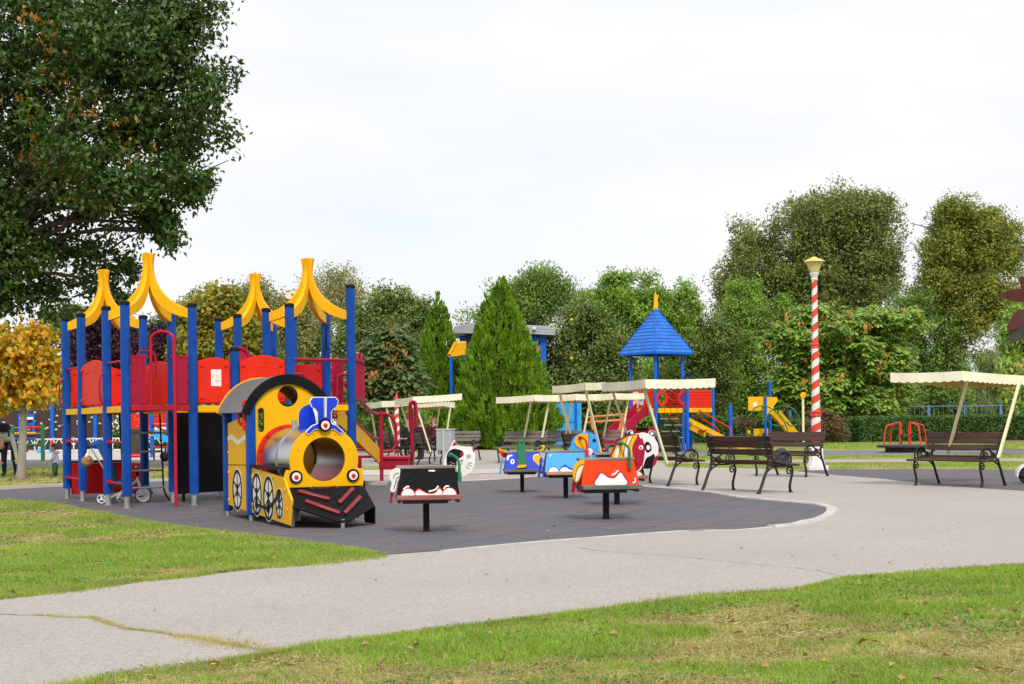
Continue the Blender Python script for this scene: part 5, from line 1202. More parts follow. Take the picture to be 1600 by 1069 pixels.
# ---------------------------------------------------------------- spring rockers
def rocker(name, label, loc, rz, side, end, seat, foot, motifs, head, tail, handle, k=1.0, bl=.56, hk=1.0):
    """local x runs towards the head, -y is the side facing the camera"""
    t = thing(name, label, 'rocker', loc, rz, 'animal rockers on posts'); t.scale = (k, k, k)
    zf, zt = .355, .625; hb, ht = .15, .075; xb, xt = bl/2+.02, bl/2-.02
    b = MB(); b.box((-.02, 0, .14), (.060, .060, .32)); b.box((-.02, 0, .006), (.12, .12, .012)); b.build('post', BLK, t, bevel=.004)
    b = MB(); b.box((-.03, 0, .296), (.44, .17, .026)); b.box((-.03, 0, .321), (.50, .24, .024)); b.build('under_board', PLANKD, t)
    for s in (-1, 1):
        b = MB(); b.box((0, s*.215, zf-.006), (.62, .15, .044)); b.build('foot_board', foot, t, bevel=.006)
        b = MB(); sd = Vector((0, s*(ht-hb), zt-zf)); M = XZ((0, s*hb, zf+.012), (1, 0, 0), sd); Lh = sd.length-.012
        if s > 0: pass
        b.prism([(-xb, 0), (xb, 0), (xt, Lh), (-xt, Lh)], .008, 0, M, -.008); pn = b.build('side_panel', side, t, bevel=.003)
        zz = -1 if s > 0 else 1      # outward normal sign
        for i, (mn, poly, mat, lev) in enumerate(motifs):
            b = MB(); d0, d1 = .0083+.0022*lev, .0100+.0022*lev
            pp = poly
            if s < 0: b.prism(pp, d1, 0, M, d0)
            else: b.prism(pp, -d0, 0, M, -d1)
            b.build(mn, mat, pn)
    # end panels
    for s in (-1, 1):
        b = MB(); x0 = s*xb; x1 = s*xt; b.add([(x0, -hb-.01, zf-.06), (x0, hb+.01, zf-.06), (x1, ht+.01, zt), (x1, -ht-.01, zt), (x0-s*.03, -hb-.01, zf-.06), (x0-s*.03, hb+.01, zf-.06), (x1-s*.03, ht+.01, zt), (x1-s*.03, -ht-.01, zt)],
                       [(0, 1, 2, 3), (7, 6, 5, 4), (0, 1, 5, 4), (1, 2, 6, 5), (2, 3, 7, 6), (3, 0, 4, 7)])
        if s < 0: b.box((x0-.045, 0, zf+.07), (.02, .12, .27), 0, Matrix.Rotation(R(9), 3, 'Y'))
        b.build('end_panel', end, t, bevel=.003)
    b = MB(); b.box((-.02, 0, zt+.012), (bl+.02, .185, .03)); b.build('seat', seat, t, bevel=.006)
    # head and tail boards stand on the centre line
    MC = XZ((0, 0, 0), (1, 0, 0), (0, 0, 1))
    if head:
        prev = None; head = [(a_, [(.05+(x-.05)*hk, .60+(y-.60)*(1+(hk-1)*.35)) for x, y in p_], m_, l_) for a_, p_, m_, l_ in head]
        for i, (mn, poly, mat, lev) in enumerate(head):
            b = MB()
            if lev == 0: b.prism(poly, .013, 0, MC, -.013)
            else:
                b.prism(poly, .0133+.0022*lev, 0, MC, .0135+.0022*(lev-1)); b.prism(poly, -.0135-.0022*(lev-1), 0, MC, -.0133-.0022*lev)
            o = b.build(mn, mat, prev if prev is not None else t, bevel=.002 if lev == 0 else 0)
            if prev is None: prev = o
    if tail:
        prev = None
        for mn, poly, mat, lev in tail:
            b = MB()
            MT = XZ((0, -.085, 0), (1, 0, 0), (0, 0, 1))
            if lev == 0: b.prism(poly, .010, 0, MT, -.010)
            else: b.prism(poly, .0105+.002*lev, 0, MT, .0105+.002*(lev-1)+.0002); b.prism(poly, -.0107-.002*(lev-1), 0, MT, -.0105-.002*lev)
            o = b.build(mn, mat, prev if prev is not None else t)
            if prev is None: prev = o
    if handle:
        hx, hz, hm = handle
        for s in (-1, 1):
            b = MB(); b.ball((hx-.075, s*.03, hz), (.026, .02, .026), 10, 0, 6)
            b.tube(spline([(hx-.075, s*.03, hz), (hx-.075, s*.07, hz+.005), (hx-.03, s*.12, hz-.02), (hx-.005, s*.14, hz-.07), (hx+.0, s*.145, hz-.20)], 5), .014, 8)
            b.tube([(hx, s*.145, hz-.17), (hx, s*.15, hz-.26)], .02, 8); b.build('handle', hm, t)
    return t
def arcp(cx, cy, rx, ry, a0=0, a1=180, n=12): return [(cx+rx*math.cos(R(a0+(a1-a0)*i/n)), cy+ry*math.sin(R(a0+(a1-a0)*i/n))) for i in range(n+1)]
def curve_strip(pts, w, n=4):
    P_ = spline([(x, y, 0) for x, y in pts], n); A = []; B = []
    for i, p_ in enumerate(P_):
        t = (P_[min(i+1, len(P_)-1)]-P_[max(i-1, 0)]).normalized(); s = Vector((-t.y, t.x, 0))*w/2; A.append(((p_+s).x, (p_+s).y)); B.append(((p_-s).x, (p_-s).y))
    return A+B[::-1]
# black and white cat
cm = [('paw', arcp(-.20, .0, .070, .072), RED, 0), ('paw', arcp(-.20, .0, .062, .064), WHT, 1), ('paw', arcp(.20, .0, .072, .072), RED, 0), ('paw', arcp(.20, .0, .064, .064), WHT, 1),
      ('belly', spl2([(-.125, 0), (-.10, .065), (-.02, .025), (.06, .025), (.105, .075), (.13, 0)], 4), RED, 0), ('belly', spl2([(-.115, 0), (-.096, .052), (-.02, .014), (.06, .014), (.10, .06), (.12, 0)], 4), WHT, 1),
      ('highlight', curve_strip([(-.245, .06), (-.21, .085), (-.185, .085)], .014), WHT, 2), ('highlight', curve_strip([(.145, .055), (.165, .082), (.20, .085)], .014), WHT, 2), ('highlight', curve_strip([(.0, .036), (.06, .05), (.095, .088)], .014), WHT, 2), ('chipped_paint', spl2([(-.0, .245), (.04, .25), (.07, .242), (.05, .232), (.01, .236)], 3), WHT, 0)]
def wh(x0, y0, x1, y1): return curve_strip([(x0, y0), ((x0+x1)/2, (y0+y1)/2-.004), (x1, y1)], .005)
hc = (.315, .70)
def hp(l): return [(hc[0]+x, hc[1]+y) for x, y in l]
ch_ = [('head', spl2(hp([(-.15, -.06), (-.145, .03), (-.10, .11), (-.055, .195), (-.02, .145), (.06, .13), (.12, .125), (.145, .085), (.15, .03), (.14, -.06), (.09, -.135), (.0, -.165), (-.02, -.12), (-.10, -.10)]), 4), WHT, 0),
       ('ear', hp([(-.075, .14), (-.05, .185), (-.025, .145)]), MAR, 1), ('ear', hp([(.115, .115), (.145, .105), (.142, .065)]), MAR, 1),
       ('face_patch', spl2(hp([(-.132, -.01), (-.12, .07), (-.06, .11), (.02, .09), (.035, .05), (.0, .02), (-.03, .0), (-.035, -.06), (-.08, -.085), (-.12, -.06)]), 4), BLK, 1),
       ('eye', hp(circ(.085, .035, .024, .020, 16)), GREYP, 1), ('eye', hp(circ(.018, .055, .02, .018, 16)), MAR, 2), ('nose', spl2(hp([(.005, .0), (.03, .0), (.018, -.016)]), 3), MAR, 1),
       ('mouth', hp(curve_strip([(.018, -.016), (.016, -.04), (.0, -.045)], .004)), BLK, 1)]
for w_ in ((.075, -.03, .12, -.028), (.075, -.045, .115, -.06), (.06, -.06, .09, -.09)): ch_.append(('whisker', hp(wh(*w_)), BLK, 1))
for w_ in ((-.095, -.015, -.055, -.035), (-.10, -.04, -.06, -.05), (-.095, -.06, -.06, -.06)): ch_.append(('whisker', hp(wh(*w_)), WHT, 2))
ct = [('tail', spl2([(-.275, .625), (-.32, .63), (-.365, .60), (-.375, .54), (-.355, .49), (-.37, .42), (-.345, .40), (-.315, .42), (-.30, .50), (-.28, .54)], 4), WHT, 0),
      ('tail_stripe', curve_strip([(-.285, .585), (-.325, .57), (-.335, .53)], .007), BLK, 1), ('tail_stripe', curve_strip([(-.28, .55), (-.305, .53), (-.32, .48), (-.335, .43)], .007), BLK, 1)]
rocker('cat_rocker', 'black rocker with a white cat face board and worn red footboards', G(669.5, 831.5), R(6), BLKC, MAR, PLANK, PLANKR, cm, ch_, ct, (.30, .75, GREEN), 1.0, .56)
# orange horse with striped mane
om = [('belly_line', spl2([(-.165, 0), (-.13, .11), (-.085, .145), (-.02, .095), (.05, .09), (.11, .15), (.155, .11), (.175, 0)], 4), MAR, 0), ('belly', spl2([(-.15, 0), (-.12, .09), (-.085, .125), (-.02, .078), (.05, .072), (.11, .13), (.142, .09), (.16, 0)], 4), WHT, 1),
      ('highlight', curve_strip([(.02, .105), (.06, .125), (.09, .155)], .016), WHT, 2), ('highlight', curve_strip([(.235, .02), (.262, .03), (.265, .075)], .014), WHT, 2)]
hz = [('head', spl2([(.04, .63), (.055, .72), (.10, .80), (.17, .855), (.25, .875), (.315, .872), (.33, .84), (.345, .80), (.355, .74), (.35, .66), (.335, .58), (.315, .50), (.28, .46), (.26, .50), (.25, .63)], 4), MAR, 0),
      ('mane', spl2([(.055, .635), (.07, .72), (.11, .79), (.175, .843), (.24, .866), (.285, .86), (.255, .80), (.235, .74), (.225, .635)], 4), YEL2, 1),
      ('mane_stripe', [(.068, .64), (.085, .72), (.12, .78), (.145, .81), (.125, .74), (.105, .64)], WHT, 2), ('mane_stripe', [(.15, .64), (.165, .74), (.195, .845), (.24, .86), (.205, .77), (.19, .64)], WHT, 2),
      ('mane_line', curve_strip([(.105, .64), (.125, .74), (.15, .815)], .005), BLK, 3), ('mane_line', curve_strip([(.15, .64), (.165, .74), (.195, .848)], .005), BLK, 3), ('mane_line', curve_strip([(.19, .64), (.205, .77), (.243, .862)], .005), BLK, 3),
      ('ear', spl2([(.30, .87), (.325, .86), (.318, .83)], 3), WHT, 1), ('eye', circ(.318, .745, .020, .022, 16), WHT, 1), ('pupil', circ(.316, .742, .009, .010, 12), BLK, 2), ('cheek_spot', circ(.292, .62, .018, n=14), DRED, 1), ('smile', curve_strip([(.265, .50), (.30, .52), (.325, .56)], .010), WHT, 1), ('muzzle', spl2([(.262, .475), (.29, .505), (.318, .49), (.325, .47), (.28, .458)], 3), WHT, 1)]
ot = [('tail', spl2([(-.26, .63), (-.32, .62), (-.37, .57), (-.385, .50), (-.375, .44), (-.35, .40), (-.31, .44), (-.28, .53)], 4), YEL2, 0), ('tail_stripe', spl2([(-.265, .58), (-.31, .56), (-.345, .50), (-.355, .43), (-.335, .42), (-.315, .47), (-.285, .545)], 4), WHT, 1), ('tail_line', curve_strip([(-.265, .59), (-.315, .57), (-.352, .50), (-.362, .43)], .005), BLK, 2)]
rocker('horse_rocker', 'orange rocker with a maroon horse head and a yellow and white striped mane', G(950, 812), R(7), ORG, MAR, PLANK, PLANKG, om, hz, ot, (.21, .80, GREEN), 1.03, .57, 1.15)
# blue elephant like rocker, light blue head with a yellow ear
em = [('paw', arcp(-.20, .0, .075, .075), COBALT, 0), ('paw', arcp(-.20, .0, .065, .063), WHT, 1), ('belly', spl2([(-.11, 0), (-.08, .075), (-.04, .095), (.03, .05), (.10, .04), (.20, .05), (.25, 0)], 4), COBALT, 0), ('belly', spl2([(-.10, 0), (-.075, .055), (-.03, .055), (.03, .02), (.10, .012), (.2, .02), (.22, 0)], 4), WHT, 1), ('highlight', curve_strip([(-.245, .20), (-.235, .225), (-.21, .24)], .012), WHT, 1)]
eh = [('head', spl2([(.05, .63), (.055, .72), (.09, .81), (.17, .86), (.27, .865), (.33, .83), (.36, .77), (.365, .68), (.35, .60), (.33, .52), (.29, .49), (.27, .60)], 4), SKYB, 0),
      ('ear', spl2([(.095, .73), (.105, .80), (.16, .845), (.225, .85), (.25, .83), (.25, .70), (.22, .665), (.16, .67), (.12, .70)], 4), YEL2, 1), ('ear_line', curve_strip([(.25, .845), (.252, .76), (.248, .69), (.23, .665)], .005), BLK, 2), ('ear_line', curve_strip([(.095, .735), (.115, .70), (.16, .665)], .005), BLK, 2),
      ('eye', circ(.315, .765, .021, .022, 16), BLK, 1), ('tusk', spl2([(.225, .62), (.245, .665), (.285, .66), (.30, .61), (.26, .58)], 4), WHT, 1)]
rocker('elephant_rocker', 'sky blue rocker with a yellow eared elephant head board', G(886.5, 779), R(5), SKYB, COBALT, PLANK, PLANKO, em, eh, None, (.255, .82, RED), 1.03, .60, 1.22)
# dark blue bird rocker facing left, with a green handle board in the middle
bm_ = [('eye', circ(-.175, .125, .034, .042, 18), WHT, 0), ('pupil', circ(-.175, .125, .012, .015, 12), BLK, 1), ('brow', spl2([(-.265, .15), (-.255, .215), (-.19, .235), (-.17, .215), (-.215, .20), (-.24, .15)], 4), CREAM, 1),
       ('wing', spl2([(.16, .14), (.17, .215), (.245, .225), (.27, .18), (.27, .07), (.235, .055), (.20, .09)], 4), YEL2, 1), ('wing_edge', spl2([(.15, .15), (.16, .225), (.25, .24), (.20, .18), (.18, .13)], 4), WHT, 0), ('wing_spot', circ(.265, .13, .022, .035, 14), MAR, 2)]
bt_ = rocker('bird_rocker', 'dark blue rocker with a painted bird face and a green handle board in the middle', G(818, 769.5), R(3), COBALT, SKYB, PLANK, PLANKG, bm_, None, None, None, .97, .56)
MC = XZ((0, 0, 0), (1, 0, 0), (0, 0, 1))
b = MB(); b.prism(spl2([(-.27, .60), (-.33, .62), (-.38, .68), (-.385, .70), (-.30, .67), (-.265, .65)], 4), .012, 0, MC, -.012); bk = b.build('beak', YEL2, bt_); b = MB(); b.prism(spl2([(-.275, .55), (-.34, .57), (-.375, .66), (-.30, .645), (-.268, .62)], 4), .014, 0, MC, -.014); b.build('beak_lower', ORG, bk)
b = MB(); b.prism(spl2([(.24, .63), (.30, .65), (.345, .70), (.33, .74), (.28, .735), (.31, .70), (.26, .66)], 4), .012, 0, MC, -.012); tl = b.build('tail', YEL2, bt_)
for s in (-1, 1):
    b = MB(); M = XZ((-.03, s*.17, .385), (1, 0, 0), (0, -s*.06, .42)); b.prism([(-.085, 0), (.085, 0), (.045, .40)]+arcp(0, .40, .045, .045, 0, 180, 10)+[(-.045, .40)], .011, 0, M, -.011); hb_ = b.build('handle_board', GREEN, bt_, bevel=.003)
    b = MB(); q = .0115 if s < 0 else -.0135; b.prism(spl2([(-.08, .005), (-.06, .045), (.0, .055), (.07, .05), (.06, .02), (.0, .01)], 4), q+.002, 0, M, q); b.build('painted_crescent', YEL2, hb_)
    b = MB(); b.prism(circ(0, .40, .014, n=12), q+.002, 0, M, q); b.build('hand_hole_disc', BLK, hb_)  # solid black disc drawn in place of an open hole
# panda rocker half hidden behind the horse
pm = [('paw', arcp(-.20, .0, .070, .072), MAR, 0), ('paw', arcp(-.20, .0, .06, .064), WHT, 1)]
def pp_(l): return [(.27+x, .70+y) for x, y in l]
ph_ = [('head', spl2(pp_([(-.20, -.07), (-.19, .06), (-.15, .12), (-.155, .19), (-.10, .21), (-.07, .165), (.02, .18), (.075, .165), (.10, .20), (.155, .185), (.15, .11), (.185, .04), (.19, -.06), (.16, -.16), (.10, -.25), (.03, -.24), (-.05, -.12)]), 4), WHT, 0),
       ('ear', spl2(pp_([(-.145, .13), (-.15, .185), (-.10, .205), (-.075, .165)]), 4), BLK, 1), ('ear', spl2(pp_([(.085, .165), (.11, .195), (.15, .18), (.14, .13)]), 4), BLK, 1), ('ear_inner', pp_(circ(-.108, .178, .02, n=12)), WHT, 2), ('ear_inner', pp_(circ(.118, .165, .02, n=12)), WHT, 2),
       ('eye_patch', spl2(pp_([(.03, .03), (.06, .07), (.10, .04), (.11, -.03), (.07, -.06), (.04, -.03)]), 4), BLK, 1), ('eye', pp_(circ(.075, .0, .022, .03, 14)), WHT, 2), ('body_patch', spl2(pp_([(.02, -.24), (.05, -.13), (.10, -.10), (.14, -.08), (.15, -.15), (.12, -.24), (.08, -.25)]), 4), BLK, 1), ('tongue', spl2(pp_([(.12, -.22), (.14, -.13), (.18, -.09), (.175, -.14), (.15, -.21)]), 4), MAR, 2)]
rocker('panda_rocker', 'dark rocker with a white panda head board half hidden behind the horse rocker', G(966.5, 789), R(8), BLKC, MAR, PLANK, PLANKR, pm, ph_, None, None, 1.03, .56, 1.12)
# ---------------------------------------------------------------- cast iron park benches
def spiral(c, r, a0, turns, n=14, rmin=.2):
    return [(c[0]+r*(1-(1-rmin)*i/n)*math.cos(R(a0)+2*PI*turns*i/n), c[1]+r*(1-(1-rmin)*i/n)*math.sin(R(a0)+2*PI*turns*i/n)) for i in range(n+1)]
def iron_end(parent, x):
    b = MB()
    def T(pts, r, n=6, sm=True):
        p = [Vector((x, y, z)) for y, z in pts]
        if sm: p = spline(p, 4)
        rr = r if not isinstance(r, tuple) else [r[0]+(r[1]-r[0])*i/(len(p)-1) for i in range(len(p))]
        b.tube(p, rr, n)
    T([(.25, .0), (.19, .10), (.12, .25), (.06, .37), (.045, .50), (.075, .66), (.13, .83)], (.024, .017))
    T([(.265, .006), (.215, .012)], .022, 6, False)
    T(spiral((.115, .845), .038, 250, 1.1), .011, 5, False)
    T([(-.41, .0), (-.395, .10), (-.43, .22), (-.455, .31), (-.43, .385)], (.022, .016)); T([(-.44, .006), (-.385, .01)], .02, 6, False)
    T([(-.43, .385)]+spiral((-.385, .31), .062, 130, -1.25), .012, 5, False)
    T([(.11, .27), (.03, .34), (-.06, .385)], .013); T([(.06, .40), (-.2, .392), (-.46, .40)], .013)
    T([(.05, .53), (.0, .50), (-.07, .49), (-.14, .53), (-.22, .585), (-.33, .585), (-.41, .53), (-.43, .46), (-.40, .40)], .015)
    T([(-.05, .49)]+spiral((-.115, .462), .064, 60, -1.35), .012, 5, False)
    T([(-.20, .565)]+spiral((-.30, .49), .078, 100, 1.45), .012, 5, False)
    T([(.045, .44)]+spiral((.0, .435), .035, 10, 1.2), .010, 5, False); T([(.05, .62), (.10, .60), (.12, .56), (.10, .53), (.06, .55)], .010, 5)
    return b.build('iron_end', IRON, parent)
def make_bench(m_slat, wear=0):
    t = thing('park_bench', 'bench', 'bench', (0, 0, 0))
    for x in (-.58, .58): iron_end(t, x)
    rnd = random.Random(5+wear)
    def slat(pa, pb, w_, h_, name, up):
        mb = MB(); n = 6; bow = rnd.uniform(-.012, .012)
        pts = [Vector(pa).lerp(Vector(pb), i/n)+Vector((0, 0, bow*math.sin(PI*i/n))) for i in range(n+1)]
        vs = []; fs = []
        u = Vector(up).normalized(); side = Vector((1, 0, 0)).cross(u)
        for p_ in pts:
            for a, c in ((-1, -1), (1, -1), (1, 1), (-1, 1)): vs.append(p_+side*a*w_/2+u*c*h_/2)
        for i in range(n):
            for k in range(4): fs.append((i*4+k, i*4+(k+1) % 4, i*4+4+(k+1) % 4, i*4+4+k))
        fs += [(3, 2, 1, 0), (n*4, n*4+1, n*4+2, n*4+3)]; mb.add(vs, fs)
        return mb.build(name, m_slat, t, bevel=.006)
    for i, y in enumerate((-.45, -.355, -.26, -.165, -.07)):
        z = .405+.014*i-.010*math.sin(PI*(i+.5)/5); e = .67 if i else .70
        slat((-e+rnd.uniform(-.01, .01), y, z), (e+rnd.uniform(-.01, .01), y, z), .082, .032, 'seat_slat', (0, -.1*(i == 0), 1))
    for i, (y, z) in enumerate(((.048, .60), (.070, .695), (.10, .79))):
        slat((-.66+rnd.uniform(-.015, .015), y-.03, z), (.66+rnd.uniform(-.015, .015), y-.03, z), .088, .03, 'back_slat', (0, -1, .3))
    return t
def lift_canopy(bench, corner, left, right, val=.16):
    """four corner canvas roof with scalloped valance, built in world axes under the bench"""
    bpy.context.view_layer.update(); Mi_ = bench.matrix_world.inverted()
    C_, L_, R_ = [Vector(q) for q in (corner, left, right)]; F_ = L_+R_-C_; zt = C_.z
    Q = [C_, R_, F_, L_]; ctr = (C_+F_)/2+Vector((0, 0, -.02))
    mb = MB(Mi_); vs = []; fs = []; n = 6
    for i in range(4):
        a, b = Q[i], Q[(i+1) % 4]
        for k in range(n):
            p0, p1 = a.lerp(b, k/n), a.lerp(b, (k+1)/n); o = len(vs); s0 = Vector((0, 0, -.012*math.sin(PI*k/n))); s1 = Vector((0, 0, -.012*math.sin(PI*(k+1)/n)))
            vs += [p0+s0, p1+s1, ctr]; fs.append((o, o+1, o+2))
    mb.add(vs, fs); cv = mb.build('canopy', CANV, bench, sharp=20)
    mb = MB(Mi_); vs = [q-Vector((0, 0, .03)) for q in Q]+[ctr-Vector((0, 0, .03))]; mb.add(vs, [(0, 1, 4), (1, 2, 4), (2, 3, 4), (3, 0, 4)]); mb.build('lining', CANVU, cv)
    for i in range(4):
        a, b = Q[i], Q[(i+1) % 4]; Lh = (b-a).length; ns = max(5, int(Lh/.13)); top = []; bot = []; sub = 5
        nrm = (b-a).cross(Vector((0, 0, 1))).normalized()
        if nrm.dot((a+b)/2-ctr) < 0: nrm = -nrm
        for k in range(ns*sub+1):
            t = k/(ns*sub); ph = (k % sub)/sub; zz = val-.018+.018*math.sin(PI*ph) if k % sub else val-.018
            wob = nrm*(.007*math.sin(t*11+i)+.002*math.sin(t*33)); q = a.lerp(b, t)
            sag = -.012*math.sin(PI*min(1, t))
            top.append(q+Vector((0, 0, sag+.003))); bot.append(q+wob*1.+Vector((0, 0, -zz+sag)))
        m = len(top); inn = [q-nrm*.012 for q in top]+[q-nrm*.012+Vector((0, 0, .004)) for q in bot]
        mb = MB(Mi_); mb.add(top+bot, [(k, k+1, m+k+1, m+k) for k in range(m-1)]); o = mb.build('valance', [CANV], cv, sharp=12)
        mi_ = MB(Mi_); mi_.add(inn, [(k, k+1, m+k+1, m+k) for k in range(m-1)]); mi_.build('valance_lining', [CANVU], cv, sharp=50)
    return cv
def canopy_poles(bench, pts, cv):
    bpy.context.view_layer.update(); Mi_ = bench.matrix_world.inverted()
    for a, b in pts:
        mb = MB(Mi_); mb.bar(a, b, .038, .038); mb.build('canopy_pole', CREAM, bench)
benchA = make_bench(SLAT); benchG = make_bench(SLATG, 3)
used = {}
def bench(kind, c, rz, label):
    src = benchA if kind == 'A' else benchG
    o = src if kind not in used else copy_tree(src); used[kind] = 1
    return place(o, (c[0], c[1], 0.004), R(rz), label, 'cast iron park benches')
proto = {}
def canopy_for(b, corner, left, right, poles, val=.16):
    cv = lift_canopy(b, corner, left, right, val); canopy_poles(b, poles, cv)
todo = []
b1 = bench('A', (7.03, 22.2), -50, 'brown bench under a cream canopy near the right edge of the picture'); todo.append((b1, (W(1503, 580, 21.2), W(1391, 583, 21.9), W(1640, 589, 22.7), [(W(1479, 716, 22.5), W(1512, 592, 21.9)), (W(1560, 716, 21.3), W(1594, 594, 22.0))])))
g = G(1159, 769.6); b2 = bench('A', (g.x, g.y), 126, 'brown bench seen from behind at the rubber edge, without a canopy')
b3 = bench('A', (5.32, 26.85), -49, 'brown bench without a canopy in front of the striped lamp post')
b4 = bench('A', (2.37, 23.67), 126, 'bench seen from behind right beside the panda rocker, under a cream canopy'); todo.append((b4, (W(1008, 593, 22.5), W(940, 598.5, 24.4), W(1118, 591.5, 23.4), [(W(1042, 724, 23.1), W(1004, 600, 22.8)), (W(992, 716, 24.4), W(955, 605, 24.4))])))
b5 = bench('A', (1.45, 28.6), 125, 'bench seen from behind hidden behind the elephant rocker, under a cream canopy'); todo.append((b5, (W(914, 598, 26.9), W(863, 603.5, 28.6), W(946, 597, 28.7), [(W(940, 712, 28.0), W(914, 605, 27.3)), (W(898, 704, 29.2), W(873, 610, 28.9))])))
for px, lab, dd in ((820, 'grey slatted bench directly behind the bird rocker, under a canopy', 38), (884, 'grey slatted bench in front of the light blue booth, under a canopy', 38.4), (944, 'grey slatted bench in front of the orange ring frame, under a canopy', 38.8)):
    q = GX(px, dd); bb = bench('G', (q.x, q.y), -33, lab); c_ = px-3
    ys = 619-(px-820)*.02
    todo.append((bb, (W(c_+18, ys-2, dd-1.0), W(c_-42, ys+2, dd), W(c_+66, ys-2, dd+.3), [(W(px-1, 684, dd+.05), W(px+10, ys+6, dd-.3)), (W(px+27, 684, dd-.3), W(px+38, ys+6, dd-.1))])))
q = GX(656, 37.3); bb = bench('A', (q.x, q.y), 108, 'dark bench seen from behind left of the grey litter bin, under a canopy'); todo.append((bb, (W(645, 620, 36.2), W(617, 624, 38.2), W(722, 615, 37.4), [(W(651, 706, 37.9), W(625, 628, 37.8)), (W(673, 706, 36.7), W(648, 626, 36.6))])))
q = GX(606, 39.8); bb = bench('A', (q.x, q.y), 108, 'dark bench behind the red stair rails, under the leftmost canopy'); todo.append((bb, (W(596, 627, 38.9), W(572, 629.5, 40.6), W(640, 624.5, 40.0), [(W(590, 700, 40.4), W(579, 634, 40.3)), (W(622, 703, 39.4), W(602, 632, 39.2))])))
q = GX(662, 43.4); hB = bench('G', (q.x, q.y), -25, 'bench with three seated people in front of the small cypress'); todo.append((hB, (W(692, 626, 42.4), W(640, 629, 43.2), W(711, 629, 44), [(W(679, 690, 43.3), W(687, 634, 43.2)), (W(696, 690, 43.2), W(704, 634, 43.4))])))
q = GX(716, 41.2); bb = bench('G', (q.x, q.y), -20, 'empty slatted bench between the grey litter bin and the big cypress')
for b_, (c_, l_, r_, po) in todo: canopy_for(b_, c_, l_, r_, po, .15 if b_.location.y < 30 else .17)

# ---------------------------------------------------------------- striped lamp post
def stripes(name, period):
    m, nt, b = newmat(name); co = objco(nt); sp = N(nt, 'ShaderNodeSeparateXYZ'); L(nt, co, sp.inputs[0])
    at = N(nt, 'ShaderNodeMath', operation='ARCTAN2'); L(nt, sp.outputs['Y'], at.inputs[0]); L(nt, sp.outputs['X'], at.inputs[1])
    dv = N(nt, 'ShaderNodeMath', operation='MULTIPLY'); L(nt, at.outputs[0], dv.inputs[0]); dv.inputs[1].default_value = -1/(2*PI)
    ml = N(nt, 'ShaderNodeMath', operation='MULTIPLY_ADD'); L(nt, sp.outputs['Z'], ml.inputs[0]); ml.inputs[1].default_value = 1/period; L(nt, dv.outputs[0], ml.inputs[2])
    fr = N(nt, 'ShaderNodeMath', operation='FRACT'); L(nt, ml.outputs[0], fr.inputs[0])
    n2 = noise(nt, co, 18, 5, .65); red = mix(nt, n2, (.62, .045, .02), (.74, .08, .035)); wht = mix(nt, n2, (.70, .69, .66), (.85, .84, .82))
    L(nt, mix(nt, ramp(nt, fr.outputs[0], [(.0, 0.), (.52, 1.)], 'CONSTANT'), red, wht), b.inputs['Base Color']); b.inputs['Roughness'].default_value = .42; return m
STR = stripes('red_white_spiral_paint', .30); STR2 = stripes('red_white_spiral_paint_small', .26); ORED = paint('orange_red_paint', (.68, .05, .02), .42, .08)
lp = thing('street_lamp', 'tall lamp post with red and white spiral stripes and a yellow lantern', 'street lamp', GX(1275, 29.8))
b = MB(); b.box((0, 0, .05), (.42, .42, .1)); b.lathe([(.19, .1), (.18, .16), (.15, .22), (.14, .50), (.115, .55)], (0, 0, 0), 8); b.build('pedestal', WHT, lp, bevel=.012)
b = MB(); b.lathe([(.10, .55), (.10, 1.12)], (0, 0, 0), 16); b.build('lower_shaft', STR, lp)
b = MB(); b.lathe([(.105, 1.12), (.122, 1.15), (.105, 1.18), (.122, 1.22), (.092, 1.25)], (0, 0, 0), 16); b.build('collar', ORED, lp)
b = MB(); b.lathe([(.088, 1.25), (.078, 2.55)], (0, 0, 0), 16); b.build('middle_shaft', STR, lp)
b = MB(); b.lathe([(.078, 2.55), (.092, 2.57), (.08, 2.60), (.092, 2.63), (.07, 2.66)], (0, 0, 0), 16); b.build('collar', ORED, lp)
b = MB(); b.lathe([(.068, 2.66), (.058, 3.98)], (0, 0, 0), 16); b.build('upper_shaft', STR, lp)
b = MB(); b.lathe([(.062, 3.98), (.075, 4.0), (.06, 4.03), (.08, 4.07), (.10, 4.12), (.095, 4.13)], (0, 0, 0), 16); b.build('neck', WHT, lp)
ln = MB(); ln.lathe([(.088, 4.13), (.175, 4.37)], (0, 0, 0), 8); ln.build('lantern', LAMPG, lp)
ln = MB(); ln.lathe([(.22, 4.365), (.21, 4.385), (.14, 4.425), (.075, 4.44), (.06, 4.465), (.01, 4.475)], (0, 0, 0), 16); ln.build('lantern_cap', paint('lantern_yellow', (.66, .54, .16), .45), lp)
sp_ = thing('striped_pole', 'smaller red and white striped pole behind the red stair rails', 'pole', GX(620, 42))
b = MB(); b.lathe([(.085, 0), (.08, 1.2), (.065, 1.24), (.06, 1.80)], (0, 0, 0), 14); b.build('shaft', STR2, sp_); b = MB(); b.lathe([(.06, 1.80), (.08, 1.82), (.04, 1.86), (.01, 2.02)], (0, 0, 0), 12); b.build('finial', ORED, sp_)

# ---------------------------------------------------------------- litter bin
bn = thing('litter_bin', 'grey metal litter bin on a single post behind the cat rocker', 'bin', GX(696, 36.5), R(-15))
b = MB(); b.box((0, 0, .65), (.40, .34, .54)); b.build('bin_body', GREYP, bn, bevel=.015)
b = MB(); b.box((0, 0, .925), (.43, .37, .03)); b.build('rim', paint('pale_grey_rim', (.5, .51, .53), .5), bn); b = MB(); b.cyl((0, -.19, 0), (0, -.19, .9), .03, n=10); b.cyl((0, -.19, 0), (0, -.19, .02), .1, n=12); b.build('bin_post', paint('pale_grey_post', (.48, .49, .52), .5), bn)

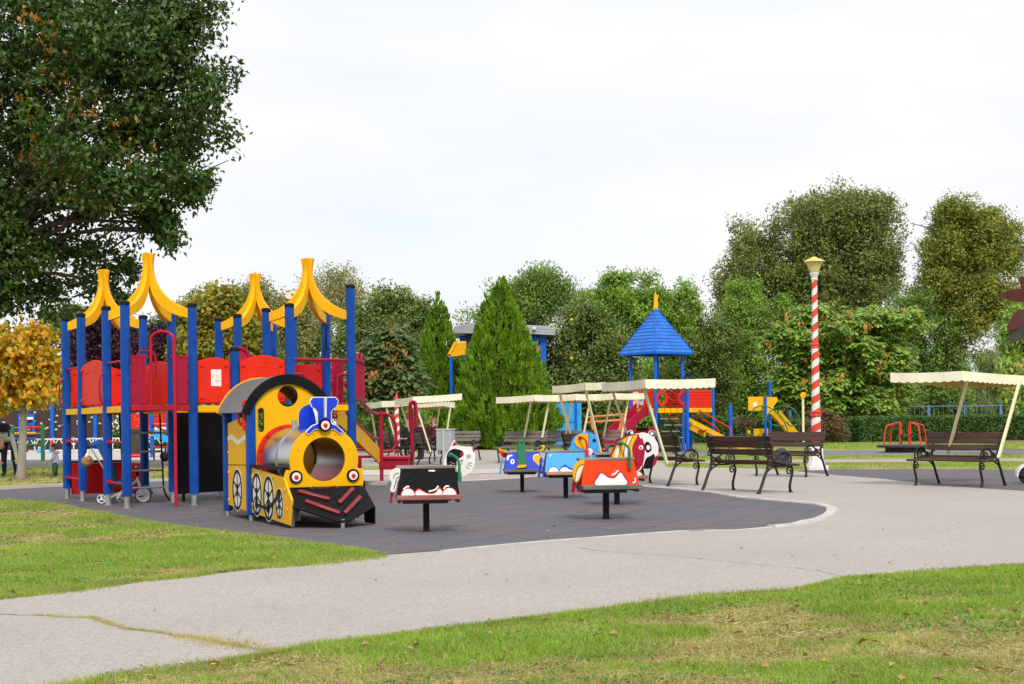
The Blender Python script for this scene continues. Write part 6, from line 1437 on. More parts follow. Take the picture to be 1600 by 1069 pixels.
# ---------------------------------------------------------------- tower with the pointed blue roof
T2 = thing('slide_tower', 'play tower with a pointed blue slatted roof and a maroon slide', 'play tower', GX(1025, 49.2), R(37))
S = 1.28; pz = 1.42
def tpost(x, y, top, r=.065):
    b = MB(); b.lathe([(r, .0), (r, top)], (x, y, 0), 12); o = b.build('post', BLUE2, T2); b = MB(); b.lathe([(r*1.1, top), (r*1.1, top+.03), (r*.5, top+.05)], (x, y, 0), 12); b.build('post_cap', BLK, o)
for x, y in ((0, 0), (S, 0), (0, S), (S, S)): tpost(x, y, 3.5)
for x, y in ((1.36, -.15), (2.62, -.15), (2.62, 1.0)): tpost(x, y, 2.6)
apex = Vector((S/2, S/2, 5.05)); e = .27; Cs = [Vector((-e, -e, 3.46)), Vector((S+e, -e, 3.46)), Vector((S+e, S+e, 3.46)), Vector((-e, S+e, 3.46))]
BOARD = paint('blue_roof_boards', (.02, .16, .62), .5, .25)
for i in range(4):
    a, c = Cs[i], Cs[(i+1) % 4]; b = MB(); n = 13
    for k in range(n):
        t0, t1 = k/n, (k+1.06)/n; t1 = min(t1, .995); o = Vector((0, 0, .018)); nn = ((c-a).cross(apex-a)).normalized()
        p0, p1, p2, p3 = a.lerp(apex, t0), c.lerp(apex, t0), c.lerp(apex, t1), a.lerp(apex, t1)
        b.add([p0+nn*.03, p1+nn*.03, p2+nn*.008, p3+nn*.008, p0, p1, p2, p3], [(0, 1, 2, 3), (7, 6, 5, 4), (0, 4, 5, 1), (1, 5, 6, 2), (2, 6, 7, 3), (3, 7, 4, 0)])
    b.build('roof', BOARD, T2, sharp=20)
    b = MB(); b.bar(a+Vector((0, 0, .02)), apex+Vector((0, 0, .03)), .05, .04); b.bar(a-Vector((0, 0, .02)), c-Vector((0, 0, .02)), .05, .08); b.build('roof_ridge', BLUE2, T2)
b = MB(); M = XZ(apex+Vector((0, 0, -.05)), (.8, -.6, 0), (0, 0, 1)); b.prism([(-.09, 0), (.09, 0), (.07, .35), (.12, .55), (.03, .5), (.0, .68), (-.05, .5), (-.06, .3)], .03, 0, M); b.build('finial', YEL2, T2)
b = MB(); b.box((S/2, S/2, pz-.03), (S, S, .05)); b.build('deck', PLANKD, T2); b = MB(); b.box((1.99, .42, pz-.03), (1.3, 1.15, .05)); b.build('deck', PLANKD, T2)
def slatwall(p, q, z0, z1, n, m, th=.035, inset=.07):
    p = Vector((p[0], p[1], 0)); q = Vector((q[0], q[1], 0)); d = (q-p).normalized(); p += d*inset; q -= d*inset; b = MB(); h = (z1-z0)/n
    for k in range(n): z = z0+h*(k+.5); b.bar(p+Vector((0, 0, z)), q+Vector((0, 0, z)), th, h-.012)
    return b.build('barrier', m, T2, bevel=.004)
w1 = slatwall((0, S), (0, 0), 1.55, 2.15, 6, RED); slatwall((1.36, -.15), (2.62, -.15), 1.52, 2.17, 6, RED); slatwall((2.62, -.15), (2.62, 1.0), 1.52, 2.17, 6, MAR); slatwall((0, S), (S, S), 1.55, 2.15, 6, DRED); slatwall((2.62, 1.0), (1.36, 1.0), 1.52, 2.17, 6, DRED)
for p_, q_ in (((0, S), (0, 0)), ((0, 0), (S, 0)), ((1.36, -.15), (2.62, -.15))):
    a = Vector((*p_, pz+.03)); c = Vector((*q_, pz+.03)); d = (c-a).normalized(); b = MB(); b.bar(a+d*.07, c-d*.07, .05, .15); b.build('beam', YEL2, T2, bevel=.004)
# notices on the left barrier
Mn = XZ((-.019, S-.09, 1.60), (0, -1, 0), (0, 0, 1))
b = MB(); b.prism([(.05, -.05), (.32, -.05), (.32, .52), (.05, .52)], .006, 0, Mn); nt1 = b.build('notice', WHT, T2)
b = MB(); b.ring(circ(.185, .30, .115, .15, 24), circ(.185, .30, .092, .125, 24), .009, 0, Mn, .0065); b.prism([(.11, .22), (.125, .205), (.26, .38), (.245, .395)], .009, 0, Mn, .0065); b.build('prohibition_ring', RED, nt1)
b = MB(); b.prism(spl2([(.17, .22), (.21, .23), (.20, .30), (.215, .36), (.17, .37), (.165, .30)], 3), .0085, 0, Mn, .0065)
for k in range(3): b.prism([(.09, .09-.035*k), (.28, .09-.035*k), (.28, .105-.035*k), (.09, .105-.035*k)], .0085, 0, Mn, .0065)
b.build('notice_print', GREYP, nt1)
b = MB(); b.prism([(.37, .05), (.58, .05), (.58, .40), (.37, .40)], .006, 0, Mn); nt2 = b.build('notice', paint('pale_notice', (.62, .66, .66), .5), T2)
b = MB(); b.prism([(.42, .18), (.53, .2), (.51, .30), (.44, .28)], .0085, 0, Mn, .0065); b.build('notice_print', GREEN, nt2)
# round openings with red rings between the posts
for c_ in ((.35, 0), (S+.1, .0)):
    M = XZ((c_[0]-.12, -.05, pz+.45), (1, 0, 0), (0, 0, 1)); b = MB(); b.ring(circ(0, 0, .26, n=24), circ(0, 0, .17, n=24), .03, 0, M); b.build('round_grip', RED, T2)
# slide
b = MB(); top = Vector((-.05, S*.5, pz)); d = Vector((-.75, .05, 0)); end = top+d*2.35+Vector((0, 0, -pz+.22)); sd_ = Vector((0, 1, 0))
pr = [top, top.lerp(end, .5)+Vector((0, 0, -.03)), end, end+d*.4]
for s in (-1, 1):
    V = []; 
    for p_ in pr: V += [p_+sd_*s*.33+Vector((0, 0, .30)), p_+sd_*s*.33+Vector((0, 0, -.06)), p_+sd_*s*.29+Vector((0, 0, .30)), p_+sd_*s*.29+Vector((0, 0, -.06))]
    for i in range(3): o = i*4; b.add(V[o:o+8], [(0, 4, 5, 1), (2, 3, 7, 6), (0, 2, 6, 4), (1, 5, 7, 3)])
V = []
for p_ in pr: V += [p_+sd_*.30, p_-sd_*.30]
b.add(V, [(0, 1, 3, 2), (2, 3, 5, 4), (4, 5, 7, 6)]); b.build('slide', MAR, T2, sharp=25)
b = MB(); b.cyl(end, Vector((end.x, end.y, 0)), .04); b.build('slide_leg', GALV, T2)
# low red counter, bridge blocks, hanging rungs, stairs and rails
b = MB(); b.box((-.02, S/2, .74), (.06, 1.0, .24)); b.build('counter', RED, T2); b = MB(); b.box((-.06, S/2, .80), (.04, .55, .12)); b.build('counter_panel', BLK, T2)
for k in range(4): b = MB(); b.box((.19+.30*k, -.02, pz+.02), (.25, .10, .17)); b.build('bridge_block', YEL2, T2, bevel=.01)
b = MB(); b.box((S/2, -.03, pz+.13), (S, .06, .025)); b.build('bridge_rail', MAR, T2)
for x in (.25, .52, .75, 1.05):
    b = MB(); b.tube([(x, -.05, pz-.05), (x+.05, -.12, .8), (x-.03, -.2, .25)], .012, 5); b.build('hanging_rope', RUBBER, T2)
for k in range(5):
    b = MB(); z = 1.15-.22*k; x0 = .12+.14*(k % 2); b.tube([(x0, -.07-.03*k, z), (x0+.36, -.07-.03*k, z)], .022, 7); b.tube([(x0+.5, -.07-.03*k, z), (x0+.86, -.07-.03*k, z)], .022, 7); b.build('rope_rung', GALV, T2)
for y in (.35, .95):
    b = MB(); a = Vector((S-.2, y, pz)); c = Vector((3.15, y-1.55, .05)); b.bar(a, c, .04, .17); b.build('stringer', YEL2, T2)
    b = MB(); b.tube([(S-.35, y, pz+.78), (S+.6, y-.5, pz+.05), (2.5, y-1.35, .85), (2.6, y-1.4, .72), (2.6, y-1.4, 0)], .024, 8); b.build('handrail', RED, T2)
for k in range(5):
    t = (k+.5)/5; c = Vector((S-.2, .65, pz)).lerp(Vector((3.15, -.9, .05)), t); b = MB(); b.box(c, (.22, .55, .03), 0, Matrix.Rotation(R(-32), 3, 'Z')); b.build('stair_tread', MAR, T2)

# ---------------------------------------------------------------- small yellow play tower with green arches
T3 = thing('climbing_tower', 'small yellow play tower with green hoops and a yellow slide by the hedge', 'play tower', GX(1196, 62), R(8))
k3 = 62/F
def p3(px, py, y=0): return Vector(((px-1196)*k3, y, 1.05+(657.5-py)*k3))
def tp3(px, top, y=0, r=.07, m=BLUE2):
    b = MB(); q = p3(px, 0, y); b.lathe([(r, 0), (r, p3(0, top).z)], (q.x, y, 0), 10); b.build('post', m, T3)
tp3(1196, 621); tp3(1210, 595, .5); tp3(1176, 652, .9, .09, BLK); tp3(1217, 640, .9, .09, BLK); tp3(1142, 632, .2, .09)
def pan(a, c, y, m=YEL2, name='panel'):
    A, B = p3(*a), p3(*c); b = MB(); b.box(((A.x+B.x)/2, y, (A.z+B.z)/2), (abs(A.x-B.x), .04, abs(A.z-B.z))); return b.build(name, m, T3, bevel=.01)
pn = pan((1169, 642), (1194, 620), .06); pan((1182, 682), (1206, 670), .5); pan((1184, 691), (1209, 685), .5); pan((1169, 684), (1175, 664), .3); pan((1212, 654), (1216, 641), .55)
A = p3(1177, 634); b = MB(); b.box((A.x+.08, .032, A.z+.05), (.19, .012, .17)); b.build('notice', WHT, pn)
b = MB(); M = XZ((0, -.02, 0), (1, 0, 0), (0, 0, 1)); q = [p3(*v) for v in ((1198, 647), (1198, 621), (1214, 620.5), (1216, 626), (1209, 635), (1208, 647))]; b.prism([(v.x, v.z) for v in q], .05, 0, M, -.1); b.build('panel', YEL2, T3); b = MB(); b.box((p3(1198, 0).x, .04, p3(0, 634).z), (.05, .06, .75)); b.build('panel_edge', RED, T3)
def arch(pts, y): 
    b = MB(); P_ = spline([p3(*v)+Vector((0, y+.25*math.sin(i), 0)) for i, v in enumerate(pts)], 5); b.tube(P_, .028, 7); b.build('hoop', GREEN, T3)
arch([(1166, 648), (1174, 638), (1186, 634.5), (1198, 638), (1212, 652), (1220, 668), (1224, 684), (1225, 692)], -.6); arch([(1180, 664), (1192, 648), (1204, 638), (1215, 634.5), (1228, 640), (1236, 654), (1238, 672), (1239, 692)], -.9)
arch([(1184, 646), (1196, 660), (1206, 665), (1219, 666)], -.7); arch([(1219, 659), (1228, 666), (1238, 664)], -.9); arch([(1185, 634.6), (1185, 646)], -.6); arch([(1209, 635.5), (1209, 647), (1219, 659)], -.9)
b = MB(); a = p3(1219, 648); c = p3(1247, 680); c.z = .15
for s in (-.25, .25): b.bar(a+Vector((0, s+.6, .1)), c+Vector((0, s, .1)), .05, .32)
b.bar(a+Vector((0, .6, 0)), c, .5, .04); b.build('slide', YEL, T3); b = MB(); b.cyl((p3(1190, 0).x, .5, 0), (p3(1190, 0).x, .5, .45), .05); b.lathe([(.38, .45), (.38, .5)], (p3(1168, 0).x, .3, 0), 14); b.build('play_table', GREEN, T3)
ys_ = thing('round_sign', 'round yellow sign on a pale pole left of the striped lamp post', 'sign', GX(1255, 57)); kk = 57/F
b = MB(); b.cyl((0, 0, 0), (0, 0, 1.05+(657-620)*kk), .05); b.build('sign_pole', CREAM, ys_); b = MB(); M = XZ((0, -.06, 1.05+(657-617.5)*kk), (1, 0, 0), (0, 0, 1)); b.prism(circ(0, 0, .12, n=20), .03, 0, M); b.prism(circ(.06, .03, .05, n=14), .05, 0, M); b.build('sign_disc', YEL2, ys_)

# ---------------------------------------------------------------- roundabout
mg = thing('roundabout', 'red railed roundabout with a dark round platform on the grass', 'roundabout', GX(1414, 45))
b = MB(); b.lathe([(.86, .16), (.88, .19), (.88, .23), (.85, .245)], (0, 0, 0), 28); b.build('platform', paint('dark_grey_deck', (.06, .06, .065), .6), mg); b = MB(); b.lathe([(.62, 0), (.62, .16)], (0, 0, 0), 24); b.build('drum', paint('drum_grey', (.05, .048, .045), .7), mg)
HOOP = paint('hoop_red', (.72, .04, .02), .35, .06)
for a in (20, 110, 200, 290):
    u = Vector((math.cos(R(a)), math.sin(R(a)), 0)); v = Vector((-u.y, u.x, 0)); pts = [u*.80, u*.76, u*.70, u*.62, u*.30, u*.22, u*.20, u*.20]; zs = [.24, .55, .80, .86, .94, .92, .80, .24]
    b = MB(); b.tube(spline([p_+Vector((0, 0, z)) for p_, z in zip(pts, zs)], 4), .024, 8); b.build('hoop', HOOP, mg)
b = MB(); b.tube([(.2*math.cos(R(a)), .2*math.sin(R(a)), .56) for a in range(0, 360, 30)], .018, 7, closed=True); b.lathe([(.19, .55), (.19, .57)], (0, 0, 0), 16); b.build('hand_wheel', MAR, mg)

# ---------------------------------------------------------------- orange climbing ring
og = thing('ring_frame', 'orange tubular ring frame behind the slatted benches', 'climbing frame', GX(948, 45.5))
OR2 = paint('orange_tube_paint', (.75, .22, .03), .4, .06)
for z in (1.10, 1.27): b = MB(); b.tube([(.62*math.cos(R(a)), .62*math.sin(R(a)), z+.04*math.cos(R(a))) for a in range(0, 360, 12)], .03, 8, closed=True); b.build('ring', OR2, og)
for a in (40, 140, 220, 320):
    u = Vector((math.cos(R(a)), math.sin(R(a)), 0)); b = MB(); b.tube(spline([u*.62+Vector((0, 0, 1.27)), u*.62+Vector((0, 0, 1.05)), u*.55+Vector((0, 0, .85)), u*.40+Vector((0, 0, .6)), u*.42+Vector((0, 0, .2)), u*.48], 4), .028, 7); b.build('leg', OR2, og)

# ---------------------------------------------------------------- kiosk, booth, awning
kd = 63.5; ks = kd/F
KI = thing('kiosk', 'tall blue framed kiosk with a grey slanting roof behind the big cypress', 'kiosk', GX(787, kd))
def k_(px, py): return Vector(((px-787)*ks, 0, 1.05+(662-py)*ks))
x0, x1 = k_(724, 0).x, k_(850, 0).x; zt = k_(0, 524).z
b = MB(); b.box(((x0+x1)/2, 1.5, zt/2), (x1-x0-.12, 2.9, zt)); b.build('wall', paint('kiosk_wall_paint', (.10, .125, .15), .5), KI)
for x in (x0, x1): b = MB(); b.box((x, 0, zt/2), (.26, .26, zt)); b.build('corner_post', BLUE2, KI)
b = MB(); b.box((k_(837, 0).x, .0, k_(0, 531).z), (k_(848, 0).x-k_(822, 0).x, .2, .22)); b.build('cross_rail', BLUE2, KI)
b = MB(); b.box((k_(838, 0).x, -.03, k_(0, 553).z), (.45, .06, .75)); b.build('brown_shutter', paint('brown_board', (.36, .22, .11), .6), KI)
b = MB(); b.box((k_(836, 0).x, -.03, k_(0, 537).z), (.26, .05, .17)); b.build('notice', WHT, KI)
glass, gn, gb = newmat('dark_window_glass'); gb.inputs['Base Color'].default_value = (.02, .025, .03, 1); gb.inputs['Roughness'].default_value = .08
b = MB(); b.box((k_(790, 0).x, -.01, k_(0, 560).z), (2.1, .08, 1.6)); b.build('window', glass, KI)
b = MB(); zl = k_(0, 517).z; P0, P1, Pm = k_(712, 521), k_(869, 525), k_(747, 515)
rf = [(k_(708, 0).x, k_(0, 521).z), (k_(712, 0).x, k_(0, 510).z), (k_(747, 0).x, k_(0, 504).z), (k_(869, 0).x, k_(0, 512).z), (k_(869, 0).x, k_(0, 525).z)]
M = XZ((0, -.45, 0), (1, 0, 0), (0, 0, 1)); b.prism(rf, -3.9, 0, M); b.build('roof', GREYP, KI, bevel=.02)
b = MB()
for k in range(3): z0 = [k_(0, 513+4*k).z]; b.bar((k_(752, 0).x, -.47, k_(0, 508.5+4*k).z), (k_(868, 0).x, -.47, k_(0, 515.5+4*k).z), .03, .10)
b.build('fascia_board', paint('pale_grey_boards', (.42, .44, .47), .6), KI)
b = MB(); b.box((k_(836, 0).x, -.55, k_(0, 515).z), (.14, .16, .12)); b.cyl((k_(837, 0).x, -.62, k_(0, 515).z), (k_(837, 0).x, -.68, k_(0, 515).z), .05); b.build('camera_box', WHT, KI)
AW = thing('awning', 'yellow slatted awning on a blue post between the two cypresses', 'awning', GX(706, 60.5)); ka = 60.5/F
def a_(px, py): return Vector(((px-706)*ka, 0, 1.05+(663-py)*ka))
b = MB(); b.cyl((0, 0, 0), (0, 0, a_(0, 556).z), .075); b.build('awning_post', BLUE2, AW)
b = MB(); q = [a_(702, 556), a_(713, 535), a_(730, 535), a_(730, 552)]
for k in range(7):
    t0, t1 = k/7, (k+.86)/7; l0, l1 = q[0].lerp(q[1], t0), q[0].lerp(q[1], t1); r0, r1 = q[3].lerp(q[2], t0), q[3].lerp(q[2], t1); o = Vector((0, 1.3, 0))
    b.add([l0, r0, r1, l1, l0+o*0+Vector((0, .08, .05)), r0+Vector((0, .08, .05)), r1+Vector((0, .08, .05)), l1+Vector((0, .08, .05))], [(0, 1, 2, 3), (7, 6, 5, 4), (0, 4, 5, 1), (1, 5, 6, 2), (2, 6, 7, 3), (3, 7, 4, 0)])
b.bar(q[0]+Vector((0, -.03, 0)), q[1]+Vector((0, -.03, 0)), .06, .12); b.bar(q[0]+Vector((0, -.03, 0)), q[3]+Vector((0, -.03, .0)), .06, .12); b.build('slatted_roof', YEL2, AW)
BO = thing('booth', 'small light blue booth at the right foot of the big cypress', 'booth', GX(882, 62.2), R(4)); kb = 62.2/F
xa, xb_ = (848-882)*kb, (909-882)*kb; hz_ = 1.05+(661-628)*kb
b = MB(); b.box(((xa+xb_)/2, .6, hz_/2), (xb_-xa, 1.2, hz_)); b.build('wall', SKYB, BO, bevel=.01); b = MB(); b.box(((900-882)*kb, -.02, hz_/2), (.10, .06, hz_)); b.build('corner_strip', BLUE2, BO); b = MB(); b.box(((xa+xb_)/2, .6, hz_+.03), (xb_-xa+.12, 1.3, .06)); b.build('roof', BLUE2, BO)
for z in (.55, 1.1): b = MB(); b.box(((xa+xb_)/2-.1, -.015, z), (xb_-xa-.3, .02, .02)); b.build('panel_seam', BLUE2, BO)

# ---------------------------------------------------------------- fences
def rail_fence(name, label, pa, pb, h, m, step, bars=True):
    pa = Vector(pa); pb = Vector(pb); d = pb-pa; Ln = d.length; t = thing(name, label, 'fence', pa, math.atan2(d.y, d.x)); n = int(Ln/step)
    b = MB()
    for z in (h-.03, h*.55, .12): b.bar((0, 0, z), (Ln, 0, z), .04, .05)
    b.build('rail', m, t)
    for i in range(n+1): b = MB(); b.box((Ln*i/n, 0, h/2), (.07 if i % 2 else .14, .07, h+.06)); b.build('fence_post', m, t)
    b = MB(); k = int(Ln/.24)
    for i in range(k): b.bar((Ln*i/k, 0, .12), (Ln*i/k, 0, h-.03), .012, .012)
    b.build('mesh_infill', m, t)
    return t
FBL = paint('pale_blue_fence_paint', (.10, .24, .46), .5)
rail_fence('metal_fence', 'pale blue metal fence behind the hedges at the right', GX(1235, 78), GX(1680, 74), 1.75, FBL, 1.7)
pf = thing('picket_fence', 'low white ornamental fence across the left background', 'fence', GX(-60, 62.5), 0); Lf = (GX(335, 62.5)-GX(-60, 62.5)).length
b = MB(); b.bar((0, 0, .60), (Lf, 0, .60), .04, .05); b.bar((0, 0, .10), (Lf, 0, .10), .04, .05); b.build('rail', WHT, pf)
n = int(Lf/.42)
for i in range(n):
    x = Lf*(i+.5)/n; b = MB(); b.bar((x, 0, 0), (x, 0, .66), .045, .04); b.bar((x-.17, 0, .58), (x, 0, .30), .03, .03, 0, (0, 1, 0)); b.bar((x+.17, 0, .58), (x, 0, .30), .03, .03, 0, (0, 1, 0)); b.build('picket', WHT, pf)
for j, px in enumerate((61, 81)):
    q = GX(px, 61.6); t = thing('garden_figure', ['red and white garden figure by the white fence, left of two', 'larger red hatted garden figure by the white fence, right of two'][j], 'figure', q); s = .5+.2*j
    b = MB(); b.lathe([(.16*s, 0), (.20*s, .2*s), (.14*s, .38*s), (.05*s, .44*s)], (0, 0, 0), 12); b.build('body', SKYB, t); b = MB(); b.ball((0, 0, .50*s), .13*s, 10, 0, 7); b.build('head', WHT, t); b = MB(); b.lathe([(.16*s, .56*s), (.12*s, .66*s), (.02*s, .82*s)], (0, 0, 0), 12); b.build('hat', RED, t)

# ---------------------------------------------------------------- bead frame, climbing wall and play house at the left
ab = thing('bead_frame', 'green posted frame with rows of coloured beads at the far left', 'bead frame', GX(43, 46)); kab = 46/F; hw = 23.5*kab
for x in (-hw, hw): b = MB(); b.lathe([(.065, 0), (.065, 1.16), (.03, 1.19)], (x, 0, 0), 12); b.build('post', GREEN, ab)
for i, (z, m, x0_, x1_) in enumerate(((1.10, RED, .28, .98), (.91, YEL2, .06, .78), (.72, BLUE2, .08, .76), (.53, GREEN, .38, .96), (.36, BLUE, .1, .5))):
    b = MB(); b.cyl((-hw, 0, z), (hw, 0, z), .012, n=6); b.build('bead_rod', GALV, ab)
    for k in range(10): b = MB(); t = x0_+(x1_-x0_)*(k+.5)/10; b.ball((-hw+2*hw*t, 0, z), (.034, .05, .05), 8, 0, 6); b.build('bead', m, ab)
cw_ = thing('climbing_wall', 'long dark brown climbing wall with pale holds at the far left', 'climbing wall', GX(70, 67)); kc = 67/F
def c_p(px, py): return Vector(((px-70)*kc, 0, 1.05+(669.5-py)*kc))
b = MB(); A = c_p(-60, 640); B = c_p(165, 640); b.box(((A.x+B.x)/2, 0, A.z/2), (B.x-A.x, .12, A.z)); b.build('wall_board', paint('dark_brown_board', (.045, .022, .018), .6), cw_)
HOLD = paint('pale_hold', (.55, .50, .32), .7)
for k in range(34):
    px = -5+random.random()*165; py = 643+random.random()*30; q = c_p(px, py); b = MB(); b.ball((q.x, -.07, q.z), (.07, .05, .05), 7, 0, 5); b.build('hold', HOLD, cw_)
for px in (83, 150, -20): b = MB(); q = c_p(px, 630); b.cyl((q.x, -.12, 0), (q.x, -.12, q.z), .10); b.build('wall_post', BLUE2, cw_)
b = MB(); A, B = c_p(30, 678), c_p(56, 646); wq = [(A.x, A.z), (B.x, A.z), (B.x, B.z), (A.x, B.z)]; M = XZ((0, -.09, 0), (1, 0, 0), (0, 0, 1)); cx_, cz_ = (A.x+B.x)/2, (A.z+B.z)/2
b.ring(wq, scl(wq, .72, cx_, cz_), .06, 0, M); b.box((cx_, -.12, cz_), (.12, .05, B.z-A.z)); b.box((cx_, -.12, cz_), (B.x-A.x, .05, .12)); b.build('window_frame', BLUE2, cw_)
b = MB(); b.box((cx_, -.13, cz_+.28), (B.x-A.x-.15, .05, .12)); b.build('white_slat', WHT, cw_)
ph = thing('play_house', 'red slatted play house seen through the left play tower', 'play house', GX(222, 50), R(12)); kp = 50/F
def h_(px, py): return Vector(((px-222)*kp, 0, 1.05+(668.5-py)*kp))
for px, top in ((198, 640), (237, 640), (262, 628)): q = h_(px, top); b = MB(); b.cyl((q.x, 0, 0), (q.x, 0, q.z), .08); b.build('post', BLUE2, ph)
def slw(a, c, n, m):
    A, B = h_(*a), h_(*c); b = MB(); hh = (B.z-A.z)/n
    for k in range(n): b.box(((A.x+B.x)/2, .02, A.z+hh*(k+.5)), (B.x-A.x, .05, hh-.015))
    b.build('slat_wall', m, ph)
slw((201, 675), (234, 646), 6, RED); slw((201, 722), (220, 700), 4, DRED); slw((238, 668), (262, 646), 4, RED)
b = MB(); A, B = h_(199, 682), h_(236, 677); b.box(((A.x+B.x)/2, -.03, (A.z+B.z)/2), (B.x-A.x, .08, B.z-A.z)); b.build('beam', YEL2, ph)
b = MB(); b.bar(h_(238, 677)+Vector((0, -.1, 0)), h_(275, 694)+Vector((0, -.1, 0)), .06, .22); b.build('stringer', SKYB, ph); b = MB(); b.tube([h_(236, 662)+Vector((0, -.12, 0)), h_(264, 678)+Vector((0, -.12, 0)), h_(264, 728)+Vector((0, -.12, 0))], .04, 7); b.build('handrail', MAR, ph)
b = MB(); b.bar(h_(206, 684), h_(212, 700), .05, .05); b.bar(h_(218, 684), h_(210, 700), .05, .05); b.build('brace', WHT, ph)
b = MB(); q = h_(257, 718); b.ball((q.x, -.4, .18), .17, 10, 0, 7); 
rb = thing('toy_ball', 'black round ball seen through the rope ladder of the left tower', 'ball', GX(257, 44.0)); b = MB(); b.ball((0, 0, .16), .16, 12, 0, 8); b.build('shell', RUBBER, rb)
rs = thing('spring_seat', 'low red bench seat seen through the rope ladder', 'seat', GX(249, 45.5)); b = MB(); b.box((0, 0, .42), (.5, .25, .05)); b.build('seat', RED, rs, bevel=.01); b = MB(); b.cyl((-.18, 0, 0), (-.18, 0, .4), .025); b.build('leg', BLK, rs); b = MB(); b.cyl((.18, 0, 0), (.18, 0, .4), .025); b.build('leg', BLK, rs)
st = thing('rubber_stump', 'dark grey rubber dome behind the bench by the lamp post', 'stump', GX(1220, 31.5)); b = MB(); b.lathe([(.20, 0), (.19, .2), (.14, .38), (.05, .44)], (0, 0, 0), 14); b.build('dome', paint('grey_rubber_dome', (.05, .05, .058), .7), st); b = MB(); b.lathe([(.23, 0), (.23, .03), (.2, .04)], (0, 0, 0), 14); b.build('base_ring', BLK, st)

# ---------------------------------------------------------------- tricycle under the left tower
tc_ = thing('tricycle', 'white and blue push tricycle parked behind the blue posts', 'tricycle', GX(196, 19.85), R(4))
kt = 19.85/F
def q_(px, py, y=0): return Vector(((px-196)*kt, y, 1.05+(668.8-py)*kt))
GY = q_(0, 788).z
def wheel(px, r, y, name='wheel', spokes=3):
    c = Vector(((px-196)*kt, y, r)); M = XZ((c.x, y, c.z), (1, 0, 0), (0, 0, 1)); b = MB(); b.ring(circ(0, 0, r, n=28), circ(0, 0, r*.86, n=28), .02, 0, M, -.02); w_ = b.build(name, RUBBER, tc_, bevel=.004)
    b = MB(); b.ring(circ(0, 0, r*.86, n=28), circ(0, 0, r*.70, n=28), .016, 0, M, -.016)
    for k in range(spokes):
        a = PI/2+2*PI*k/spokes; u = Vector((math.cos(a), math.sin(a))); v = Vector((-u.y, u.x))*r*.13; b.prism([tuple(u*r*.1-v), tuple(u*r*.73-v), tuple(u*r*.73+v), tuple(u*r*.1+v)], .012, 0, M, -.012)
    b.prism(circ(0, 0, r*.24, n=16), .02, 0, M, -.02); b.build('rim', WHT, w_); return c
cr_ = wheel(162, .075, -.16); wheel(183, .075, .16); 
cf = Vector(((222-196)*kt, 0, .112)); M = XZ((cf.x, 0, cf.z), (1, 0, 0), (0, 0, 1)); b = MB(); b.ring(circ(0, 0, .112, n=32), circ(0, 0, .10, n=32), .018, 0, M, -.018); w_ = b.build('wheel', RUBBER, tc_, bevel=.004); b = MB(); b.prism(circ(0, 0, .10, n=32), .012, 0, M, -.012); b.prism(circ(0, 0, .03, n=14), .03, 0, M, -.03); rm = b.build('rim', WHT, w_); b = MB(); b.prism([(-.055, -.03), (.01, -.02), (.01, -.005), (-.055, -.012)], .04, 0, M, .028); b.build('pedal', BLK, rm)
b = MB(); b.ring(circ(0, 0, .135, n=16, a0=R(5), a1=R(170), closed=False)+circ(0, 0, .135, n=2, a0=R(170), a1=R(170), closed=False), circ(0, 0, .122, n=16, a0=R(5), a1=R(170), closed=False)+circ(0, 0, .122, n=2, a0=R(170), a1=R(170), closed=False), .03, 0, M, -.03); b.build('mudguard', BLUE, tc_)
b = MB(); hd = q_(214, 750); b.tube([cf+Vector((0, -.03, 0)), hd+Vector((0, -.03, 0)), hd+Vector((0, 0, .06))], .013, 8); b.tube([cf+Vector((0, .03, 0)), hd+Vector((0, .03, 0))], .013, 8)
b.tube([hd, q_(203, 758), q_(190, 768), q_(183, 778)], .02, 8); b.tube([q_(190, 768), q_(172, 778), Vector((cr_.x, 0, .085))], .016, 8); b.tube([(cr_.x, -.16, .075), (cr_.x, .16, .075)], .012, 7); b.build('frame', WHT, tc_)
b = MB(); b.tube([hd+Vector((0, 0, .04)), q_(212, 732)], .02, 8); b.tube([q_(212, 734, -.14), q_(210, 733, 0), q_(212, 734, .14)], .014, 8); b.build('handlebar', BLK, tc_); b = MB(); b.ball(q_(212, 730, -.02), .016, 8, 0, 6); b.build('bell', WHT, tc_)
b = MB(); a, c = q_(180, 758), q_(203, 757); b.bar(a, c, .22, .04); sb = q_(176, 726); b.bar(a+Vector((.02, 0, 0)), sb, .20, .04, 0, (1, 0, 0)); b.build('seat', paint('navy_grey_fabric', (.03, .035, .05), .8), tc_, bevel=.012)
b = MB(); b.bar(q_(184, 752), q_(205, 750), .20, .03); b.bar(q_(199, 744, -.1), q_(206, 741, -.1), .05, .06); b.build('seat_cushion', BLUE, tc_, bevel=.01)
b = MB(); b.tube([q_(168, 742), q_(146, 705), q_(141, 697)], .011, 8); b.build('push_bar', GALV, tc_); b = MB(); b.tube([q_(138, 699, -.11), q_(140, 697, 0), q_(138, 699, .11)], .018, 8); b.build('push_grip', RUBBER, tc_)
b = MB(); b.tube(spline([q_(142, 697), q_(150, 694), q_(158, 693), q_(166, 696)], 4), [.03, .035, .04, .045, .05, .05, .055, .055, .05, .05, .045, .04, .03], 8); fab = paint('blue_hood_fabric', (.012, .07, .26), .8)
V = [q_(152, 694, -.1), q_(166, 693, -.1), q_(171, 722, -.09), q_(164, 718, -.09)]; b.add(V+[v+Vector((0, .02, 0)) for v in V], [(0, 1, 2, 3), (7, 6, 5, 4), (0, 4, 5, 1), (1, 5, 6, 2), (2, 6, 7, 3), (3, 7, 4, 0)]); b.build('hood', fab, tc_)
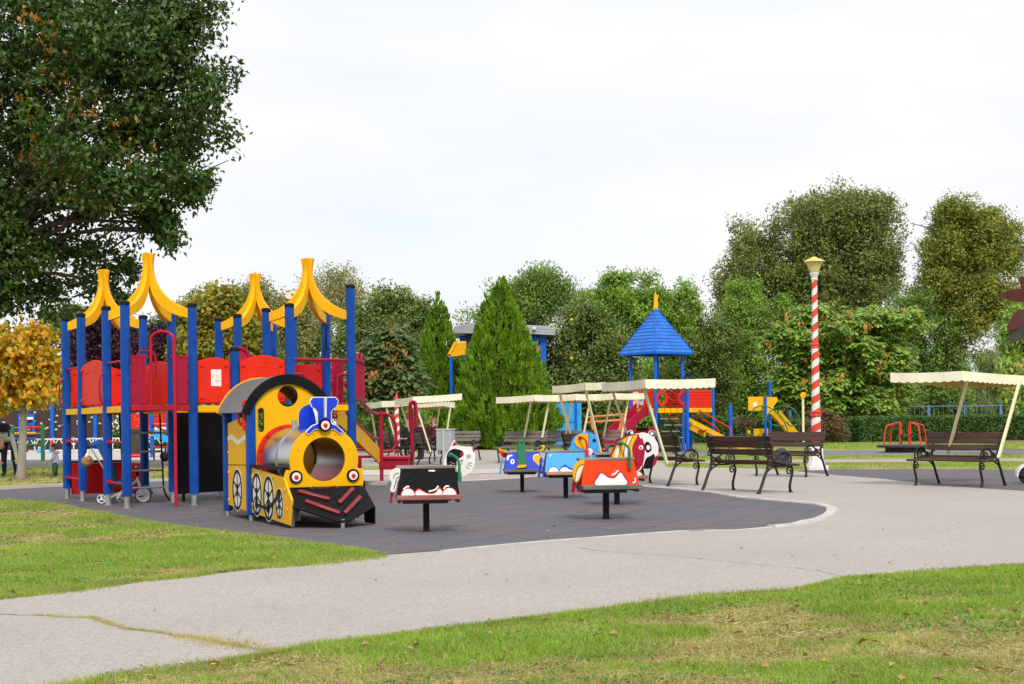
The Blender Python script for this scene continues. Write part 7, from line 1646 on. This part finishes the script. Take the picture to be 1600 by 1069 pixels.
bg_ = thing('bread_bag', 'clear bag of brown bread hanging from the tricycle push bar', 'bag', tc_.location+Vector((-.50, -.14, q_(0, 722).z)))
b = MB(); b.ball((0, 0, .02), (.085, .06, .075), 12, 0, 8); b.ball((.03, -.02, .05), (.05, .05, .05), 10, 0, 7); b.build('bread', paint('brown_bread', (.34, .16, .06), .7, .3), bg_); b = MB(); b.tube([(.0, 0, .08), (.02, 0, .16), (.03, .06, .19)], [.035, .012, .006], 8); b.build('bag_neck', WHT, bg_)
# white fendered wheel cut by the right edge
wc = thing('toy_pram', 'black wheel with a white mudguard cut by the right edge of the picture', 'toy pram', GX(1603, 22.6)); M = XZ((0, 0, .0), (1, 0, 0), (0, 0, 1))
b = MB(); b.lathe([(.14, -.03), (.15, 0), (.14, .03)], (0, 0, 0), 20); b.v = [tuple(XZ((.02, 0, .14), (1, 0, 0), (0, 0, 1)) @ Vector(v)) for v in b.v]; b.build('wheel', RUBBER, wc)
b = MB(); b.ring(circ(.02, .12, .20, n=14, a0=0, a1=PI, closed=False)+[(-.18, .12)], circ(.02, .12, .17, n=14, a0=0, a1=PI, closed=False)+[(-.15, .12)], .06, 0, M, -.06); b.build('mudguard', WHT, wc); b = MB(); b.box((.35, 0, .3), (.5, .3, .12)); b.build('body', BLUE2, wc, bevel=.03)
# ---------------------------------------------------------------- people
HAIRB = paint('brown_hair', (.06, .030, .016), .7, .3); HAIRL = paint('blond_hair', (.42, .28, .12), .7, .3); NAVY = paint('navy_cloth', (.012, .018, .045), .85); WJKT = paint('white_patterned_cloth', (.62, .61, .60), .85, .1, dirt=(.16, .16, .18), damt=.75)
LILAC = paint('lilac_grey_cloth', (.42, .42, .55), .8, .12); DGRN = paint('dark_green_cloth', (.03, .09, .055), .85); PLUM = paint('plum_cloth', (.11, .012, .035), .85, .2); PLUM2 = paint('dark_plum_cloth', (.05, .008, .02), .85, .2); BLKCL = paint('black_cloth', (.012, .012, .014), .85); GREYW = paint('grey_knit', (.12, .125, .13), .9); SHOE = paint('dark_shoe', (.02, .017, .015), .6)
def figure(t, J, bones, reg, mats, sub=1):
    J = dict(J); bones = list(bones)
    # five fingered hands
    for sd in ('l', 'r'):
        wv = Vector(J['wrist_'+sd][0]); el = Vector(J['elbow_'+sd][0]); k = J['wrist_'+sd][1]/.026; d = (wv-el).normalized(); s = d.cross(Vector((0, 0, 1))); s = s.normalized() if s.length > .1 else Vector((1, 0, 0)); dn = d.cross(s).normalized()
        J['palm_'+sd] = (wv+d*.055*k, .024*k); bones.append(('wrist_'+sd, 'palm_'+sd)); reg['palm_'+sd] = reg['hand']
        for i, (off, ln) in enumerate(((-.030, .060), (-.010, .072), (.010, .076), (.028, .066), (.048, .05))):
            base = wv+d*(.085 if i < 4 else .045)*k+s*off*k; m = base+d*ln*.5*k+s*off*.2*k; e = base+d*ln*.85*k-dn*.025*k+s*off*.25*k
            for nm, q in (('a', m), ('b', e)): J[f'f{i}{nm}_{sd}'] = (q, .0085*k); reg[f'f{i}{nm}_{sd}'] = reg['hand']
            bones += [('palm_'+sd, f'f{i}a_{sd}'), (f'f{i}a_{sd}', f'f{i}b_{sd}')]
    names = list(J); idx = {n: i for i, n in enumerate(names)}
    me = bpy.data.meshes.new('body'); bm = bmesh.new(); lay = bm.verts.layers.skin.verify()
    vs = [bm.verts.new(J[n][0]) for n in names]
    for v, n in zip(vs, names): v[lay].radius = (J[n][1], J[n][1]); v[lay].use_root = (n == 'pelvis')
    for a, b in bones: bm.edges.new((vs[idx[a]], vs[idx[b]]))
    bm.to_mesh(me); bm.free()
    o = bpy.data.objects.new('body', me); COL.objects.link(o); o.parent = t
    m1 = o.modifiers.new('skin', 'SKIN'); m1.use_smooth_shade = True; m1.branch_smoothing = .5; m2 = o.modifiers.new('sub', 'SUBSURF'); m2.levels = sub; m2.render_levels = sub
    bpy.context.view_layer.update(); dg = bpy.context.evaluated_depsgraph_get(); new = bpy.data.meshes.new_from_object(o.evaluated_get(dg)); o.modifiers.clear(); o.data = new
    new.materials.clear()
    for m in mats: new.materials.append(m)
    # cloth boundaries follow the nearest bone
    segs = [(Vector(J[a][0]), Vector(J[b][0]), reg.get(b, 0), reg.get(a, 0)) for a, b in bones]
    for p in new.polygons:
        best = 1e9; mi = 0
        for A, B, rb, ra in segs:
            AB = B-A; tt = max(0, min(1, (p.center-A).dot(AB)/max(1e-9, AB.length_squared))); dd = (p.center-(A+AB*tt)).length
            if dd < best: best = dd; mi = rb if tt > .45 else ra
        p.material_index = mi; p.use_smooth = True
    return o
def head_bits(t, c, fwd, up, k, hairm, cap=None, glasses=False, long=False):
    c = Vector(c); fwd = Vector(fwd).normalized(); up = Vector(up).normalized(); rt = fwd.cross(up).normalized(); M = Matrix((rt, fwd, up)).transposed().to_4x4(); M.translation = c
    b = MB(M)
    vs = []; b.ball((0, -.012*k, .022*k), (.088*k, .102*k, .105*k), 14, 0, 10)
    # open the face: drop vertices in front and below
    keep = []
    inv = M.inverted(); 
    fs = []
    for f in b.f:
        q = sum((inv @ Vector(b.v[i]) for i in f), Vector())/len(f)
        if q.y > .035*k and q.z < .062*k: continue
        if q.z < (-.085 if long else -.03)*k: continue
        fs.append(f)
    b.f = fs; b.m = [0]*len(fs); o = b.build('hair' if cap is None else 'hat', cap or hairm, t)
    f = MB(M)
    for s in (-1, 1): f.ball((s*.032*k, .083*k, .0), (.012*k, .008*k, .009*k), 8, 0, 5)
    if glasses: f.bar((-.065*k, .088*k, 0), (.065*k, .088*k, 0), .03*k, .03*k)
    f.build('glasses' if glasses else 'eyes', BLK, t)
    f = MB(M); f.tube([(0, .082*k, .005*k), (0, .108*k, -.022*k), (0, .085*k, -.03*k)], [.008*k, .014*k, .01*k], 7); f.build('nose', SKIN, t)
    for s in (-1, 1): f = MB(M); f.ball((s*.085*k, 0, -.005*k), (.012*k, .02*k, .028*k), 8, 0, 6); f.build('ear', SKIN, t)
    f = MB(M); f.bar((-.022*k, .084*k, -.052*k), (.022*k, .084*k, -.052*k), .006*k, .008*k); f.build('mouth', PLUM, t)
BON = [('pelvis', 'spine'), ('spine', 'chest'), ('chest', 'neck'), ('neck', 'jaw'), ('jaw', 'head'), ('head', 'crown'), ('chest', 'sh_l'), ('chest', 'sh_r'), ('sh_l', 'elbow_l'), ('elbow_l', 'wrist_l'), ('sh_r', 'elbow_r'), ('elbow_r', 'wrist_r'), ('pelvis', 'hip_l'), ('pelvis', 'hip_r'), ('hip_l', 'knee_l'), ('knee_l', 'ank_l'), ('ank_l', 'toe_l'), ('hip_r', 'knee_r'), ('knee_r', 'ank_r'), ('ank_r', 'toe_r')]
# toddler standing by the young tree, facing left (towards -x)
k = .74/1.0
T = thing('person', 'small child in a lilac grey jacket and green trousers beside the young yellow tree', 'person', GX(85.5, 30.9)); 
J = {'pelvis': ((0, 0, .30), .078), 'spine': ((.005, 0, .39), .092), 'chest': ((0, 0, .47), .085), 'neck': ((-.012, 0, .535), .036), 'jaw': ((-.03, 0, .575), .05), 'head': ((-.025, 0, .635), .078), 'crown': ((-.02, 0, .69), .055),
     'sh_l': ((0, -.085, .485), .042), 'sh_r': ((0, .085, .485), .042), 'elbow_l': ((-.02, -.115, .39), .036), 'elbow_r': ((-.03, .11, .39), .036), 'wrist_l': ((-.10, -.09, .355), .023), 'wrist_r': ((-.12, .07, .37), .023),
     'hip_l': ((0, -.045, .26), .058), 'hip_r': ((0, .045, .26), .058), 'knee_l': ((-.01, -.048, .15), .044), 'knee_r': ((.0, .048, .15), .044), 'ank_l': ((.0, -.05, .045), .032), 'ank_r': ((.01, .05, .045), .032), 'toe_l': ((-.06, -.052, .022), .026), 'toe_r': ((-.05, .052, .022), .026)}
reg = {n: 0 for n in J}; reg.update({n: 1 for n in ('pelvis', 'hip_l', 'hip_r', 'knee_l', 'knee_r')}); reg.update({n: 2 for n in ('ank_l', 'ank_r', 'toe_l', 'toe_r')}); reg.update({n: 3 for n in ('neck', 'jaw', 'head', 'crown')}); reg['hand'] = 3; reg['pelvis'] = 0
figure(T, J, BON, reg, [LILAC, DGRN, SHOE, SKIN], 2); head_bits(T, (-.026, 0, .635), (-1, -.1, -.15), (-.12, 0, 1), .82, HAIRB)
b = MB(); b.lathe([(.045, 0), (.075, .02), (.078, .05), (.05, .075)], (.02, 0, .50), 12); b.build('hood', LILAC, T)
# adult bending down at the left edge
A = thing('person', 'adult in a white patterned jacket and navy trousers bending down at the left edge', 'person', GX(13, 31.3), R(8))
J = {'pelvis': ((.02, .0, .86), .135), 'spine': ((-.02, -.16, .93), .14), 'chest': ((-.03, -.36, .90), .15), 'neck': ((-.05, -.50, .82), .058), 'jaw': ((-.05, -.56, .75), .07), 'head': ((-.06, -.58, .68), .088), 'crown': ((-.06, -.56, .60), .065),
     'sh_l': ((-.19, -.38, .86), .066), 'sh_r': ((.15, -.38, .86), .066), 'elbow_l': ((-.20, -.42, .60), .05), 'elbow_r': ((.22, -.45, .66), .05), 'wrist_l': ((-.10, -.52, .42), .028), 'wrist_r': ((.26, -.50, .44), .028),
     'hip_l': ((-.085, .0, .80), .098), 'hip_r': ((.11, .0, .80), .098), 'knee_l': ((-.095, -.03, .45), .07), 'knee_r': ((.13, -.02, .45), .07), 'ank_l': ((-.10, .03, .08), .048), 'ank_r': ((.15, .03, .08), .048), 'toe_l': ((-.11, -.12, .035), .036), 'toe_r': ((.17, -.12, .035), .036)}
reg = {n: 0 for n in J}; reg.update({n: 1 for n in ('pelvis', 'hip_l', 'hip_r', 'knee_l', 'knee_r', 'ank_l', 'ank_r')}); reg.update({n: 2 for n in ('toe_l', 'toe_r')}); reg.update({n: 3 for n in ('neck', 'jaw', 'head', 'crown')}); reg['hand'] = 3
figure(A, J, BON, reg, [WJKT, NAVY, SHOE, SKIN], 2); head_bits(A, (-.06, -.58, .67), (0, -.75, -.55), (0, .45, -1), 1.0, HAIRB, long=True)
bp_ = thing('backpack', 'black backpack on the back of the bending adult at the left edge', 'backpack', A.location+Vector((-.03, -.25, 1.07)), R(8)); b = MB(); b.ball((0, 0, .02), (.17, .22, .10), 14, 0, 8); b.build('pack_body', BLKCL, bp_); 
for sg in (1, -1): b = MB(); b.tube([(sg*.13, -.2, -.02), (sg*.17, -.22, -.14), (sg*.15, -.08, -.24)], .02, 7); b.build('strap', BLKCL, bp_)
# three people sitting on the far bench
def sitter(px, D, rz, lab, coat, legs, hair, cap=None, glasses=False, arm=0, z0=0.0):
    P_ = thing('person', lab, 'person', GX(px, D), rz)
    up_l = (-.20, -.20, .86) if not arm else (-.17, -.26, .92)
    J = {'pelvis': ((0, 0, .53), .135), 'spine': ((0, .02, .70), .135), 'chest': ((0, .02, .90), .135), 'neck': ((0, .0, 1.06), .05), 'jaw': ((0, -.03, 1.12), .066), 'head': ((0, -.015, 1.19), .086), 'crown': ((0, -.005, 1.26), .06),
         'sh_l': ((-.16, .02, .97), .062), 'sh_r': ((.16, .02, .97), .062), 'elbow_l': ((-.22, -.05, .72), .05), 'elbow_r': ((.22, -.06, .72), .05), 'wrist_l': ((-.10, -.27, .66), .027), 'wrist_r': ((.09, -.27, .66), .027),
         'hip_l': ((-.09, -.06, .51), .09), 'hip_r': ((.09, -.06, .51), .09), 'knee_l': ((-.10, -.45, .50), .066), 'knee_r': ((.10, -.45, .50), .066), 'ank_l': ((-.10, -.48, .08), .045), 'ank_r': ((.11, -.46, .08), .045), 'toe_l': ((-.11, -.62, .035), .034), 'toe_r': ((.12, -.60, .035), .034)}
    if arm: J['elbow_l'] = ((-.24, -.14, .84), .05); J['wrist_l'] = ((-.12, -.13, 1.06), .027)
    reg = {n: 0 for n in J}; reg.update({n: 1 for n in ('hip_l', 'hip_r', 'knee_l', 'knee_r', 'ank_l', 'ank_r')}); reg.update({n: 2 for n in ('toe_l', 'toe_r')}); reg.update({n: 3 for n in ('neck', 'jaw', 'head', 'crown')}); reg['hand'] = 3
    figure(P_, J, BON, reg, [coat, legs, SHOE, SKIN], 1); head_bits(P_, (0, -.015, 1.185), (0, -1, -.05), (0, 0, 1), 1.0, hair, cap, glasses); return P_
hb = hB.matrix_world
def on_bench(x): v = Vector(hB.location)+Matrix.Rotation(hB.rotation_euler.z, 3, 'Z') @ Vector((x, -.18, 0)); return v
for x, args in ((-.46, ('person in black clothes at the left end of the bench by the small cypress', BLKCL, BLKCL, HAIRB, None, False, 0)), (.02, ('person with a grey knitted hat and sunglasses in the middle of the bench', PLUM2, BLKCL, HAIRB, GREYW, True, 0)), (.46, ('blond person in a plum coat with one hand raised, at the bench end', PLUM, BLKCL, HAIRL, None, False, 1))):
    v = on_bench(x); s_ = sitter(0, 40, hB.rotation_euler.z+R(8 if x < .3 else -35), *args); s_.location = (v.x, v.y, -.02)
